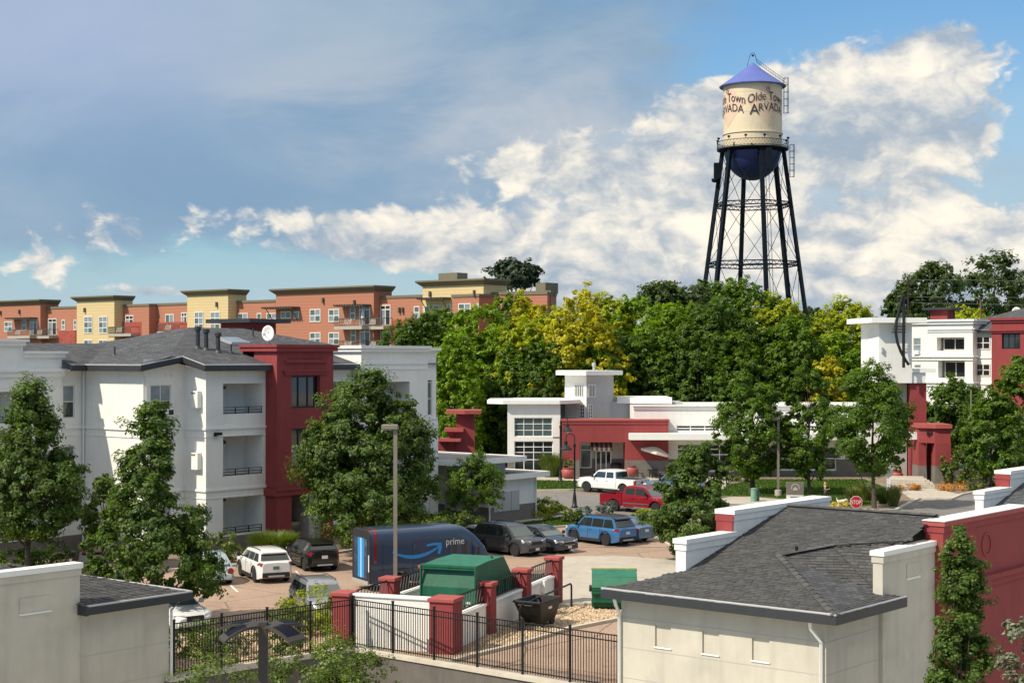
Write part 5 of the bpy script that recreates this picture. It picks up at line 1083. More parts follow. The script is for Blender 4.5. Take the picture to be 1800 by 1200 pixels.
# ---------------------------------------------------------------- mail building with low roofs and the red stacked tower
def mail_building():
    c = G(858, 921); a = thing('mail_building', 'small white and grey mail building with flat stepped white roofs', 'building', c, ROT)
    # local: x along d2, y along d1; corner nearest the camera at the origin
    f = Face(0, 0, (1, 0)); fl = Face(0, 6, (0, -1)); E = 3.15; PLZ = 1.1
    Lr = 5.15
    mb = MB(); f.wall(mb, 0, Lr, PLZ, E); fl.wall(mb, 0, 6, PLZ, E); mb.build('wall', M['white'], a)
    mb = MB(); f.box(mb, -.02, Lr, -.2, .03, 0, PLZ); fl.box(mb, 0, 6.0, -.2, .03, 0, PLZ); mb.build('plinth', M['plinth'], a)
    for u0 in (.55, 1.45, 2.35):
        mb = MB(); f.box(mb, u0, u0+.85, 0, .08, .75, 2.05); mb.build('mailbox_panel', M['gutter'], a)
    for u0 in (2.2, 3.2, 4.2):
        mb = MB(); fl.box(mb, u0, u0+.9, 0, .08, .75, 2.05); mb.build('mailbox_panel', M['gutter'], a)
    mb = MB(); mb.box(-.5, Lr+.6, -.55, 6, E-.05, E+.06); mb.build('pebble_roof', M['tabg'], a); mb = MB(); mb.box(-.6, Lr+.7, -.65, -.553, E-.25, E+.1); mb.box(-.6, -.503, -.55, 6, E-.25, E+.1); mb.box(Lr+.603, Lr+.7, -.55, 6, E-.25, E+.1); mb.build('roof_edge', M['trim'], a)
    mb = MB(); mb.box(-1.5, 3.0, 1.0, 9, E+.063, 3.98); mb.build('upper_wall', M['grey2'], a)
    mb = MB(); mb.box(-2.6, 4.2, .3, 10, 4.18, 4.3); mb.build('pebble_roof', M['tabg'], a); mb = MB(); mb.box(-2.72, 4.32, .18, .297, 3.98, 4.34); mb.box(-2.72, -2.603, .3, 10, 3.98, 4.34); mb.box(4.203, 4.32, .3, 10, 3.98, 4.34); mb.build('roof_edge', M['trim'], a)
    downspout(a, [(.0, -.12, E-.3), (.0, -.12, .1)], .05); downspout(a, [(Lr-.2, -.12, E-.3), (Lr-.2, -.12, .1)], .05)
    # red stacked tower
    k = P(822, 790, 118.0); t = thing('red_tower', 'red stepped chimney-like tower with flat cantilevered caps', 'tower', (k[0], k[1], 0), 0); s = 118.0/F; Z = lambda py: H-(py-YH)*s
    mb = MB(); mb.box(-.85, .5, 0, 1.6, 0, Z(727)); mb.build('shaft', M['red'], t)
    mb = MB(); mb.prism([(-1.6, -.3), (-.2, -.7), (1.0, -.5), (1.0, 2), (-1.6, 2)], Z(727)+.002, Z(720.5)); mb.build('cap', M['redcap'], t)
    mb = MB(); mb.prism([(-1.7, -.4), (-.3, -.6), (-.2, .8), (-1.7, 1.2)], Z(758), Z(752)); mb.build('ledge', M['redcap'], t); mb = MB(); mb.prism([(-2.2, -.5), (-.5, -.8), (-.4, .6), (-2.2, 1.0)], Z(775), Z(770)); mb.build('ledge', M['redcap'], t)
    mb = MB(); mb.box(-1.45, -.86, .1, 1.5, 0, Z(758)-.002); mb.build('shaft', M['red'], t); mb = MB(); mb.box(-2.3, -1.46, .2, 1.4, 0, Z(775)-.002); mb.build('shaft', M['red'], t)
mail_building()

# ---------------------------------------------------------------- water tower
def text_polys(s, size=1., font_shear=0.):
    cu = bpy.data.curves.new('txt', 'FONT'); cu.body = s; cu.size = size; cu.resolution_u = 3; cu.shear = font_shear
    o = bpy.data.objects.new('txt', cu); COL.objects.link(o); bpy.context.view_layer.update()
    me = bpy.data.meshes.new_from_object(o.evaluated_get(bpy.context.evaluated_depsgraph_get())); vs = [tuple(v.co) for v in me.vertices]; fs = [tuple(p.vertices) for p in me.polygons]
    bpy.data.objects.remove(o); bpy.data.meshes.remove(me); return vs, fs
def water_tower():
    Y = 250.0; s = Y/F; cx = (1323-CX)*s; Z = lambda py: H-(py-YH)*s
    gz = hz(cx, Y)-.3; a = thing('water_tower', 'tall cream water tower with blue cone roof on dark steel legs', 'water tower', (cx, Y, 0), 0)
    r = 4.56; zt, zb = Z(150), Z(262)
    mb = MB(); mb.lathe([(r, zb), (r, zt)], 64); tk = mb.build('tank', M['tank'], a, 40)
    mb = MB(); mb.lathe([(r+.02, Z(238.5)), (r+.14, Z(238)), (r+.14, Z(236)), (r+.02, Z(235.5))], 64, ring=True); mb.build('tank_rib', M['tank'], tk, 40)
    for py in (168, 203):
        mb = MB(); mb.lathe([(r+.003, Z(py)-.03), (r+.02, Z(py)-.03), (r+.02, Z(py)+.03), (r+.003, Z(py)+.03)], 64, ring=True); mb.build('tank_seam', M['tank'], tk, 40)
    mb = MB(); mb.lathe([(r+.62, Z(154)), (r+.66, Z(152.5)), (r*.5, Z(129.5)), (.08, Z(110.5)), (.02, Z(110))], 64); mb.build('cone_roof', M['tankblue'], a, 40)
    mb = MB(); bl = [(r*math.cos(k*math.pi/20)*.98 if k else r, zb-.05-4.9*math.sin(k*math.pi/20)) for k in range(11)]; bl[-1] = (.05, bl[-1][1]); mb.lathe(bl[::-1], 48); mb.build('tank_bowl', M['tanknavy'], a, 60)
    mb = MB(); mb.lathe([(r-.1, zb-.05), (r+1.0, zb-.05), (r+1.0, zb-.25), (r+.5, zb-.45), (r-.1, zb-.6)], 48, ring=True); mb.build('walkway', M['steel'], a, 40)
    # lattice railing of the walkway
    mb = MB(); R1 = r+1.0; n = 60; z0, z1 = zb, zb+1.0
    for z in (z0+.06, z1): mb.lathe([(R1-.04, z-.04), (R1+.04, z-.04), (R1+.04, z+.04), (R1-.04, z+.04)], 64, ring=True)
    for k in range(n):
        g0, g1 = 6.2832*k/n, 6.2832*(k+1.6)/n
        for p, q in ((g0, g1), (g1, g0)): mb.tube([(R1*math.cos(p), R1*math.sin(p), z0), (R1*math.cos(q), R1*math.sin(q), z1)], .017, 4)
    mb.build('lattice_railing', M['steel'], a)
    for k in range(12):
        g = 6.2832*(k+.35)/12; mb = MB(); x, y = R1*math.cos(g), R1*math.sin(g); mb.tube([(x, y, z1), (x, y, z1+.35)], .05, 5); mb.lathe([(.08, z1+.32), (.24, z1+.42), (.2, z1+.62), (.05, z1+.66)], 8, (x, y, 0)); mb.build('flood_lamp', M['steel'], a)
    # six legs, ring girders, rods
    ph = R(-23.5); zl0, zl1 = zb-.4, gz
    def leg(k, z):
        q = (zl0-z)/(zl0-Z(580)); rad = (r+.35)+(8.75-r-.35)*q; g = ph+k*math.pi/3; return Vector((rad*math.cos(g), rad*math.sin(g), z))
    for k in range(6):
        p, q = leg(k, zl0), leg(k, zl1); mb = MB(); g = ph+k*math.pi/3; t = Vector((-math.sin(g), math.cos(g), 0))*.31; n_ = Vector((math.cos(g), math.sin(g), 0))*.28
        rings = [[tuple(v-t-n_), tuple(v+t-n_), tuple(v+t+n_), tuple(v-t+n_)] for v in (p, q)]
        mb.loft(rings); mb.build('leg', M['steel'], a)
    zr1, zr2 = Z(364), Z(468)
    for zr in (zr1, zr2):
        for k in range(6):
            p, q = leg(k, zr), leg(k+1, zr); mb = MB(); up = Vector((0, 0, .6))
            mb.bar(p, q, .17); mb.bar(p+up, q+up, .17)
            for i in range(12):
                m0 = p.lerp(q, i/12); m1 = p.lerp(q, (i+1)/12); mb.bar(m0+(up if i % 2 else Vector()), m1+(Vector() if i % 2 else up), .07)
            mb.build('ring_girder', M['steel'], a)
    lv = [zl0-.3, zr1+.3, zr2+.3, zl1+.5]
    for i in range(3):
        for k in range(6):
            for p, q in ((leg(k, lv[i]), leg(k+1, lv[i+1])), (leg(k+1, lv[i]), leg(k, lv[i+1]))):
                mb = MB(); mb.tube([p, q], .045, 4); mb.build('tie_rod', M['steel'], a)
    # equipment cabinet, aerials, caged ladders
    mb = MB(); p = leg(3, Z(300)); mb.box(p.x-.95, p.x+.2, p.y-.7, p.y+.2, Z(312), Z(284)); mb.lathe([(.5, Z(312)), (.62, Z(314)), (.5, Z(318)), (.2, Z(319))], 10, (p.x-.8, p.y-.5, 0)); mb.build('equipment_cabinet', M['steel'], a)
    mb = MB(); mb.box(1.25, 2.1, -r-1.35, -r-.85, Z(305), Z(268)); mb.build('antenna_panel', M['steel'], a)
    def cage(x, y, z0, z1, nm):
        mb = MB(); n = int((z1-z0)/1.0)
        for dx, dy in ((0, -.45), (0, .45), (.6, -.35), (.75, 0), (.6, .35)): mb.tube([(x+dx, y+dy, z0), (x+dx, y+dy, z1)], .035, 4)
        for i in range(n+1):
            z = z0+(z1-z0)*i/n; mb.tube([(x, y-.45, z), (x+.6, y-.35, z), (x+.75, y, z), (x+.6, y+.35, z), (x, y+.45, z)], .035, 4)
        for i in range(n*3): z = z0+(z1-z0)*i/n/3; mb.tube([(x, y-.4, z), (x, y+.4, z)], .025, 4)
        mb.build(nm, M['steel'], a)
    cage(r+.18, -.8, Z(200), Z(139), 'ladder_cage'); cage(r+1.1, -.9, Z(312), Z(256), 'ladder_cage')
    mb = MB(); p, q = leg(5, zl0), leg(5, zl1); off = Vector((.55, -.2, 0)); mb.tube([p+off, q+off], .05, 4); mb.tube([p+off*1.8, q+off*1.8], .05, 4); mb.build('ladder', M['steel'], a)
    mb = MB(); e = [(r+.6, -.8, Z(150)), (r*.5, -.5, Z(127)), (.5, -.2, Z(111))]; mb.tube([(p[0], p[1]-.3, p[2]+.1) for p in e], .04, 4); mb.tube([(p[0], p[1]+.3, p[2]+.7) for p in e], .035, 4)
    for i in range(18):
        t = i/17; x = e[0][0]+(e[2][0]-e[0][0])*t; z = e[0][2]+(e[2][2]-e[0][2])*t; mb.tube([(x, -.5, z), (x, -.5, z+.55)], .025, 4)
    mb.build('roof_ladder', M['steel'], a)
    mb = MB(); zz = Z(94); mb.tube([(-.9, -.2, Z(117)), (-.45, -.2, zz-.4), (-.15, -.2, zz), (.15, -.2, zz), (.4, -.2, zz-.4), (.6, -.2, Z(108))], .045, 5); mb.lathe([(.12, zz-.55), (.2, zz-.4), (.12, zz-.25)], 8, (0, -.2, 0)); mb.build('finial', M['steel'], a)
    # wrapped lettering and diamonds: angle 0 faces the camera, positive to the right
    def wrap(vs, fs, mid, rr, name, m):
        me = MB(); me.add([((rr)*math.sin(mid+x/r), -(rr)*math.cos(mid+x/r), z) for x, z in vs], fs); return me.build(name, m, tk)
    for mid in (math.asin(.40), math.asin(.40)-R(88)):
        n = 16; c = (0, Z(188.5)); hw, hh = 3.3, 3.55; vs = []; fs = []                       # diamond as a fine grid so that it follows the shell
        for j in range(n+1):
            t = -1+2*j/n; wdt = 1-abs(t)
            for i in range(n+1): vs.append((c[0]+hw*wdt*(-1+2*i/n), c[1]+hh*t))
        for j in range(n):
            for i in range(n): fs.append((j*(n+1)+i, j*(n+1)+i+1, (j+1)*(n+1)+i+1, (j+1)*(n+1)+i))
        wrap(vs, fs, mid, r+.02, 'diamond', M['diamond'])
        def line(txt, base, size, wdt, arc, nm, bold=.0):
            v, f = text_polys(txt, size); x0 = min(p[0] for p in v); x1 = max(p[0] for p in v); k = wdt/(x1-x0)
            vs = [((p[0]-x0)*k-wdt/2, base+p[1]+arc*(1-(((p[0]-x0)*k-wdt/2)/(wdt/2))**2)) for p in v]
            wrap(vs, f, mid, r+.10, nm, M['ink'])
        line('Olde Town', Z(186.5)-.35, 1.95, 6.6, .62, 'lettering'); line('A', Z(208), 2.5, 1.5, 0, 'lettering') if 0 else None
        v, f = text_polys('A', 2.35); x0 = min(p[0] for p in v); wrap([((p[0]-x0)*.95-3.05, Z(209)+p[1]) for p in v], f, mid, r+.10, 'lettering', M['ink'])
        v, f = text_polys('RVADA', 1.75); x0 = min(p[0] for p in v); x1 = max(p[0] for p in v); k = 4.75/(x1-x0)
        wrap([((p[0]-x0)*k-1.65, Z(206)+p[1]+.45*(1-(((p[0]-x0)*k-1.65-.4)/2.6)**2)) for p in v], f, mid, r+.10, 'lettering', M['ink'])
        # small round emblem above the words
        vs = []; fs = []; n = 20
        for k in range(n):
            g = 6.2832*k/n
            for q in (.36, .28): vs.append((q*math.cos(g)-.1, Z(164)+q*math.sin(g)))
        for k in range(n): fs.append((2*k, 2*((k+1) % n), 2*((k+1) % n)+1, 2*k+1))
        b = len(vs); vs += [(-.28, Z(164)-.12), (-.05, Z(164)+.2), (.1, Z(164)-.15), (-.08, Z(164)-.02)]; fs.append((b, b+3, b+2, b+1)[::-1])
        wrap(vs, fs, mid, r+.06, 'round_emblem', M['ink'])
water_tower()
# ---------------------------------------------------------------- vehicles
def paint(name, c, metal=.25, rough=.32): return mat(name, c, rough, .03, 3, metal=metal, coat=.7)
M['tyre'] = mat('tyre_rubber', (.014, .014, .015), .85); M['rimS'] = mat('silver_rim', (.42, .42, .43), .3, metal=.8); M['rimB'] = mat('black_rim', (.02, .02, .022), .35, metal=.4)
M['carglass'] = mat('car_glass', (.02, .026, .026), .03, spec=.9); M['windsh'] = mat('windscreen_glass', (.075, .10, .095), .04, spec=1.0)
M['clad'] = mat('black_cladding', (.018, .018, .019), .65); M['tail'] = mat('red_tail_lamp', (.26, .012, .012), .2, coat=.6); M['head'] = mat('clear_head_lamp', (.55, .56, .56), .15, coat=.6)
M['chrome'] = mat('chrome', (.6, .6, .6), .2, metal=.9); M['plate'] = mat('licence_plate', (.62, .64, .66), .5); M['plateg'] = mat('plate_green', (.10, .16, .13), .5)
def wheels(root, L, W, wb, fo, r, rim, wt=.24):
    tm = MB(); tm.lathe([(r*.62, -wt/2), (r*.93, -wt/2), (r, -wt*.32), (r, wt*.32), (r*.93, wt/2), (r*.62, wt/2)], 24, (0, 0, 0), 'y'); tme = tm.mesh('tyre', M['tyre'], 40)
    rm = MB(); rm.lathe([(.03, -wt*.36), (r*.64, -wt*.30), (r*.64, wt*.30), (.03, wt*.36)], 20, (0, 0, 0), 'y')
    for k in range(5):
        g = 6.2832*k/5
        for s in (-1, 1):
            c, d = math.cos(g), math.sin(g); q = .07
            rm.add([(r*.62*c-q*d, s*wt*.44, r*.62*d+q*c), (r*.62*c+q*d, s*wt*.44, r*.62*d-q*c), (.04*c+q*d, s*wt*.5, .04*d-q*c), (.04*c-q*d, s*wt*.5, .04*d+q*c)], [(0, 1, 2, 3) if s > 0 else (3, 2, 1, 0)])
    rme = rm.mesh('rim', rim, 40)
    xf = L/2-fo
    for x in (xf, xf-wb):
        for y in (-1, 1):
            t = bpy.data.objects.new('wheel', None); COL.objects.link(t); t.parent = root; t.location = (x, y*(W/2-wt/2-.02), r)
            o = link('tyre', tme, t); link('rim', rme, t)
def car(name, label, cat, loc, head, col, L=4.5, W=1.82, Ht=1.5, wb=2.67, fo=.9, r=.34, kind='suv', rim=None, roofc=None, clad=True, rails=False, tl='wide', group=None, plate=None, glassf=None, belt=None, grille='dark', rear_light=None):
    """head = (x, y) direction of travel; local x forwards"""
    t = thing(name, label, cat, loc, math.atan2(head[1], head[0]), group); pc = col; hw = W/2
    gz = {'suv': .22, 'sedan': .18, 'hatch': .2, 'bug': .19}[kind]; B_ = belt or {'suv': 1.04, 'sedan': .92, 'hatch': .92, 'bug': .9}[kind]
    hoodz = {'suv': .97, 'sedan': .80, 'hatch': .84, 'bug': .80}[kind]; fb, rb = L/2, -L/2
    wx = [fb-fo, fb-fo-wb]
    xw = {'suv': fb-1.02, 'sedan': fb-1.18, 'hatch': fb-1.05, 'bug': fb-1.1}[kind]      # base of windscreen
    xrf = xw-{'suv': .72, 'sedan': .85, 'hatch': .75, 'bug': .62}[kind]
    xrr = rb+{'suv': .62, 'sedan': 1.35, 'hatch': .55, 'bug': 1.2}[kind]; xb = rb+{'suv': .16, 'sedan': .62, 'hatch': .14, 'bug': .42}[kind]
    deck = {'suv': B_+.03, 'sedan': B_+.06, 'hatch': B_+.03, 'bug': B_-.08}[kind]
    def zt(x):
        if x > xw: k = (x-xw)/(fb-xw); return B_+(hoodz-B_)*k**.9-.22*max(0, (k-.72)/.28)**2
        if x < xb: k = (xb-x)/(xb-rb) if xb > rb else 0; return deck-.07*k**2-(.25*k if kind == 'bug' else 0)
        return B_+(deck-B_)*max(0, min(1, (xw-x)/(xw-xb)))
    def hwid(x):
        k = abs(x)/(L/2); return hw*(1-.22*max(0, (k-.80)/.20)**2-.03*max(0, k-.4))
    def zb(x):
        z = gz
        for w in wx:
            q = (r+.085)**2-(x-w)**2
            if q > 0: z = max(z, r+math.sqrt(q))
        if x > fb-.35: z = max(z, gz+.08*(x-fb+.35)/.35)
        if x < rb+.35: z = max(z, gz+.10*(rb+.35-x)/.35)
        return z
    xs = set(np.linspace(rb, fb, 25))
    for w in wx:
        for q in np.linspace(-(r+.085), r+.085, 13): xs.add(w+q)
    rings = []
    for x in sorted(xs):
        h, a, b = hwid(x), zb(x), zt(x); sh = min(b-.1, .72*B_) if b-.1 > a else a+.5*(b-a)
        sec = [(h*.97, a), (h, a+.3*(sh-a)), (h, sh), (h*.985, b-.10 if b-.10 > sh else (sh+b)/2), (h*.93, b-.025), (h*.75, b+.012), (0, b+.03)]
        rings.append([(x, y, z) for y, z in sec]+[(x, -y, z) for y, z in sec[-2::-1]])
    mb = MB(); mb.loft(rings); body = mb.build('body', pc, t, 38)
    # greenhouse
    wbm, wtp = hw*.925, hw*.74; Rf = Ht-.03
    def ys(z): return wbm+(wtp-wbm)*(z-B_)/(Rf-B_)
    def S(x, z, s, o=0.): return (x, s*(ys(z)+o), z)
    prof = [(xb, deck-.02), (xrr-.12, Rf-.09), (xrr, Rf-.02), ((xrr+xrf)/2, Rf+.03), (xrf, Rf-.015), (xrf+.12, Rf-.075), (xw, B_-.02)]
    if kind == 'bug': prof = [(xb, deck-.02), (xb+.35, Rf-.3), (xrr-.1, Rf-.07), (xrr+.2, Rf), ((xrr+xrf)/2+.1, Rf+.03), (xrf, Rf-.02), (xrf+.2, Rf-.14), (xw, B_-.02)]
    if kind == 'sedan': prof = [(xb, deck-.02), (xrr-.25, Rf-.13), (xrr, Rf-.03), ((xrr+xrf)/2, Rf+.02), (xrf, Rf-.015), (xrf+.15, Rf-.075), (xw, B_-.02)]
    mb = MB(); n = len(prof)
    vs = [S(x, z, 1) for x, z in prof]+[(x, ys(z)*.8, z+.035 if 0 < i < n-1 else z+.01) for i, (x, z) in enumerate(prof)]
    vs += [(v[0], -v[1], v[2]) for v in vs[n:]]+[(v[0], -v[1], v[2]) for v in vs[:n]]
    fs = []
    for row in range(3):
        for i in range(n-1): fs.append((row*n+i, row*n+i+1, (row+1)*n+i+1, (row+1)*n+i))
    fs.append(tuple(range(n))[::-1]); fs.append(tuple(range(3*n, 4*n)))
    mb.add(vs, fs); cab = mb.build('cabin', pc, t, 35)
    if roofc:
        mb = MB(); mid = [i for i in range(n) if xrr-.15 <= prof[i][0] <= xrf+.15]
        for i in mid[:-1]:
            for (ra, rb_) in ((n, 2*n), (0, n), (2*n, 3*n)): mb.poly([tuple(Vector(vs[q])+Vector((0, 0, .008))) for q in (ra+i, ra+i+1, rb_+i+1, rb_+i)])
        mb.build('roof_panel', roofc, cab, 35)
    # glass
    zg0, zg1 = B_+.03, Rf-.115
    def xfw(z): return xw+(xrf+.1-xw)*(z-B_)/(Rf-.06-B_)
    def xrw(z): return xb+(xrr-.1-xb)*(z-deck)/(Rf-.08-deck)
    pillars = {'suv': [.30, .64], 'sedan': [.42], 'hatch': [.34, .68], 'bug': [.52]}[kind]
    x0, x1 = xrw((zg0+zg1)/2)+.05, xfw((zg0+zg1)/2)-.05; cuts = [0]+pillars+[1]
    for s in (-1, 1):
        for i in range(len(cuts)-1):
            a = x0+(x1-x0)*cuts[i]+.03; b = x0+(x1-x0)*cuts[i+1]-.03
            lo = [a if i else xrw(zg0)+.16, b if i < len(cuts)-2 else xfw(zg0)-.16]; hi = [a if i else max(xrw(zg1)+.12, xrw(zg0)+.16), b if i < len(cuts)-2 else xfw(zg1)-.10]
            if hi[1]-hi[0] < .08: hi[0] = hi[1]-.08
            mb = MB(); q = [S(lo[0], zg0, s, .006), S(lo[1], zg0, s, .006), S(hi[1], zg1, s, .006), S(hi[0], zg1, s, .006)]
            mb.poly(q if s < 0 else q[::-1]); mb.build('side_window', M['carglass'], t)
    def endglass(xfun, zl, zh, nm, m, sg):
        mb = MB(); o = .022*sg
        q = [(xfun(zl)+o, ys(zl)*.9, zl+.012), (xfun(zl)+o, -ys(zl)*.9, zl+.012), (xfun(zh)+o, -ys(zh)*.9, zh+.012), (xfun(zh)+o, ys(zh)*.9, zh+.012)]
        mb.poly(q if sg > 0 else q[::-1]); return mb.build(nm, m, t)
    endglass(xfw, B_+.02, Rf-.10, 'windscreen', glassf or M['windsh'], 1); endglass(xrw, deck+.06, Rf-.12, 'rear_window', M['carglass'], -1)
    # lamps, bumpers, mirrors, plate
    for s in (-1, 1):
        x = fb-.13; mb = MB(); y0, y1 = s*hwid(x)*.55, s*hwid(fb-.3)*.985; zl = hoodz-.2
        mb.loft([[(fb-.03, y0, zl), (fb-.03, y0, zl+.11), (fb-.12, y0, zl+.13), (fb-.12, y0, zl)], [(fb-.2, y1, zl+.03), (fb-.2, y1, zl+.15), (fb-.38, y1*1.01, zl+.17), (fb-.38, y1*1.01, zl+.05)]]); mb.build('headlight', M['head'], t)
        zl = deck-.24 if kind != 'suv' else deck-.2; mb = MB()
        if kind == 'bug': mb.lathe([(.16, -.03), (.16, .02), (.1, .05)], 14, (rb+.10, s*hw*.72, .68), 'x')
        else:
            w0 = .42 if tl == 'wide' else .6
            mb.loft([[(rb+.035, s*hwid(rb)*w0, zl), (rb+.035, s*hwid(rb)*w0, zl+.12), (rb+.1, s*hwid(rb)*w0, zl+.13), (rb+.1, s*hwid(rb)*w0, zl)], [(rb+.02, s*hwid(rb+.06)*.97, zl-.02), (rb+.03, s*hwid(rb+.06)*.97, zl+.15), (rb+.12, s*hwid(rb+.08)*1.0, zl+.16), (rb+.12, s*hwid(rb+.08), zl-.02)], [(rb+.3, s*hwid(rb+.3)*1.008, zl+.04), (rb+.3, s*hwid(rb+.3)*1.006, zl+.13), (rb+.32, s*hwid(rb+.3), zl+.13), (rb+.32, s*hwid(rb+.3), zl+.04)]])
        mb.build('tail_light', M['tail'], t, 40)
        mb = MB(); mx = xw-.28; mb.tube([(mx, s*(wbm-.02), B_+.05), (mx, s*(wbm+.12), B_+.09)], .03, 5); mb.lathe([(.02, -.07), (.11, -.05), (.1, .05), (.03, .09)], 8, (mx, s*(wbm+.2), B_+.13), 'x'); mb.build('mirror', M['clad'] if clad else pc, t, 50)
        for xh in (x0+(x1-x0)*.33, x0+(x1-x0)*.66):
            mb = MB(); mb.box(xh-.1, xh+.08, s*(hw-.02), s*(hw+.03), B_-.14, B_-.10); mb.build('door_handle', pc, t)
        for xh in (x0+(x1-x0)*.02, x0+(x1-x0)*.37, x1-(x1-x0)*.27, xw-.12):
            if wx[1]+.1 < xh < wx[0]: mb = MB(); mb.box(xh-.009, xh+.009, s*(hw-.03), s*(hwid(xh)+.004), max(gz+.18, .42), B_-.05); mb.build('door_seam', M['clad'], t)
        if clad:
            for w in wx:
                mb = MB(); rr = r+.085
                for i in range(12):
                    g0, g1 = math.pi*i/12, math.pi*(i+1)/12
                    pa = [(w+q*math.cos(g), r+q*math.sin(g)) for g in (g0, g1) for q in (rr, rr+.07)]
                    h0 = s*(hwid(w+rr*math.cos((g0+g1)/2))+.018)
                    f = [(pa[0][0], h0, pa[0][1]), (pa[1][0], h0, pa[1][1]), (pa[3][0], h0, pa[3][1]), (pa[2][0], h0, pa[2][1])]; mb.extr(f, (0, -s*.05, 0))
                mb.build('arch_trim', M['clad'], t)
    mb = MB(); h = hwid(fb)*1.02; mb.box(fb-.12, fb+.02, -h*.96, h*.96, gz+.1, gz+.28); mb.build('front_bumper', M['clad'] if clad else pc, t, bevel=.03)
    mb = MB(); mb.box(fb-.09, fb+.025, -h*.55, h*.55, hoodz-.30, hoodz-.12); g_ = mb.build('grille', M['clad'], t)
    if grille == 'chrome':
        mb = MB()
        for z in (hoodz-.31, hoodz-.13): mb.box(fb-.08, fb+.032, -h*.57, h*.57, z, z+.025)
        mb.build('grille_trim', M['chrome'], t)
    h = hwid(rb)*1.0; mb = MB(); mb.box(rb-.03, rb+.14, -h*1.02, h*1.02, gz+.1, gz+(.34 if clad else .26)); rbp = mb.build('rear_bumper', M['clad'] if clad else pc, t, bevel=.03)
    if clad: mb = MB(); mb.box(rb-.04, rb-.028, -h*.6, h*.6, gz+.12, gz+.2); mb.build('skid_plate', M['gutter'], rbp)
    pz = deck-.30 if kind == 'suv' else deck-.26; mb = MB(); mb.box(rb-.012, rb+.03, -.16, .16, pz-.07, pz+.09); mb.build('licence_plate', plate or M['plate'], t)
    mb = MB(); mb.box(fb-.05, fb+.033, -.15, .15, gz+.14, gz+.27); mb.build('licence_plate', plate or M['plate'], t)
    if clad:
        for s in (-1, 1): mb = MB(); mb.box(wx[1]+r+.12, wx[0]-r-.12, s*(hw-.06), s*(hw+.012), gz-.01, gz+.16); mb.build('sill_trim', M['clad'], t)
    if rails:
        for s in (-1, 1):
            mb = MB(); mb.tube([(xrr+.05, s*wtp*.93, Rf+.02), (xrr+.2, s*wtp*.93, Rf+.08), (xrf-.2, s*wtp*.93, Rf+.08), (xrf-.05, s*wtp*.93, Rf+.01)], .022, 5); mb.build('roof_rail', M['clad'], t)
    if kind in ('suv', 'hatch'):
        mb = MB(); mb.poly([(xrr-.28, -wtp*.92, Rf-.055), (xrr+.02, -wtp*.92, Rf+.012), (xrr+.02, wtp*.92, Rf+.012), (xrr-.28, wtp*.92, Rf-.055)]); o = mb.build('roof_spoiler', roofc or pc, t); s_ = o.modifiers.new('s', 'SOLIDIFY'); s_.thickness = .05
    wheels(t, L, W, wb, fo, r, rim or M['rimS']); return t
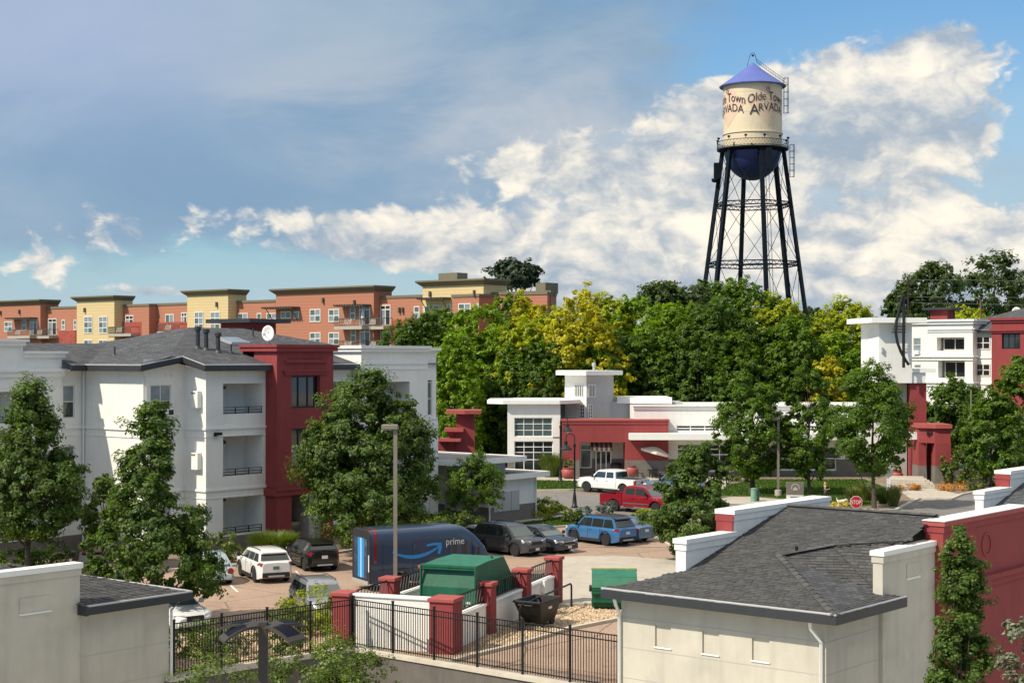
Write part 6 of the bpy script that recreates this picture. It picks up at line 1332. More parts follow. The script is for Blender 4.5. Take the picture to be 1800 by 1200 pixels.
def pickup(name, label, loc, head, col, L=5.85, W=2.02, Ht=1.9, wb=3.65, fo=.98, r=.41, rim=None, side_trim=None, tail=True, quad=False, cover=False):
    t = thing(name, label, 'pickup truck', loc, math.atan2(head[1], head[0]), None); hw = W/2; fb, rb = L/2, -L/2; wx = [fb-fo, fb-fo-wb]; gz = .42; B_ = 1.22; hoodz = 1.16
    xbf = rb+1.95                                                     # front of the bed
    xw = fb-1.35; xrf = xw-.75; xrr = xbf+.28; Rf = Ht-.03
    def zb(x):
        z = gz
        for w in wx:
            q = (r+.11)**2-(x-w)**2
            if q > 0: z = max(z, r+math.sqrt(q))
        return z
    def hwid(x): k = max(0, (x-fb+.5)/.5); return hw*(1-.10*k*k)
    def zt(x):
        if x > xw: k = (x-xw)/(fb-xw); return B_+(hoodz-B_)*k-.12*max(0, (k-.85)/.15)**2
        return B_
    xs = set(np.linspace(xbf, fb, 18)); [xs.add(wx[0]+q) for q in np.linspace(-(r+.11), r+.11, 13)]
    rings = []
    for x in sorted(xs):
        h, a, b = hwid(x), zb(x), zt(x); sec = [(h*.98, a), (h, a+.4*(b-a)), (h*.985, b-.16 if b-.16 > a else (a+b)/2), (h*.95, b-.04), (h*.8, b+.01), (0, b+.035)]
        rings.append([(x, y, z) for y, z in sec]+[(x, -y, z) for y, z in sec[-2::-1]])
    mb = MB(); mb.loft(rings); mb.build('body', col, t, 38)
    # bed: sides with wheel openings, floor, tailgate
    w = wx[1]; rr = r+.11; arc = [(w+rr*math.cos(g), r+rr*math.sin(g)) for g in np.linspace(math.pi, 0, 13)]; arc = [(x, max(z, gz)) for x, z in arc]
    pol = [(rb, gz+.06), (w-rr, gz)]+arc[1:-1]+[(w+rr, gz), (xbf-.025, gz), (xbf-.025, B_+.02), (rb, B_+.02)]
    bed = None
    for s in (-1, 1):
        mb = MB(); mb.extr([(x, s*hw*.99, z) for x, z in pol], (0, -s*.10, 0)); bed = mb.build('bed_side', col, t)
    mb = MB(); mb.box(rb+.08, xbf-.03, -hw*.88, hw*.88, .80, .90); mb.box(xbf-.10, xbf-.03, -hw*.88, hw*.88, .9, B_); mb.build('bed_floor', M['blackp'], t)
    if cover: mb = MB(); mb.box(rb+.08, xbf-.03, -hw*.88, hw*.88, B_-.05, B_+.045); mb.build('bed_cover', M['blackp'], t)
    mb = MB(); mb.box(rb, rb+.075, -hw*.885, hw*.885, gz+.2, B_+.018); tg = mb.build('tailgate', col, t, bevel=.02); mb = MB(); mb.box(rb-.01, rb+.01, -.14, .14, B_-.32, B_-.16); mb.build('handle', M['blackp'], tg)
    mb = MB(); mb.box(rb-.14, rb+.02, -hw*.95, hw*.95, gz-.02, gz+.17); rbm = mb.build('rear_bumper', M['chrome'], t, bevel=.03); mb = MB(); mb.box(rb-.15, rb-.135, -.17, .17, gz+.02, gz+.15); mb.build('licence_plate', M['plate'], rbm)
    # cab
    wbm, wtp = hw*.945, hw*.80
    def ys(z): return wbm+(wtp-wbm)*(z-B_)/(Rf-B_)
    prof = [(xbf+.02, B_-.02), (xbf+.12, Rf-.12), (xrr, Rf-.02), ((xrr+xrf)/2, Rf+.03), (xrf, Rf-.01), (xrf+.12, Rf-.08), (xw, B_-.02)]; n = len(prof)
    vs = [(x, ys(z), z) for x, z in prof]+[(x, ys(z)*.82, z+.035 if 0 < i < n-1 else z+.01) for i, (x, z) in enumerate(prof)]; vs += [(v[0], -v[1], v[2]) for v in vs[n:]]+[(v[0], -v[1], v[2]) for v in vs[:n]]
    fs = [(q*n+i, q*n+i+1, (q+1)*n+i+1, (q+1)*n+i) for q in range(3) for i in range(n-1)]+[tuple(range(n))[::-1], tuple(range(3*n, 4*n))]
    mb = MB(); mb.add(vs, fs); mb.build('cab', col, t, 35)
    zg0, zg1 = B_+.05, Rf-.13
    def xfw(z): return xw+(xrf+.1-xw)*(z-B_)/(Rf-.06-B_)
    m_ = xbf+.2+(xfw((zg0+zg1)/2)-xbf-.2)*(.40 if not quad else .46)
    for s in (-1, 1):
        for lo, hi in (((xbf+.22, m_-.05), (xbf+.30, m_-.05)), ((m_+.05, xfw(zg0)-.2), (m_+.05, xfw(zg1)-.12))):
            mb = MB(); q = [(lo[0], s*(ys(zg0)+.006), zg0), (lo[1], s*(ys(zg0)+.006), zg0), (hi[1], s*(ys(zg1)+.006), zg1), (hi[0], s*(ys(zg1)+.006), zg1)]; mb.poly(q if s < 0 else q[::-1]); mb.build('side_window', M['carglass'], t)
        mb = MB(); mb.tube([(xw-.35, s*(wbm-.02), B_+.08), (xw-.35, s*(wbm+.16), B_+.12)], .035, 5); mb.box(xw-.42, xw-.3, s*(wbm+.12), s*(wbm+.30), B_+.05, B_+.33); mb.build('mirror', M['clad'], t, bevel=.02)
        mb = MB(); mb.box(rb-.006, rb+.16, s*(hw*.885), s*(hw+.008), B_-.46, B_-.06); mb.build('tail_light', M['tail'], t)
        mb = MB(); mb.box(fb-.28, fb+.02, s*hw*.60, s*hwid(fb-.2)*1.006, hoodz-.36, hoodz-.14); mb.build('headlight', M['head'], t, bevel=.02)
        for xh in (m_-.12, m_+.85): mb = MB(); mb.box(xh-.12, xh+.1, s*(hw-.02), s*(hw+.035), B_-.2, B_-.15); mb.build('door_handle', col, t)
        for w in wx:
            mb = MB(); rr = r+.11
            for i in range(12):
                g0, g1 = math.pi*i/12, math.pi*(i+1)/12; pa = [(w+q*math.cos(g), r+q*math.sin(g)) for g in (g0, g1) for q in (rr, rr+.07)]; h0 = s*(hwid(w)+.022)
                mb.extr([(pa[0][0], h0, pa[0][1]), (pa[1][0], h0, pa[1][1]), (pa[3][0], h0, pa[3][1]), (pa[2][0], h0, pa[2][1])], (0, -s*.06, 0))
            mb.build('arch_trim', col, t)
        mb = MB(); mb.box(wx[1]+r+.2, wx[0]-r-.2, s*(hw-.12), s*(hw+.05), gz-.1, gz-.04); mb.build('running_board', M['chrome'] if side_trim else M['clad'], t)
        if side_trim: mb = MB(); mb.box(xbf+.1, wx[0]-r-.15, s*(hw-.02), s*(hw+.012), .62, .70); mb.build('side_trim', M['chrome'], t)
    mb = MB(); q = [(xfw(B_+.02)+.024, ys(B_)*.9, B_+.03), (xfw(B_+.02)+.024, -ys(B_)*.9, B_+.03), (xfw(zg1)+.024, -ys(zg1)*.9, zg1+.03), (xfw(zg1)+.024, ys(zg1)*.9, zg1+.03)]; mb.poly(q); mb.build('windscreen', M['windsh'], t)
    mb = MB(); xa, xz = xbf+.03, xbf+.125; q = [(xa-.02, ys(B_)*.85, B_+.1), (xz-.035, ys(zg1)*.85, zg1), (xz-.035, -ys(zg1)*.85, zg1), (xa-.02, -ys(B_)*.85, B_+.1)]; mb.poly(q); mb.build('rear_window', M['carglass'], t)
    mb = MB(); mb.box(fb-.06, fb+.03, -hw*.56, hw*.56, hoodz-.48, hoodz-.12); gr = mb.build('grille', M['clad'], t); mb = MB(); mb.box(fb-.05, fb+.04, -hw*.58, hw*.58, hoodz-.31, hoodz-.27); mb.build('grille_bar', M['chrome'], gr)
    mb = MB(); mb.box(fb-.12, fb+.1, -hw*.95, hw*.95, gz+.0, gz+.24); mb.build('front_bumper', M['chrome'], t, bevel=.04)
    wheels(t, L, W, wb, fo, r, rim or M['rimS'], .28); return t
def unit(x, y): h = math.hypot(x, y); return (x/h, y/h)
BLUE = paint('blue_paint', (.045, .165, .37)); WHITE = paint('white_paint', (.70, .70, .68), 0, .35); BLACK = paint('black_paint', (.008, .008, .010), .1, .22); SILVER = paint('silver_paint', (.36, .37, .38), .6, .35)
GREY = paint('grey_paint', (.065, .067, .075), .4, .3); NAVY = paint('dark_slate_paint', (.020, .024, .034), .3, .25); RED = paint('red_paint', (.26, .010, .022), .25, .28); MAROON = paint('maroon_paint', (.035, .008, .010), .2, .3)
ICE = paint('ice_blue_paint', (.36, .44, .47), .3, .35); STEEL = paint('steel_blue_paint', (.10, .155, .215), .3, .35); STEEL2 = paint('slate_blue_paint', (.085, .16, .25), .3, .3); PALE = paint('pale_silver_paint', (.55, .56, .58), .4, .3)
h1 = unit(-.42, .91)
def at(px, py, h, fwd, side):
    """put a car by one wheel: photo point where the tyre meets the ground, and that wheel's place in the car"""
    g = G(px, py); n = (-h[1], h[0]); return (g[0]-h[0]*fwd-n[0]*side, g[1]-h[1]*fwd-n[1]*side, 0)
car('parked_car', 'white crossover with black lower cladding, seen from behind', 'car', at(449, 1023, h1, -1.33, .8), h1, WHITE, 4.45, 1.8, 1.58, 2.66, .9, .35, 'suv', M['rimB'], rails=True, plate=M['plateg'])
car('parked_car', 'black crossover parked beside the white one near the red tower', 'car', at(537, 1003, h1, -1.3, .78), h1, BLACK, 4.3, 1.8, 1.55, 2.6, .85, .34, 'suv', clad=True, tl='wide')
car('parked_car', 'pale blue rounded small car with round red tail lamp, half behind the tree', 'car', at(403, 1024, h1, -1.2, -.75), h1, ICE, 4.1, 1.72, 1.48, 2.5, .8, .33, 'bug', clad=False)
car('parked_car', 'dark maroon sport utility at the far left behind the garage roof', 'car', at(196, 1024, unit(-.3, .95), -1.4, -.8), unit(-.3, .95), MAROON, 4.75, 1.9, 1.72, 2.8, .9, .37, 'suv', rails=True)
h2 = unit(.36, -.93)
car('parked_car', 'silver compact sport utility facing the camera beside the enclosure', 'car', (-8.25, 68.2, 0), h2, SILVER, 4.4, 1.82, 1.64, 2.64, .88, .34, 'suv', rails=True, grille='chrome')
car('parked_car', 'white sedan with its hood showing behind the left fence', 'car', (-14.25, 66.3, 0), unit(.62, -.78), WHITE, 4.6, 1.8, 1.45, 2.7, .95, .33, 'sedan', clad=False)
hr = (-d1[0], -d1[1])
car('parked_car', 'dark grey crossover facing right in the row behind the compactor', 'car', at(905, 977.5, unit(.70, -.71), 1.35, -.82), unit(.70, -.71), GREY, 4.6, 1.85, 1.68, 2.69, .92, .36, 'suv', rails=True)
car('parked_car', 'black sedan with chrome-edged grille next to the grey crossover', 'car', at(962, 972, unit(.70, -.71), 1.36, -.8), unit(.70, -.71), NAVY, 4.7, 1.83, 1.43, 2.7, .95, .33, 'sedan', M['rimB'], clad=False, grille='chrome')
hb = unit(-.66, .75)
car('parked_car', 'bright blue crossover with black roof parked rear towards the camera', 'car', at(1066, 959, hb, -1.33, .82), hb, BLUE, 4.6, 1.86, 1.69, 2.69, .92, .37, 'suv', M['rimB'], roofc=BLACK, rails=True)
car('parked_car', 'blue grey sedan beyond the bright blue crossover, red tail lamps showing', 'car', at(1133, 949, hb, -1.35, -.78), hb, STEEL2, 4.6, 1.8, 1.43, 2.7, .95, .32, 'sedan', clad=False)
car('parked_car', 'pale silver sedan mostly hidden behind the delivery van', 'car', (-1.9, 92.5, 0), hb, PALE, 4.5, 1.78, 1.42, 2.65, .92, .32, 'sedan', clad=False)
pickup('pickup_truck', 'white crew cab pickup truck parked before the red clubhouse wall', at(1032, 864.5, d1, 1.92, .95), d1, WHITE, rim=M['rimB'], cover=True)
pickup('pickup_truck', 'red pickup truck with open bed on the road', at(1077, 898, hr, -1.78, -.95), hr, RED, 5.8, 2.0, 1.88, 3.57, quad=True, side_trim=True)
pickup('pickup_truck', 'slate blue pickup truck half hidden by the round tree', at(1150, 872, d1, 1.9, .95), d1, STEEL)

# delivery van
def van():
    h = unit(.875, .485); t = thing('delivery_van', 'dark blue electric delivery van with a curved arrow and the word prime', 'van', (0, 0, 0), math.atan2(h[1], h[0]))
    g = G(621, 1031); rl = Vector((g[0], g[1], 0)); L, W, Ht = 6.5, 2.1, 2.92
    fw = Vector((h[0], h[1], 0)); lf = Vector((-h[1], h[0], 0)); t.location = rl+fw*(L/2)-lf*(W/2)
    body = paint('van_blue', (.031, .055, .105), .1, .38); hw = W/2; rr, ff = -L/2, L/2
    def sec(x, top, w, zb, bev):
        pts = [(w*.97, zb), (w, zb+.3), (w, top-.6), (w*.99, top-.32), (w*.955, top-.14), (w*.88, top-.045), (w*.72, top)]
        return [(x, y, z) for y, z in pts]+[(x, -y, z) for y, z in pts[::-1]]
    wx = [ff-1.15, ff-1.15-3.7]; r = .40
    def zb(x):
        z = .38
        for w in wx:
            q = (r+.09)**2-(x-w)**2
            if q > 0: z = max(z, r+math.sqrt(q))
        return z
    xs = sorted(set(np.linspace(rr, ff-1.9, 10)) | {w+q for w in wx for q in np.linspace(-(r+.09), r+.09, 11)} | set(np.linspace(ff-1.9, ff, 14)))
    rings = []
    for x in xs:
        k = max(0, (x-(ff-1.75))/1.75); top = Ht-1.45*k**1.55-.2*max(0, (k-.85)/.15); w = hw*(1-.16*max(0, (k-.5)/.5)**2); rings.append(sec(x, top, w, zb(x), .2))
    mb = MB(); mb.loft(rings); b = mb.build('body', body, t, 40)
    # rear: black surround, red lamp band, bright blue roll door slats
    mb = MB(); s0 = sec(rr-.06, Ht-.02, hw*.985, .42, .2); s1 = sec(rr+.001, Ht+.004, hw*1.002, .38, .2); mb.loft([s0, s1]); rear = mb.build('rear_frame', M['clad'], t, 40)
    mb = MB(); o = sec(rr+.16, Ht+.012, hw*1.006, 1.1, .2); i_ = sec(rr+.30, Ht+.012, hw*1.006, 1.1, .2); n = len(o); mb.add(o+i_, [(k, k+1, n+k+1, n+k) for k in range(n-1)]); mb.build('red_lamp_band', M['tail'], t, 40)
    bluem = mat('bright_blue', (.03, .25, .58), .4); paleb = mat('pale_blue', (.42, .70, .88), .4)
    for j, (y0, y1, m) in enumerate(((-.74, -.42, body), (-.40, -.12, bluem), (-.10, .02, paleb), (.04, .34, bluem), (.36, .74, body))):
        mb = MB(); mb.box(rr-.075, rr-.058, y0, y1, .62, Ht-.42); mb.build('rear_door_panel', m, rear)
    mb = MB(); mb.box(rr-.12, rr-.05, -hw*.9, hw*.9, .36, .5); mb.build('rear_step', M['gutter'], t)
    mb = MB(); mb.box(rr-.068, rr-.05, -hw*.93, -hw*.84, .95, 1.75); mb.build('reflector', M['label'], rear)
    # side windows, windscreen
    for s in (-1, 1):
        for x0, x1, z0, z1 in ((ff-2.15, ff-1.72, 1.62, 2.2), (ff-1.66, ff-.98, 1.5, 2.12)):
            mb = MB(); y = s*(hw*1.008); mb.poly([(x0, y, z0), (x1, y*.985, z0), (x1-.18 if x1 > ff-1.2 else x1, y*.985, z1), (x0, y, z1)][::1 if s < 0 else -1]); mb.build('side_window', M['carglass'], t)
        mb = MB(); mb.tube([(ff-1.0, s*hw*.95, 1.5), (ff-.9, s*(hw+.2), 1.6)], .03, 5); mb.box(ff-.98, ff-.86, s*(hw+.15), s*(hw+.33), 1.4, 1.9); mb.build('mirror', M['clad'], t, bevel=.03)
        mb = MB(); mb.box(wx[1]+.55, wx[0]-.55, s*(hw-.05), s*(hw+.012), .36, .62); mb.build('sill_trim', M['clad'], t)
    seam = mat('panel_gap', (.006, .008, .012), .6)
    for s in (-1, 1):
        for x in (rr+.62, rr+2.2, ff-2.35, ff-1.1):
            mb = MB(); mb.box(x-.012, x+.012, s*(hw-.01), s*(hw+.004), .45, 2.25); mb.build('panel_seam', seam, t)
        mb = MB(); mb.box(rr+.4, ff-1.9, s*(hw-.01), s*(hw+.004), 1.02, 1.045); mb.build('panel_seam', seam, t)
    # lettering and arrow on the right side (local -y)
    y = -hw-.010
    v, f = text_polys('prime', .62); x0 = min(p[0] for p in v); x1 = max(p[0] for p in v); k = .98/(x1-x0); mb = MB()
    mb.add([(rr+3.98+(p[0]-x0)*k, y, 2.03+p[1]*k*1.1) for p in v], f); mb.build('prime_lettering', M['label'], t)
    mb = MB(); n = 22; up = []; dn = []
    for i in range(n+1):
        q = i/n; x = rr+1.1+2.6*q; c = 1.50+.62*(2*q-.95)**2*.62; wd = .05+.13*math.sin(math.pi*min(1, q*.92+.03)); up.append((x, y, c+wd*.5+.12*q)); dn.append((x, y, c-wd*.5+.12*q))
    for i in range(n): mb.poly([dn[i], dn[i+1], up[i+1], up[i]])
    mb.build('arrow_curve', bluem, t); tip = (rr+3.75, 2.02)
    mb = MB(); ar = [(-.85, .08), (-.45, .16), (-.02, .14), (.0, -.10), (-.12, -.42), (-.26, -.36), (-.17, -.08), (-.2, .0), (-.45, .03), (-.8, -.02)]
    for k in range(len(ar)//2-1):
        a, b_, c, d = ar[k], ar[k+1], ar[-2-k], ar[-1-k]; mb.poly([(tip[0]+q[0], y-.002, tip[1]+q[1]) for q in (d, c, b_, a)])
    mb.build('arrow_head', bluem, t)
    wheels(t, L, W, 3.7, 1.15, r, M['rimB'], .26)
van()
# ---------------------------------------------------------------- dumpster enclosure
PSI = R(20); e2 = (math.sin(PSI), math.cos(PSI)); e1 = (-math.cos(PSI), math.sin(PSI)); E0 = (-2.5, 60.2); EROT = R(90)-PSI
def eloc(x, y, z=0): return (E0[0]+x*e2[0]+y*e1[0], E0[1]+x*e2[1]+y*e1[1], z)
def enclosure():
    a = thing('dumpster_enclosure', 'walled dumpster enclosure with red pillars and slanted black rail panels', 'enclosure', (E0[0], E0[1], 0), EROT)
    WD = 4.25
    def pillar(x, y, w=.62, d=.62, top=2.1):
        mb = MB(); mb.box(x-w/2, x+w/2, y-d/2, y+d/2, -.05, top-.16); p = mb.build('pillar', M['red'], a); mb = MB(); mb.box(x-w/2-.07, x+w/2+.07, y-d/2-.07, y+d/2+.07, top-.157, top); mb.build('cap', M['redcap'], p, bevel=.03)
    pillar(0, 0, .95, .95); pillar(0, WD, .7, .7)
    for x in (4.3, 8.6, 12.9): pillar(x, 0)
    for x in (4.3, 8.4): pillar(x, WD)
    def wallp(x0, x1, y, top=1.28, t=.22):
        mb = MB(); mb.box(x0, x1, y-t/2, y+t/2, -.02, top-.12); w = mb.build('wall_panel', M['white'], a); mb = MB(); mb.box(x0, x1, y-t/2-.05, y+t/2+.05, top-.118, top); mb.build('coping', M['trim'], w, bevel=.03)
    def rail(x0, x1, y, z0=1.30, z1=2.0):
        mb = MB(); mb.box(x0, x1, y-.025, y+.025, z1-.05, z1); mb.box(x0, x1, y-.025, y+.025, z0+.05, z0+.1); n = int((x1-x0)/.28)
        f = mb.build('rail_panel', M['iron'], a)
        for i in range(n):
            q = x0+(x1-x0)*(i+.3)/n; b = MB(); b.bar((q, y, z0+.1), (q+.22, y, z1-.04), .03); b.build('slanted_bar', M['iron'], f)
    for x0, x1 in ((.48, 3.98), (4.62, 8.28), (8.92, 12.58)): wallp(x0, x1, 0); rail(x0, x1, 0)
    for x0, x1 in ((.36, 3.98), (4.62, 8.08)): wallp(x0, x1, WD); rail(x0, x1, WD)
    mb = MB(); mb.box(-.12, .12, .48, WD-.36, -.02, 1.93); w = mb.build('front_wall', M['white'], a); mb = MB(); mb.box(-.18, .18, .48, WD-.36, 1.933, 2.05); mb.build('coping', M['trim'], w, bevel=.03)
    mb = MB(); mb.box(2.2, 2.24, .3, WD-.2, 1.45, 1.5); [mb.box(2.2, 2.23, .3+.16*k, .325+.16*k, .3, 1.45) for k in range(23)]; mb.build('inner_gate', M['iron'], a)
    mb = MB(); mb.box(-.1, 14, .12, WD-.12, .012, .03); mb.build('enclosure_floor', M['conc'], a)
    # electric box and guard rail along the outside
    mb = MB(); mb.box(10.7, 11.05, -.30, -.115, .75, 1.3); mb.tube([(10.85, -.2, .75), (10.85, -.2, .05)], .03, 5); mb.build('meter_box', M['trim'], a)
    mb = MB(); pts = [(5.2, -1.1, 0), (5.2, -1.1, .95), (5.35, -1.1, 1.05), (11.9, -1.1, 1.05), (12.05, -1.1, .95), (12.05, -1.1, 0)]; mb.tube(pts, .045, 6); mb.build('guard_rail', M['iron'], a)
enclosure()
def compactor():
    a = thing('trash_compactor', 'large dark green trash compactor with a curved front inside the enclosure', 'compactor', eloc(3.6, 1.4), EROT); hw = 1.15; L = 4.6; Ht = 2.75
    prof = [(0, .12), (0, 1.25), (.03, 1.9), (.16, 2.35), (.22, 2.55), (0, 2.6), (0, Ht-.05), (.15, Ht), (1.6, Ht+.05), (L-1.2, Ht+.02), (L-.25, 1.95), (L, 1.9), (L, .12)]
    mb = MB(); mb.extr([(x, -hw, z) for x, z in prof], (0, 2*hw, 0)); mb.build('hull', M['green'], a)
    mb = MB(); mb.add([(.2, -hw-.004, Ht+.012), (.2, hw+.004, Ht+.012), (L-1.2, hw+.004, Ht+.045), (L-1.2, -hw-.004, Ht+.045), (1.6, -hw-.004, Ht+.06), (1.6, hw+.004, Ht+.06)], [(0, 4, 5, 1), (4, 3, 2, 5)]); mb.build('top_plate', M['green2'], a)
    for y in (-hw-.06, hw+.002):
        mb = MB(); mb.box(-.03, .10, y, y+.058, .12, Ht-.02); mb.build('corner_post', M['green'], a)
        for x in (1.3, 2.5, 3.5): mb = MB(); mb.box(x, x+.1, y, y+.055, .15, 1.9); mb.build('rib', M['green'], a)
    mb = MB(); mb.box(-.05, .02, -hw, hw, 1.22, 1.27); mb.build('seam', M['green'], a); mb = MB(); mb.box(.0, .25, -hw-.05, hw+.05, Ht-.10, Ht+.03); mb.build('top_beam', M['green'], a)
    for y, z0, z1, w in ((.62, .92, 1.1, .3), (.72, 1.14, 1.3, .2), (-.98, .95, 1.35, .2)):
        mb = MB(); mb.box(-.02, .0, y, y+w, z0, z1); mb.build('sticker', M['label'], a)
    mb = MB(); mb.box(1.4, 1.65, -hw-.01, -hw+.01, 1.55, 1.8); mb.build('sticker', M['label'], a)
    mb = MB(); mb.tube([(-.02, -hw-.12, 1.0), (-.05, -hw-.16, 1.8), (.02, -hw-.14, 2.2)], .04, 6); mb.build('hose', M['blackp'], a, 50)
    mb = MB(); mb.lathe([(.06, 0), (.06, .12), (.1, .14)], 8, (2.6, -.9, Ht-.0)); mb.build('lifting_eye', M['green2'], a)
compactor()
def container():
    a = thing('waste_container', 'open dark container between the compactor and the last pillars', 'container', eloc(9.2, .35), EROT)
    for nm, b in (('side_wall', (0, 3.2, 0, .08)), ('side_wall', (0, 3.2, 1.9, 1.98)), ('end_wall', (0, .08, .08, 1.9)), ('end_wall', (3.12, 3.2, .08, 1.9))):
        mb = MB(); mb.box(*b, .05, 1.35); mb.build(nm, M['blackp'], a)
    mb = MB(); mb.box(.08, 3.12, .08, 1.9, .05, .15); mb.build('floor', M['blackp'], a); mb = MB(); mb.box(-.04, 3.24, -.05, 0, 1.3, 1.4); mb.build('rim', M['clad'], a)
container()
def dumpster():
    g = G(1042, 1072); a = thing('dumpster', 'green steel dumpster with pale worn top edge behind the garage corner', 'dumpster', (g[0]+1.0, g[1]+.8, 0), R(-3)); hw, d, Ht = 1.0, 1.5, 1.62
    mb = MB(); sec = [(-.75, .12), (-.85, 1.0), (-.55, 1.42), (.75, Ht), (.75, .12)]; mb.extr([(-hw, y, z) for y, z in sec], (2*hw, 0, 0)); mb.build('hull', M['green'], a)
    mb = MB(); mb.add([(-hw+.01, -.56, 1.43), (hw-.01, -.56, 1.43), (hw-.01, .73, Ht+.012), (-hw+.01, .73, Ht+.012)], [(0, 1, 2, 3)]); mb.add([(-hw+.01, -.856, 1.004), (hw-.01, -.856, 1.004), (hw-.01, -.556, 1.424), (-hw+.01, -.556, 1.424)], [(0, 1, 2, 3)]); mb.build('lid', M['green2'], a)
    mb = MB(); mb.box(-hw-.03, hw+.03, .68, .82, Ht-.08, Ht+.06); mb.build('worn_edge', M['yel'], a)
    for z in (.35, .72): mb = MB(); mb.box(-hw-.02, hw+.02, -.90, -.80, z, z+.09); mb.build('rib', M['green'], a)
    for s in (-1, 1): mb = MB(); mb.box(s*hw, s*(hw+.12), -.35, .3, .75, .95); mb.build('fork_pocket', M['blackp'], a)
dumpster()
def tilt_cart():
    g = G(945, 1100); a = thing('tilt_cart', 'black plastic tilt cart standing on the gravel', 'cart', (g[0], g[1], .02), R(62))
    out = [(-.95, -.62), (.95, -.62), (.95, .62), (-.95, .62)]
    def ring(k, z, x): return [(p[0]*k+x, p[1]*k, z) for p in out]
    mb = MB(); mb.loft([ring(.62, .18, .2), ring(.8, .55, .1), ring(1.0, 1.1, 0)], False); vs = ring(.62, .18, .2); mb.poly(vs[::-1]); o = mb.build('tub', M['blackp'], a); s = o.modifiers.new('s', 'SOLIDIFY'); s.thickness = .05; s.offset = -1
    mb = MB(); q = ring(1.0, 1.1, 0); mb.tube(q+[q[0]], .05, 6); mb.build('rim', M['clad'], a)
    mb = MB(); mb.box(-.1, .2, -.57, -.52, .75, .85); mb.build('sticker', M['label'], a)
    mb = MB(); mb.tube([(-.9, -.3, 1.08), (-1.15, -.3, 1.0), (-1.15, .3, 1.0), (-.9, .3, 1.08)], .03, 5); mb.build('handle', M['clad'], a)
    for x, r in ((.55, .2), (-.3, .12)):
        for y in (-.36, .36): mb = MB(); mb.lathe([(.04, -.04), (r, -.04), (r, .04), (.04, .04)], 14, (x+.05, y, r), 'y'); mb.build('wheel', M['tyre'], a)
tilt_cart()

# ---------------------------------------------------------------- iron fences
def fence(label, p, q, n):
    p = Vector((*p, .10)); q = Vector((*q, .10)); L = (q-p).length; a = thing('picket_fence', label, 'fence', p, math.atan2(q.y-p.y, q.x-p.x), 'black iron fences on the retaining wall'); h = 1.82
    pm = MB(); pm.box(-.011, .011, -.011, .011, .05, h); pme = pm.mesh('picket', M['iron']); om = MB(); om.box(-.035, .035, -.035, .035, 0, h+.10); om.box(-.045, .045, -.045, .045, h+.10, h+.13); ome = om.mesh('post', M['iron'])
    for z in (.13, h-.22, h-.02):
        mb = MB(); mb.box(0, L, -.018, .018, z-.018, z+.018); mb.build('rail', M['iron'], a)
    for i in range(n+1): link('post', ome, a, loc=(L*i/n, 0, 0))
    k = int(L/.115)
    for i in range(1, k):
        x = L*i/k
        if min(abs(x-L*j/n) for j in range(n+1)) > .05: link('picket', pme, a, loc=(x, 0, 0))
fence('black iron picket fence running left from the enclosure to the cream garage', (K[0]+.15, K[1]+.12), (CN[0]-.03, CN[1]-.05), 4)
fence('black iron picket fence running right from the enclosure to the near garage', (CN[0]+.03, CN[1]-.05), (A[0]-.05, A[1]+.03), 6)

# ---------------------------------------------------------------- lamps, poles, signs
def box_lamp(label, base, h, arm=-1.0):
    a = thing('parking_light', label, 'lamp post', base, 0, 'tall square parking-lot lights'); mb = MB(); mb.lathe([(.28, 0), (.28, .5), (.2, .52)], 12); mb.build('footing', M['conc'], a)
    mb = MB(); mb.box(-.085, .085, -.085, .085, .5, h); mb.build('pole', M['pole'], a); mb = MB(); mb.box(arm, .12, -.22, .22, h-.06, h+.16); l = mb.build('lamp_head', M['pole'], a, bevel=.03); mb = MB(); mb.box(arm+.05, -.2, -.17, .17, h-.075, h-.062); mb.build('lens', M['label'], l)
box_lamp('tall bronze parking light in front of the delivery van', ((695-CX)/F*72.5, 72.5, 0), H-(752-YH)/F*72.5, -.62)
b = G(1368, 872); box_lamp('bronze parking light on the lawn beside the monument sign', b, H-(737-YH)/F*b[1], -.9)
def hook_lamp(label, px, base_y, top_y, side, drop):
    b = G(px, base_y); s = b[1]/F; h = H-(top_y-YH)*s; a = thing('street_lamp', label, 'street lamp', b, 0, 'black shepherd-crook street lamps')
    mb = MB(); mb.lathe([(.24, 0), (.24, .12), (.17, .2), (.14, .7), (.1, 1.0), (.075, 1.1), (.065, h-1.0), (.1, h-.95), (.1, h-.75), (.05, h-.7)], 12); mb.build('post', M['lampblack'], a, 40)
    r = .32; pts = [(0, 0, h-.9), (0, 0, h-r)]+[(side*(r-r*math.cos(g)), 0, h-r+r*math.sin(g)) for g in np.linspace(0, math.pi, 9)[1:]]+[(side*2*r, 0, h-drop+.35)]
    mb = MB(); mb.tube(pts, .04, 6); mb.build('crook', M['lampblack'], a, 60)
    x = side*2*r; mb = MB(); mb.lathe([(.05, h-drop+.38), (.13, h-drop+.3), (.13, h-drop+.05), (.2, h-drop), (.45, h-drop-.28), (.45, h-drop-.34), (.2, h-drop-.3)], 16, (x, 0, 0)); mb.build('lamp_shade', M['lampblack'], a, 40); mb = MB(); mb.lathe([(.16, h-drop-.31), (.14, h-drop-.45), (.05, h-drop-.5)], 10, (x, 0, 0)); mb.build('lamp_globe', M['canvas'], a, 40)
hook_lamp('black crook lamp with its shade on the left, before the road', 1010, 892, 762, -1, .85); hook_lamp('black crook lamp with its shade on the right, on the lawn strip', 985, 847, 733, 1, .9)
hook_lamp('black crook lamp half hidden in the lawn trees', 1324, 862, 752, 1, .9); hook_lamp('black crook lamp at the right edge among the trees', 1776, 852, 701, 1, 1.5)
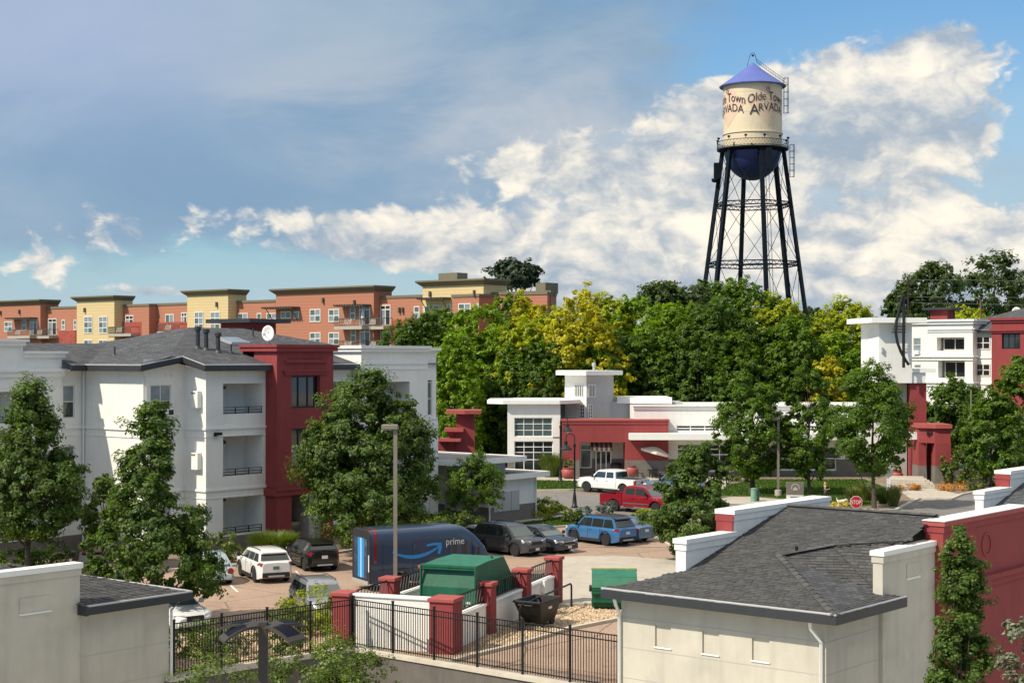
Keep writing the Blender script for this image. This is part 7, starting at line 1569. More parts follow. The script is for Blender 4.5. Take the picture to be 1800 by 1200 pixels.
def solar_lamp():
    Y = 33.0; s = Y/F; a = thing('solar_lamp', 'bronze solar post lamp with curved panel arms in the foreground', 'lamp post', ((463-CX)*s, Y, -3.5), 0); z = H-(1098-YH)*s+3.5
    mb = MB(); mb.box(-.095, .095, -.095, .095, 0, z+.08); mb.build('post', M['solarbody'], a, bevel=.01)
    for g in (R(-158), R(-28), R(28), R(160)):
        c, sn = math.cos(g), math.sin(g); t = Vector((c, sn, 0)); n = Vector((-sn, c, 0)); mb = MB(); k = 9; W = .29; rings = []; pan = []
        for i in range(k):
            q = i/(k-1); d = .09+.78*q; zz = z-.02+.10*math.sin(math.pi*min(1, q*.62+.05))-(.30 if sn < 0 else .12)*q*q; p = t*d+Vector((0, 0, zz)); w = W*(.35+.65*min(1, q*2.2))
            rings.append([tuple(p-n*w-Vector((0, 0, .055))), tuple(p+n*w-Vector((0, 0, .055))), tuple(p+n*w), tuple(p-n*w)])
            if 3 <= i <= 7: pan.append((p+Vector((0, 0, .006)), w*.8))
        mb.loft(rings); arm = mb.build('panel_arm', M['solarbody'], a, 30); mb = MB(); vs = []
        for p, w in pan: vs += [tuple(p-n*w), tuple(p+n*w)]
        mb.add(vs, [(2*i, 2*i+1, 2*i+3, 2*i+2) for i in range(len(pan)-1)]); mb.build('solar_panel', M['pv'], arm)
solar_lamp()
b = G(1707, 846); t = thing('flag_pole', 'thin bare pole in front of the right trees', 'pole', b); mb = MB(); mb.tube([(0, 0, 0), (0, 0, H-(685-YH)*b[1]/F)], .07, 8); mb.build('shaft', M['pole'], t, 50); mb = MB(); mb.lathe([(.16, 0), (.16, .15), (.08, .2)], 10); mb.build('base', M['pole'], t, 50)
SIGNR = mat('stop_red', (.42, .012, .02), .5); SIGNG = mat('sign_back_grey', (.30, .30, .29), .45, metal=.4)
def octagon(mb, r, y, z, th=.01, x=0): mb.extr([(x+r*math.cos(R(22.5+45*k)), y, z+r*math.sin(R(22.5+45*k))) for k in range(8)], (0, th, 0))
def stop_sign():
    s = 98/F; c = ((1505-CX)*s, 98); z = H-(882-YH)*s; t = thing('stop_sign', 'red octagonal stop sign behind the garage parapet', 'sign', (c[0], c[1], 0)); mb = MB(); mb.box(-.03, .03, .02, .07, 0, z+.3); mb.build('post', M['gutter'], t)
    mb = MB(); octagon(mb, .40, 0, z); mb.build('border', M['label'], t); mb = MB(); octagon(mb, .37, -.006, z, .005); p = mb.build('sign_face', SIGNR, t)
    v, f = text_polys('STOP', .30); x0 = min(p_[0] for p_ in v); x1 = max(p_[0] for p_ in v); k = .60/(x1-x0); mb = MB(); mb.add([((q[0]-x0)*k-.30, -.010, z-.12+q[1]*1.15) for q in v], f); mb.build('lettering', M['label'], t)
stop_sign()
b = G(1562, 871); s = b[1]/F; t = thing('road_sign', 'back of an octagonal sign with white plates below on its post', 'sign', b); z = H-(830-YH)*s
mb = MB(); mb.box(-.04, .04, .03, .10, 0, z+.5); mb.build('post', M['gutter'], t); mb = MB(); octagon(mb, .40, 0, z); mb.build('sign_back', SIGNG, t)
for z0, z1, w in ((z-.95, z-.48, .16), (z-1.45, z-1.0, .18)): mb = MB(); mb.box(-w, w, -.02, .0, z0, z1); mb.build('white_plate', M['label'], t)
b = G(1325, 881); t = thing('utility_pedestal', 'pale green plastic utility pedestal beside the sidewalk', 'utility box', b); UG = mat('pedestal_green', (.17, .33, .23), .6, .1, 3)
mb = MB(); mb.lathe([(.24, 0), (.24, .35), (.26, .36), (.26, .40), (.23, .41), (.23, .95), (.26, .96), (.26, 1.0), (.1, 1.04)], 14); mb.build('housing', UG, t, 40); mb = MB(); mb.lathe([(.21, 0), (.20, .9), (.05, .93)], 12, (.28, .35, 0)); mb.build('rear_housing', mat('pedestal_dark', (.05, .12, .10), .6), t, 40)
def monument():
    b = G(1398, 879); s = b[1]/F; t = thing('monument_sign', 'grey brown monument sign with a white lotus emblem on the lawn', 'sign', b); hw = .66; zt = H-(847-YH)*s; zl = H-(869-YH)*s
    mb = MB(); mb.box(-hw, hw, 0, .25, zl+.002, zt); mb.build('panel', M['plinth'], t); mb = MB(); mb.box(-hw+.02, hw-.02, .02, .23, 0, zl); mb.build('white_base', M['trim'], t)
    z = (zt+zl)/2+.05
    for g, l in ((0, .26), (40, .2), (-40, .2), (72, .2), (-72, .2)):
        mb = MB(); q = []; c, sn = math.cos(R(g)), math.sin(R(g))
        for u, v in ((0, 0), (.055, l*.45), (0, l), (-.055, l*.45)): q.append((u*c+v*sn, -.006, z-.18+v*c-u*sn))
        mb.poly(q); mb.build('emblem_petal', M['label'], t)
    mb = MB(); n = 24; vs = [(q*math.sin(R(-110+220*k/n)), -.006, z+q*math.cos(R(-110+220*k/n))) for k in range(n+1) for q in (.31, .28)]; mb.add(vs, [(2*k, 2*k+2, 2*k+3, 2*k+1) for k in range(n)]); mb.build('emblem_ring', M['label'], t)
    mb = MB(); mb.box(-.4, .4, -.004, .0, zl-.22, zl-.14); mb.build('sign_line', M['plinth'], t)
monument()
# utility poles and wires
WOOD = mat('pole_wood', (.16, .085, .05), .9, .2, 5)
def upole(label, px, top, Y, arms=(.0,)):
    b = P(px, top, Y); g = hz(b[0], Y)-.2; t = thing('utility_pole', label, 'utility pole', (b[0], Y, g), 0, 'wooden utility poles'); mb = MB(); mb.tube([(0, 0, 0), (0, 0, b[2]-g)], [.22, .15], 8); mb.build('pole', WOOD, t, 50)
    for d in arms: mb = MB(); mb.box(-1.1, 1.1, -.08, .08, b[2]-g-.6-d, b[2]-g-.42-d); mb.build('crossarm', WOOD, t); [MB().lathe([(.06, 0), (.06, .2)], 6, (x, 0, b[2]-g-.42-d)).build('insulator', M['steel'], t) for x in (-1, -.4, .4, 1)]
upole('brown utility pole behind the white sign tower', 1596, 489, 262); upole('short brown utility pole above the right roof', 1724, 528, 262, ()); upole('brown utility pole left of the water tower', 1186, 492, 262, (0, 1.2)); upole('distant dark pole behind the yellow trees', 1053, 514, 262, ())
for i, (p, q, r) in enumerate([((1596, 522), (1724, 517), (1850, 524)), ((1596, 532), (1724, 530), (1850, 537)), ((1596, 487+5), (1724, 487), (1850, 496)), ((1186, 508), (1260, 512), (1330, 505)), ((1130, 522), (1186, 512), (1330, 520)), ((1130, 515), (1186, 506), (1270, 512))]):
    mb = MB(); pts = []
    for k in range(13):
        u = k/12; x = (1-u)**2*p[0]+2*u*(1-u)*q[0]+u*u*r[0]; y = (1-u)**2*p[1]+2*u*(1-u)*(q[1]+4)+u*u*r[1]; pts.append(P(x, y, 262))
    mb.tube(pts, .03, 4); o = mb.build('power_line', mat('wire_grey%d' % i, (.25, .26, .25), .5)); tag(o, ['power line crossing the trees above the white sign tower, lower strand', 'lowest power line above the right-hand roof', 'top power line across the big right trees', 'power line from the pole towards the water tower legs', 'lowest cable at the pole left of the water tower', 'topmost cable at the pole left of the water tower'][i], 'power line', 'overhead power lines')
# ---------------------------------------------------------------- patio: umbrella, table, chairs, planters
def patio():
    b = G(1152, 838); s = b[1]/F; t = thing('patio_umbrella', 'open cream patio umbrella tilted before the red wall', 'umbrella', b); zc = H-(790-YH)*s; r = 1.55; n = 8; tilt = R(14)
    def rot(p): return (p[0]*math.cos(tilt)+(p[2]-zc)*math.sin(tilt), p[1], zc-p[0]*math.sin(tilt)+(p[2]-zc)*math.cos(tilt))
    ring = [rot((r*math.cos(6.2832*k/n), r*math.sin(6.2832*k/n), zc-.15)) for k in range(n)]; low = [(p[0]*1.0, p[1]*1.0, p[2]-.22) for p in ring]; top = rot((0, 0, zc+.45)); mb = MB(); mb.add([top]+ring+low, [(0, 1+k, 1+(k+1) % n) for k in range(n)]+[(1+k, 1+n+k, 1+n+(k+1) % n, 1+(k+1) % n) for k in range(n)]); o = mb.build('canopy', M['canvas'], t)
    for k in range(n): mb = MB(); mb.tube([tuple(Vector(top)-Vector((0, 0, .06))), tuple(Vector(ring[k])-Vector((0, 0, .02)))], .015, 4); mb.build('rib', M['iron'], t)
    mb = MB(); mb.tube([(0, 0, 0), (0, 0, zc-.3), tuple(Vector(top)-Vector((0, 0, .1)))], .03, 6); mb.build('pole', M['iron'], t); mb = MB(); mb.lathe([(.3, 0), (.3, .06), (.06, .12)], 12); mb.build('base', M['iron'], t)
    b2 = (b[0]-.35, b[1]-.9, 0); tb = thing('patio_table', 'black metal patio table under the cream umbrella', 'table', b2); mb = MB(); mb.lathe([(.5, .70), (.52, .72), (.52, .74), (.5, .75)], 20); mb.build('table_top', M['iron'], tb)
    for k in range(4): g = .78+1.57*k; mb = MB(); mb.tube([(.35*math.cos(g), .35*math.sin(g), .7), (.42*math.cos(g), .42*math.sin(g), 0)], .02, 5); mb.build('leg', M['iron'], tb)
    for i, (dx, dy, rz) in enumerate(((-1.1, -.2, -90), (.95, .1, 90), (.1, -1.0, 0), (-.9, .75, -140))):
        c = thing('patio_chair', ['black metal patio chair at the left of the table', 'black metal patio chair at the right of the table', 'black metal patio chair on the near side of the table', 'black metal patio chair on the far left of the table'][i], 'chair', (b2[0]+dx, b2[1]+dy, 0), R(rz), 'patio chairs round the table')
        mb = MB(); mb.box(-.24, .24, -.24, .24, .42, .45); mb.build('seat', M['iron'], c); mb = MB(); mb.box(-.24, .24, -.27, -.24, .5, .95); mb.build('backrest', M['iron'], c)
        for x in (-.22, .22):
            for y in (-.24, .22): mb = MB(); mb.box(x-.015, x+.015, y-.015, y+.015, 0, .42 if y > 0 else .95); mb.build('leg', M['iron'], c)
    def planter(label, px, py, k, seed, flow):
        b = G(px, py); p = thing('planter_pot', label, 'planter', b, 0, 'round terracotta planters'); mb = MB(); mb.lathe([(.34*k, 0), (.55*k, .2*k), (.68*k, .5*k), (.62*k, .78*k), (.5*k, .9*k), (.58*k, .98*k), (.58*k, 1.02*k), (.45*k, 1.0*k)], 24); mb.build('pot', M['terra'], p, 45)
        me, C = crown('plants', ROUND, 1.0*k, 1.75*k, .62*k, 14, 60, .16, seed, flow); link('plants', me, p)
    planter('terracotta planter at the left corner of the red wall', 999, 841, 1.0, 31, L_TALL); planter('terracotta planter at the right of the clubhouse entry', 1110, 838, 1.05, 32, L_TALL); planter('terracotta planter with pale flowers beside the red portal', 1605, 838, .85, 33, leaf_mat('pale_flower', (.3, .28, .2), (.6, .55, .5)))
    planter('terracotta planter behind the back of the octagonal sign', 1576, 844, .85, 34, L_TALL)
    b = G(968, 838); g = thing('ornamental_grass', 'tall green fountain grass by the hall windows', 'grass plant', b); link('blade_clump', blades(1100, 2.3, 2.0, L_SHRUB, 5), g)
    b = G(1083, 836); g = thing('grill_cart', 'black grill cart in the entry recess', 'grill', (b[0], b[1]+.2, 0)); mb = MB(); mb.box(-.5, .5, -.25, .25, .65, .85); mb.build('firebox', M['blackp'], g); mb = MB(); mb.lathe([(.25, -.5), (.3, -.4), (.3, .4), (.25, .5)], 14, (0, 0, .9), 'x'); mb.build('hood', M['blackp'], g, 40)
    for x in (-.45, .45):
        for y in (-.2, .2): mb = MB(); mb.box(x-.03, x+.03, y-.03, y+.03, 0, .65); mb.build('leg', M['blackp'], g)
patio()
# ---------------------------------------------------------------- woman with a phone and the small white dog
def skin_body(name, verts, edges, rad, mat_, parent, root=0, sub=2):
    me = bpy.data.meshes.new(name); me.from_pydata(verts, edges, []); me.materials.append(mat_); o = link(name, me, parent); o.modifiers.new('skin', 'SKIN')
    for i, v in enumerate(me.skin_vertices[0].data): v.radius = rad[i] if isinstance(rad[i], tuple) else (rad[i], rad[i]); v.use_root = (i == root)
    s = o.modifiers.new('sub', 'SUBSURF'); s.levels = sub; s.render_levels = sub; return o
SKIN = mat('skin', (.52, .30, .20), .55); DARKCL = mat('dark_clothes', (.03, .026, .03), .9); HAIR = mat('blond_hair', (.52, .34, .17), .6, .15, 20); FUR = mat('white_fur', (.66, .61, .53), .9, .1, 15)
def person():
    t = thing('person', 'person with long blond hair in a dark top looking at a phone', 'person', (23.62, 120, 0), R(-90)+R(0))
    # local: faces -y after no rotation; turned so that the figure looks to the right of the picture
    t.rotation_euler = (0, 0, R(80))
    V = [(0,0,.95), (0,.01,1.12), (0,.02,1.30), (0,.01,1.42), (0,-.01,1.50), (0,-.03,1.58), (0,-.02,1.66),        # pelvis, waist, chest, neck base, neck, head, crown
         (.17,.02,1.37), (.21,.03,1.12), (.14,-.22,1.13), (.06,-.30,1.18), (-.17,.02,1.37), (-.21,.04,1.12), (-.15,-.20,1.15), (-.05,-.29,1.19),
         (.09,0,.90), (.10,-.02,.50), (.10,.02,.08), (.10,-.14,.03), (-.09,0,.90), (-.10,.03,.50), (-.10,.06,.08), (-.10,-.10,.03)]
    E_ = [(0,1),(1,2),(2,3),(3,4),(4,5),(5,6),(2,7),(7,8),(8,9),(9,10),(2,11),(11,12),(12,13),(13,14),(0,15),(15,16),(16,17),(17,18),(0,19),(19,20),(20,21),(21,22)]
    rd = [(.15,.11), (.115,.09), (.14,.10), (.07,.06), .052, (.078,.095), (.06,.07), .058,.046,.036,.028,.058,.046,.036,.028,.085,.06,.042,.03,.085,.06,.042,.03]
    skin_body('body', V, E_, rd, SKIN, t)
    sh = skin_body('dark_top', [(0,.01,1.0),(0,.01,1.14),(0,.02,1.30),(0,.012,1.39)], [(0,1),(1,2),(2,3)], [(.23,.18),(.18,.15),(.21,.165),(.13,.11)], DARKCL, t); lg = []
    for s in (1, -1): skin_body('trousers', [(s*.07,0,1.0),(s*.09,0,.86),(s*.10,0,.50),(s*.10,.03,.12)], [(0,1),(1,2),(2,3)], [(.15,.16),.135,.10,.08], DARKCL, t)
    hv = [(0,-.015,1.70),(0,.06,1.64),(0,.085,1.50),(0,.09,1.34),(0,.085,1.20)]; skin_body('hair', hv, [(0,1),(1,2),(2,3),(3,4)], [(.075,.06),(.088,.07),(.085,.05),(.085,.045),(.05,.03)], HAIR, t)
    for s in (-1, 1):
        for k in range(4):
            x = s*(.055-.016*k); skin_body('finger', [(x,-.30,1.185),(x*.8,-.335,1.20),(x*.6,-.345,1.225)], [(0,1),(1,2)], [.010,.009,.008], SKIN, t, sub=1)
        skin_body('thumb', [(s*.05,-.28,1.20),(s*.03,-.31,1.24)], [(0,1)], [.011,.009], SKIN, t, sub=1)
        mb = MB(); mb.lathe([(.006,-.006),(.012,0),(.006,.006)], 8, (s*.03,-.112,1.60), 'y'); mb.build('eye', M['dark'], t)
        mb = MB(); mb.lathe([(.008,-.02),(.018,-.01),(.018,.01),(.008,.02)], 8, (s*.082,-.01,1.585), 'x'); mb.build('ear', SKIN, t)
        mb = MB(); mb.box(s*.10-.045, s*.10+.045, -.17 if s > 0 else -.13, .07 if s > 0 else .11, 0, .07); mb.build('shoe', DARKCL, t, bevel=.02)
    mb = MB(); mb.add([(-.012,-.108,1.555),(.012,-.108,1.555),(0,-.135,1.562),(0,-.108,1.605)], [(0,1,2),(0,2,3),(1,3,2)]); mb.build('nose', SKIN, t); mb = MB(); mb.box(-.022,.022,-.113,-.10,1.532,1.540); mb.build('mouth', mat('lips', (.35, .10, .09), .5), t)
    p = thing('phone', 'dark phone held by the person with blond hair', 'phone', (0, 0, 0)); w = t.matrix_basis
    import mathutils
    c = mathutils.Matrix.Rotation(R(80), 4, 'Z') @ Vector((0, -.335, 1.23)); p.location = (t.location.x+c.x, t.location.y+c.y, c.z); p.rotation_euler = (R(-35), 0, R(80)); mb = MB(); mb.box(-.038, .038, -.005, .005, -.07, .08); mb.build('case', M['blackp'], p, bevel=.004); mb = MB(); mb.box(-.034, .034, .0052, .006, -.062, .072); mb.build('screen', M['glass'], p)
person()
def dog():
    b = G(1478, 889); t = thing('dog', 'small white dog with its tail up on the lawn by the flowers', 'dog', b, R(-15))
    V = [(-.2,0,.36), (-.02,0,.35), (.18,0,.37), (.30,0,.44), (.40,0,.48), (.52,0,.44), (-.26,0,.42), (-.31,0,.55), (-.27,0,.66),
         (.2,.08,.30),(.21,.08,.16),(.2,.08,.02),(.2,-.08,.30),(.23,-.08,.16),(.22,-.08,.02), (-.18,.08,.30),(-.15,.08,.20),(-.24,.08,.12),(-.22,.08,.02),(-.18,-.08,.30),(-.13,-.08,.20),(-.23,-.08,.12),(-.21,-.08,.02)]
    E_ = [(0,1),(1,2),(2,3),(3,4),(4,5),(0,6),(6,7),(7,8),(2,9),(9,10),(10,11),(2,12),(12,13),(13,14),(0,15),(15,16),(16,17),(17,18),(0,19),(19,20),(20,21),(21,22)]
    rd = [.10,.10,.125,.085,.085,.04,.05,.04,.02,.055,.03,.028,.055,.03,.028,.065,.045,.03,.028,.065,.045,.03,.028]
    skin_body('body', V, E_, rd, FUR, t, root=1)
    for s in (-1, 1): mb = MB(); mb.add([(.36, s*.05, .55), (.42, s*.06, .55), (.38, s*.085, .63), (.38, s*.03, .57)], [(0, 1, 2), (0, 2, 3), (1, 3, 2), (0, 3, 1)]); mb.build('ear', FUR, t)
    mb = MB(); mb.lathe([(.005, .0), (.018, .01), (.005, .03)], 8, (.545, 0, .445), 'x'); mb.build('nose', M['dark'], t)
dog()
# ---------------------------------------------------------------- trees and shrubs
def TZ(py, Y): return H-(py-YH)/F*Y
def at_px(px, Y, z=0): return ((px-CX)/F*Y, Y, z)
tree('oak_tree', 'dense green oak at the left edge before the white apartment', at_px(52, 81), 2.1, TZ(674, 81), 2.9, L_OAK, CONE, 150, 330, .175, 11, .16, cr=.24)
tree('oak_tree', 'sparse green oak with loose top between the garage and parked cars', at_px(266, 66), 1.2, TZ(712, 66), 2.85, L_OAK, [(0,.75),(.12,1),(.3,.92),(.45,.66),(.6,.46),(.8,.33),(1,.07)], 130, 330, .165, 12, .12, cr=.19, lump=.32)
tree('oak_tree', 'large round oak in front of the red stair tower', at_px(648, 88), 1.9, TZ(668, 88), 4.1, L_OAK, [(0,.7),(.12,.98),(.3,1),(.5,.9),(.7,.72),(.88,.42),(1,.1)], 230, 380, .185, 13, .2, cr=.2)
tree('locust_tree', 'small bright green multi-stem tree by the mail building', at_px(833, 103), 1.5, TZ(806, 103), 2.25, L_ASH, [(0,.7),(.2,1),(.5,.95),(.75,.7),(1,.2)], 80, 240, .13, 14, .09, stems=4, cr=.24)
tree('oak_tree', 'rounded oak behind the garage parapet near the blue cars', at_px(1221, 87), .7, TZ(784, 87), 2.4, L_OAK, [(0,.65),(.15,.98),(.35,1),(.55,.85),(.75,.55),(.9,.28),(1,.08)], 130, 330, .165, 15, .12, cr=.21, lump=.25)
tree('ash_tree', 'left ash tree on the clubhouse lawn, beside the parking light', at_px(1322, 129), 1.6, TZ(636, 129), 3.15, L_ASH, OVAL, 140, 280, .20, 16, .16, cr=.22)
tree('ash_tree', 'middle slim ash tree on the clubhouse lawn', at_px(1422, 128), 1.7, TZ(643, 128), 2.45, L_ASH, FLAME, 100, 280, .20, 17, .14, cr=.24)
tree('ash_tree', 'right ash tree with visible brown trunk on the corner of the lawn', at_px(1535, 117), 2.9, TZ(642, 117), 3.5, L_ASH, OVAL, 150, 290, .19, 18, .17, cr=.22, lump=.3)
tree('ash_tree', 'dark green tree behind the red portal', at_px(1668, 158), 1.6, TZ(668, 158), 3.3, L_DARK, OVAL, 110, 170, .32, 19, .16, cr=.22)
tree('ash_tree', 'leafy tree right of the thin pole', at_px(1742, 136), 1.0, TZ(690, 136), 3.0, L_ASH, OVAL, 110, 180, .28, 20, .14, cr=.22)
tree('ash_tree', 'tall tree at the right edge beside the crook lamp', at_px(1797, 143), .8, TZ(632, 143), 3.4, L_ASH, OVAL, 120, 180, .3, 21, .16, cr=.22)
tree('ash_tree', 'small tree between the portal and the apartment windows', at_px(1704, 175), 1.4, TZ(690, 175), 3.0, L_DARK, OVAL, 80, 150, .36, 22, .14, cr=.24)
tree('columnar_tree', 'tall columnar green tree in front of the red garage parapet', (at_px(1688, 44.5)[0], 44.5, -3.5), .8, TZ(926, 44.5)+3.5, 1.22, L_OAK, [(0,.8),(.12,.95),(.3,1),(.46,.85),(.62,.72),(.8,.5),(.92,.34),(1,.1)], 230, 260, .11, 23, .09, cr=.27, lump=.28, sq=(1, .9))
tree('silver_shrub', 'pale grey green bush at the lower right corner', (at_px(1790, 40)[0], 40, -3.5), .3, TZ(1095, 40)+3.5, .95, L_SAGE, OVAL, 60, 150, .12, 24, .06, cat='shrub', cr=.3)
tree('honeylocust_tree', 'light green feathery tree top below the retaining wall', (at_px(578, 47)[0], 47, -3.5), 2.6, TZ(1122, 47)+3.5, 2.2, L_SHRUB, [(0,.8),(.4,1),(.7,.97),(.9,.75),(1,.35)], 110, 190, .10, 25, .08, cr=.24, inner=.3)
tree('honeylocust_tree', 'loose olive green bush at the bottom left by the garage corner', (at_px(375, 44)[0], 44, -3.5), 2.0, TZ(1132, 44)+3.5, 1.9, L_SHRUB, ROUND, 60, 170, .09, 26, .06, cr=.26, inner=.3)
tree('young_tree', 'light green young tree between the two left oaks', at_px(182, 85), 1.2, TZ(838, 85), 1.35, L_SHRUB, OVAL, 50, 170, .17, 27, .08, cr=.28)
# background mass of maples behind the clubhouse: six crowns shared between individually placed trees
BG = {}; BGP = [(0,.5),(.15,.85),(.35,1),(.6,.97),(.8,.82),(.93,.55),(1,.22)]
for nm, mt, seed in (('a', L_MAPLE, 41), ('b', L_MAPLE, 42), ('c', L_DARK, 43), ('y', L_YEL, 44), ('g', L_YG, 45), ('d', L_ASH, 46)):
    me, C = crown('crown', BGP, 1.2, 16, 4.6, 250, 170, .33, seed, mt, cr=.17, tall=1.5, lump=.28, inner=.5); BG[nm] = (me, trunk_mesh('trunk', 0, 13, .3, C, seed))
where = ['behind the white corner unit', 'between the brick block and the clubhouse', 'above the clubhouse roofs', 'behind the clubhouse tower', 'left of the water tower', 'below the water tower', 'right of the water tower', 'beside the white sign tower']
look = {'a': 'bright green maple', 'b': 'leafy green maple', 'c': 'dark green maple', 'y': 'yellow leaved maple', 'g': 'yellow green maple', 'd': 'mid green maple'}
spots = [(735, 158, 548, 'c'), (775, 176, 545, 'd'), (842, 168, 536, 'a'), (800, 154, 585, 'b'), (905, 178, 520, 'd'), (872, 156, 575, 'b'), (930, 160, 530, 'y'), (925, 165, 562, 'g'), (958, 152, 600, 'c'),
         (1014, 163, 518, 'y'), (984, 157, 545, 'g'), (1070, 178, 522, 'g'), (1050, 153, 590, 'b'), (1125, 176, 524, 'a'), (1100, 157, 580, 'c'), (1180, 172, 534, 'b'), (1160, 156, 578, 'd'), (1250, 168, 522, 'c'), (1298, 176, 494, 'd'), (1228, 155, 570, 'c'),
         (1365, 174, 522, 'g'), (1330, 158, 560, 'c'), (1290, 154, 585, 'd'), (1398, 165, 556, 'd'), (1488, 172, 528, 'g'), (1470, 158, 585, 'a'), (1445, 178, 600, 'd'), (1532, 178, 568, 'a'), (1380, 186, 585, 'g'), (948, 164, 596, 'a'), (1004, 165, 604, 'b'), (1052, 164, 592, 'd'), (905, 164, 600, 'd'), (1030, 163.5, 588, 'a'), (974, 163.5, 592, 'b')]
seen = {}
for i, (px, Y, top, k) in enumerate(spots):
    if 850 < px < 1560 and Y < 163: Y += 10
    p = at_px(px, Y); z = hz(p[0], Y); h = TZ(top, Y)-z; sc = h/16.3; w = rng.uniform(.9, 1.12)*max(.8, sc)
    pl = 'left' if px < 900 else ('centre' if px < 1220 else ('below the water tower' if px < 1400 else 'right'))
    wh = where[min(7, int((px-700)/108))]; lab = f'{look[k]} {wh}'
    j = seen.get(lab, 0); seen[lab] = j+1
    if j: lab += [', nearer one', ', rear one', ', third one'][min(j-1, 2)]
    t = thing('maple_tree', lab, 'tree', (p[0], p[1], z-.1), rng.uniform(0, 6.28), 'maples massed behind the clubhouse'); t.scale = (w, w, sc)
    link('crown', BG[k][0], t); link('trunk', BG[k][1], t)
tree('yellow_shrub_tree', 'small golden tree left of the sign tower', at_px(1452, 162), 4.0, TZ(628, 162), 2.3, L_YEL, ROUND, 55, 110, .34, 51, .12, cr=.28)
# distant trees
far = [('dark pine rising behind the brick block', 905, 290, 458, 4.8, L_PINE, 61, 500), ('big far tree left of the pair at the right edge', 1642, 300, 466, 7.6, L_FAR, 62, 575), ('tallest far tree at the upper right', 1748, 305, 452, 8.2, L_FAR, 63, 575), ('small far tree behind the steel sculpture', 1590, 290, 500, 3.9, L_FAR, 64, 570),
       ('pale far tree at the right edge', 1812, 310, 520, 6.0, L_ASH, 65, 580), ('distant green tree left of the water tower legs', 1170, 225, 503, 6.0, L_FAR, 66, 580), ('distant green tree beside the utility pole', 1235, 228, 500, 5.4, L_FAR, 67, 580), ('distant green tree in the gap right of the water tower', 1432, 260, 545, 4.2, L_FAR, 68, 600), ('far small tree behind the sign tower roof', 1690, 290, 545, 5.5, L_YG, 69, 575)]
for lab, px, Y, top, r, mt, sd, bot in far:
    p = at_px(px, Y); z = hz(p[0], Y); tree('distant_tree', lab, (p[0], p[1], z-.2), TZ(bot, Y)-z, TZ(top, Y)-z, r, mt, ROUND if sd != 61 else [(0,.9),(.3,1),(.6,.95),(.85,.7),(1,.2)], 95, 110, .62, sd, .4, cr=.2, lump=.38, group='trees on the skyline')
# shrubs
def sh(label, px, py, h, r, m, seed, nc=28, per=80, leaf=.13, sq=(1, 1), nm='shrub', **k): return shrub(nm, label, G(px, py), h, r, m, nc, per, leaf, seed, 'shrubs', sq, **k)
sh('round green shrub beside the white crossover', 398, 985, 1.45, 1.5, L_SHRUB, 71); 
b = G(480, 975); g = thing('ornamental_grass', 'spiky green grass clump before the red tower', 'grass plant', (b[0], b[1], 0)); link('blade_clump', blades(2600, 1.25, 2.2, L_SHRUB, 72), g)
sh('green hedge behind the delivery van, left part', 640, 962, 2.0, 2.3, L_SHRUB, 73, 50, 110, .15); sh('low yellow green hedge behind the delivery van, middle part', 740, 948, 1.5, 2.2, L_SHRUB, 74, 46, 110, .15); sh('yellow green hedge below the small multi-stem tree', 815, 940, 1.3, 1.7, L_SHRUB, 75)
sh('dark shrub at the mail building corner', 790, 935, 1.5, 1.3, L_DARK, 76)
sh('dark shrub at the far left before the plinth', 30, 1005, 1.1, 1.6, L_DARK, 77); sh('dark shrub under the left oak', 95, 1000, 1.2, 1.7, L_DARK, 78)
sh('yellow flowering hedge by the lamp at the road', 965, 910, .95, 1.2, L_YG, 79, sq=(1.6, .7)); sh('green hedge at the mail building wall', 955, 902, 1.0, 1.3, L_SHRUB, 80, sq=(1.3, .8)); sh('round green shrub left of the blue spruces', 1003, 918, 1.0, .85, L_SHRUB, 81)
sh('left silver blue spruce shrub by the road', 1028, 916, 1.0, .9, L_JUN, 82, leaf=.1); sh('right silver blue spruce shrub below the red pickup', 1068, 906, .9, .95, L_JUN, 83, leaf=.1); sh('bright green shrub in front of the red pickup', 1135, 925, 1.1, 1.1, L_YG, 84); sh('low shrub under the rounded oak', 1170, 935, .9, 1.2, L_SHRUB, 85)
sh('hedge along the clubhouse right wing', 1290, 845, 1.3, 1.5, L_SHRUB, 86); sh('reddish shrub by the patio chairs', 1195, 850, 1.3, 1.1, leaf_mat('red_leaf', (.10, .04, .03), (.2, .09, .05)), 87)
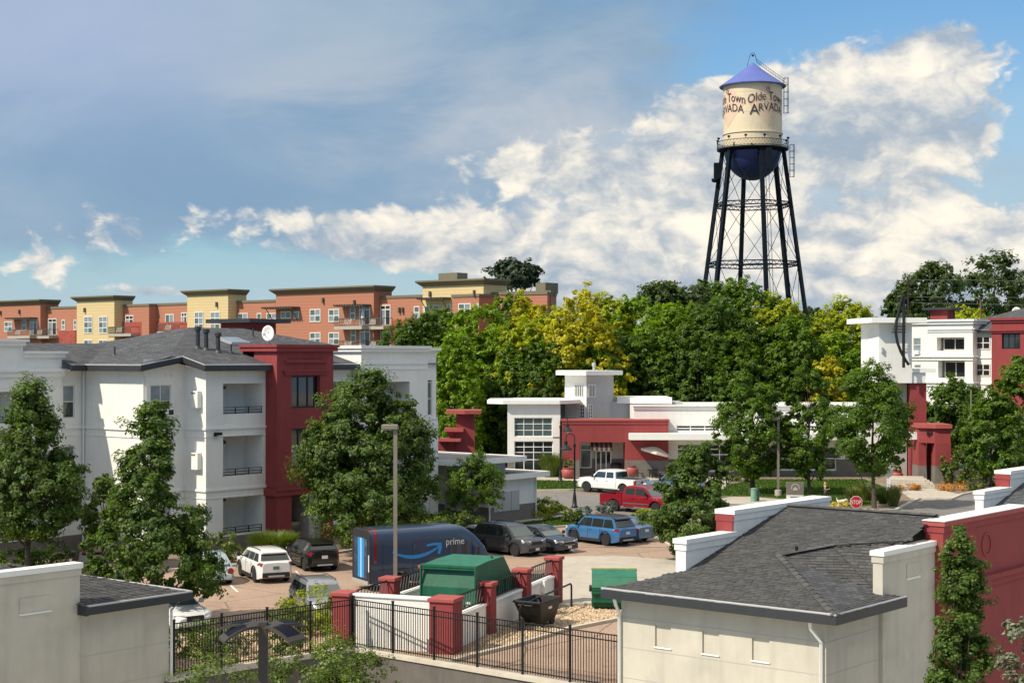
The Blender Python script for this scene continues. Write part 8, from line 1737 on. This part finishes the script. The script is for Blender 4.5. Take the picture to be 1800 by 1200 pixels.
sh('green shrub right of the portal', 1682, 850, 3.0, 1.9, L_SHRUB, 88, 40, 100, .2); sh('round bright green shrub by the orange flowers', 1716, 865, 1.25, .95, L_SHRUB, 89); sh('dark shrub under the right trees', 1760, 852, 2.2, 2.2, L_DARK, 90, 40, 100, .22); sh('shrub before the lawn seen right of the portal', 1725, 842, 1.8, 1.6, L_DARK, 91)
sh('shrub in the bed behind the left fence, beside the red pillar', 545, 1112, 1.7, 1.5, L_YG, 92, 36, 110, .1); sh('low shrub in the bed below the silver car', 500, 1122, 1.3, 1.3, L_SHRUB, 93, leaf=.1); sh('dark low shrub in the bed near the garage', 345, 1155, 1.1, 1.6, L_DARK, 94, leaf=.1); sh('sage green shrub in the middle of the fence bed', 420, 1150, 1.1, 1.5, L_SAGE, 95, leaf=.09); sh('grey green shrub behind the second fence post', 375, 1140, 1.0, 1.4, L_SHRUB, 96, leaf=.09); sh('round dark shrub in the fence bed right of the lamp', 505, 1148, .8, .75, L_DARK, 97, leaf=.09)
for i, (lab, px, py, h, r, m) in enumerate((('ornamental grass right of the person', 1500, 886, 1.3, 1.0, L_TALL), ('ornamental grass under the corner ash tree', 1522, 880, 1.4, 1.2, L_TALL), ('ornamental grass at the base of the octagonal sign', 1570, 890, 1.5, 1.0, L_TALL), ('green grass tuft right of the corner trunk', 1552, 885, .9, .9, L_GRASS))):
    g = thing('ornamental_grass', lab, 'grass plant', G(px, py)); link('blade_clump', blades(700, h, r, m, 100+i), g)
ORF = leaf_mat('orange_flower', (.50, .17, .02), (.60, .42, .06), .2); YLF = leaf_mat('yellow_flower', (.55, .40, .04), (.65, .55, .2), .2)
sh('bed of orange flowers beside the portal', 1683, 862, .4, 1.9, ORF, 111, 40, 60, .1, (1.3, .6), nm='flower_bed'); sh('bed of dark orange flowers left of the steps', 1596, 862, .4, 1.5, ORF, 112, 26, 60, .1, (1.2, .6), nm='flower_bed'); sh('yellow flowers behind the small white dog', 1474, 893, .35, 1.3, YLF, 113, 26, 60, .1, (1.3, .5), nm='flower_bed')
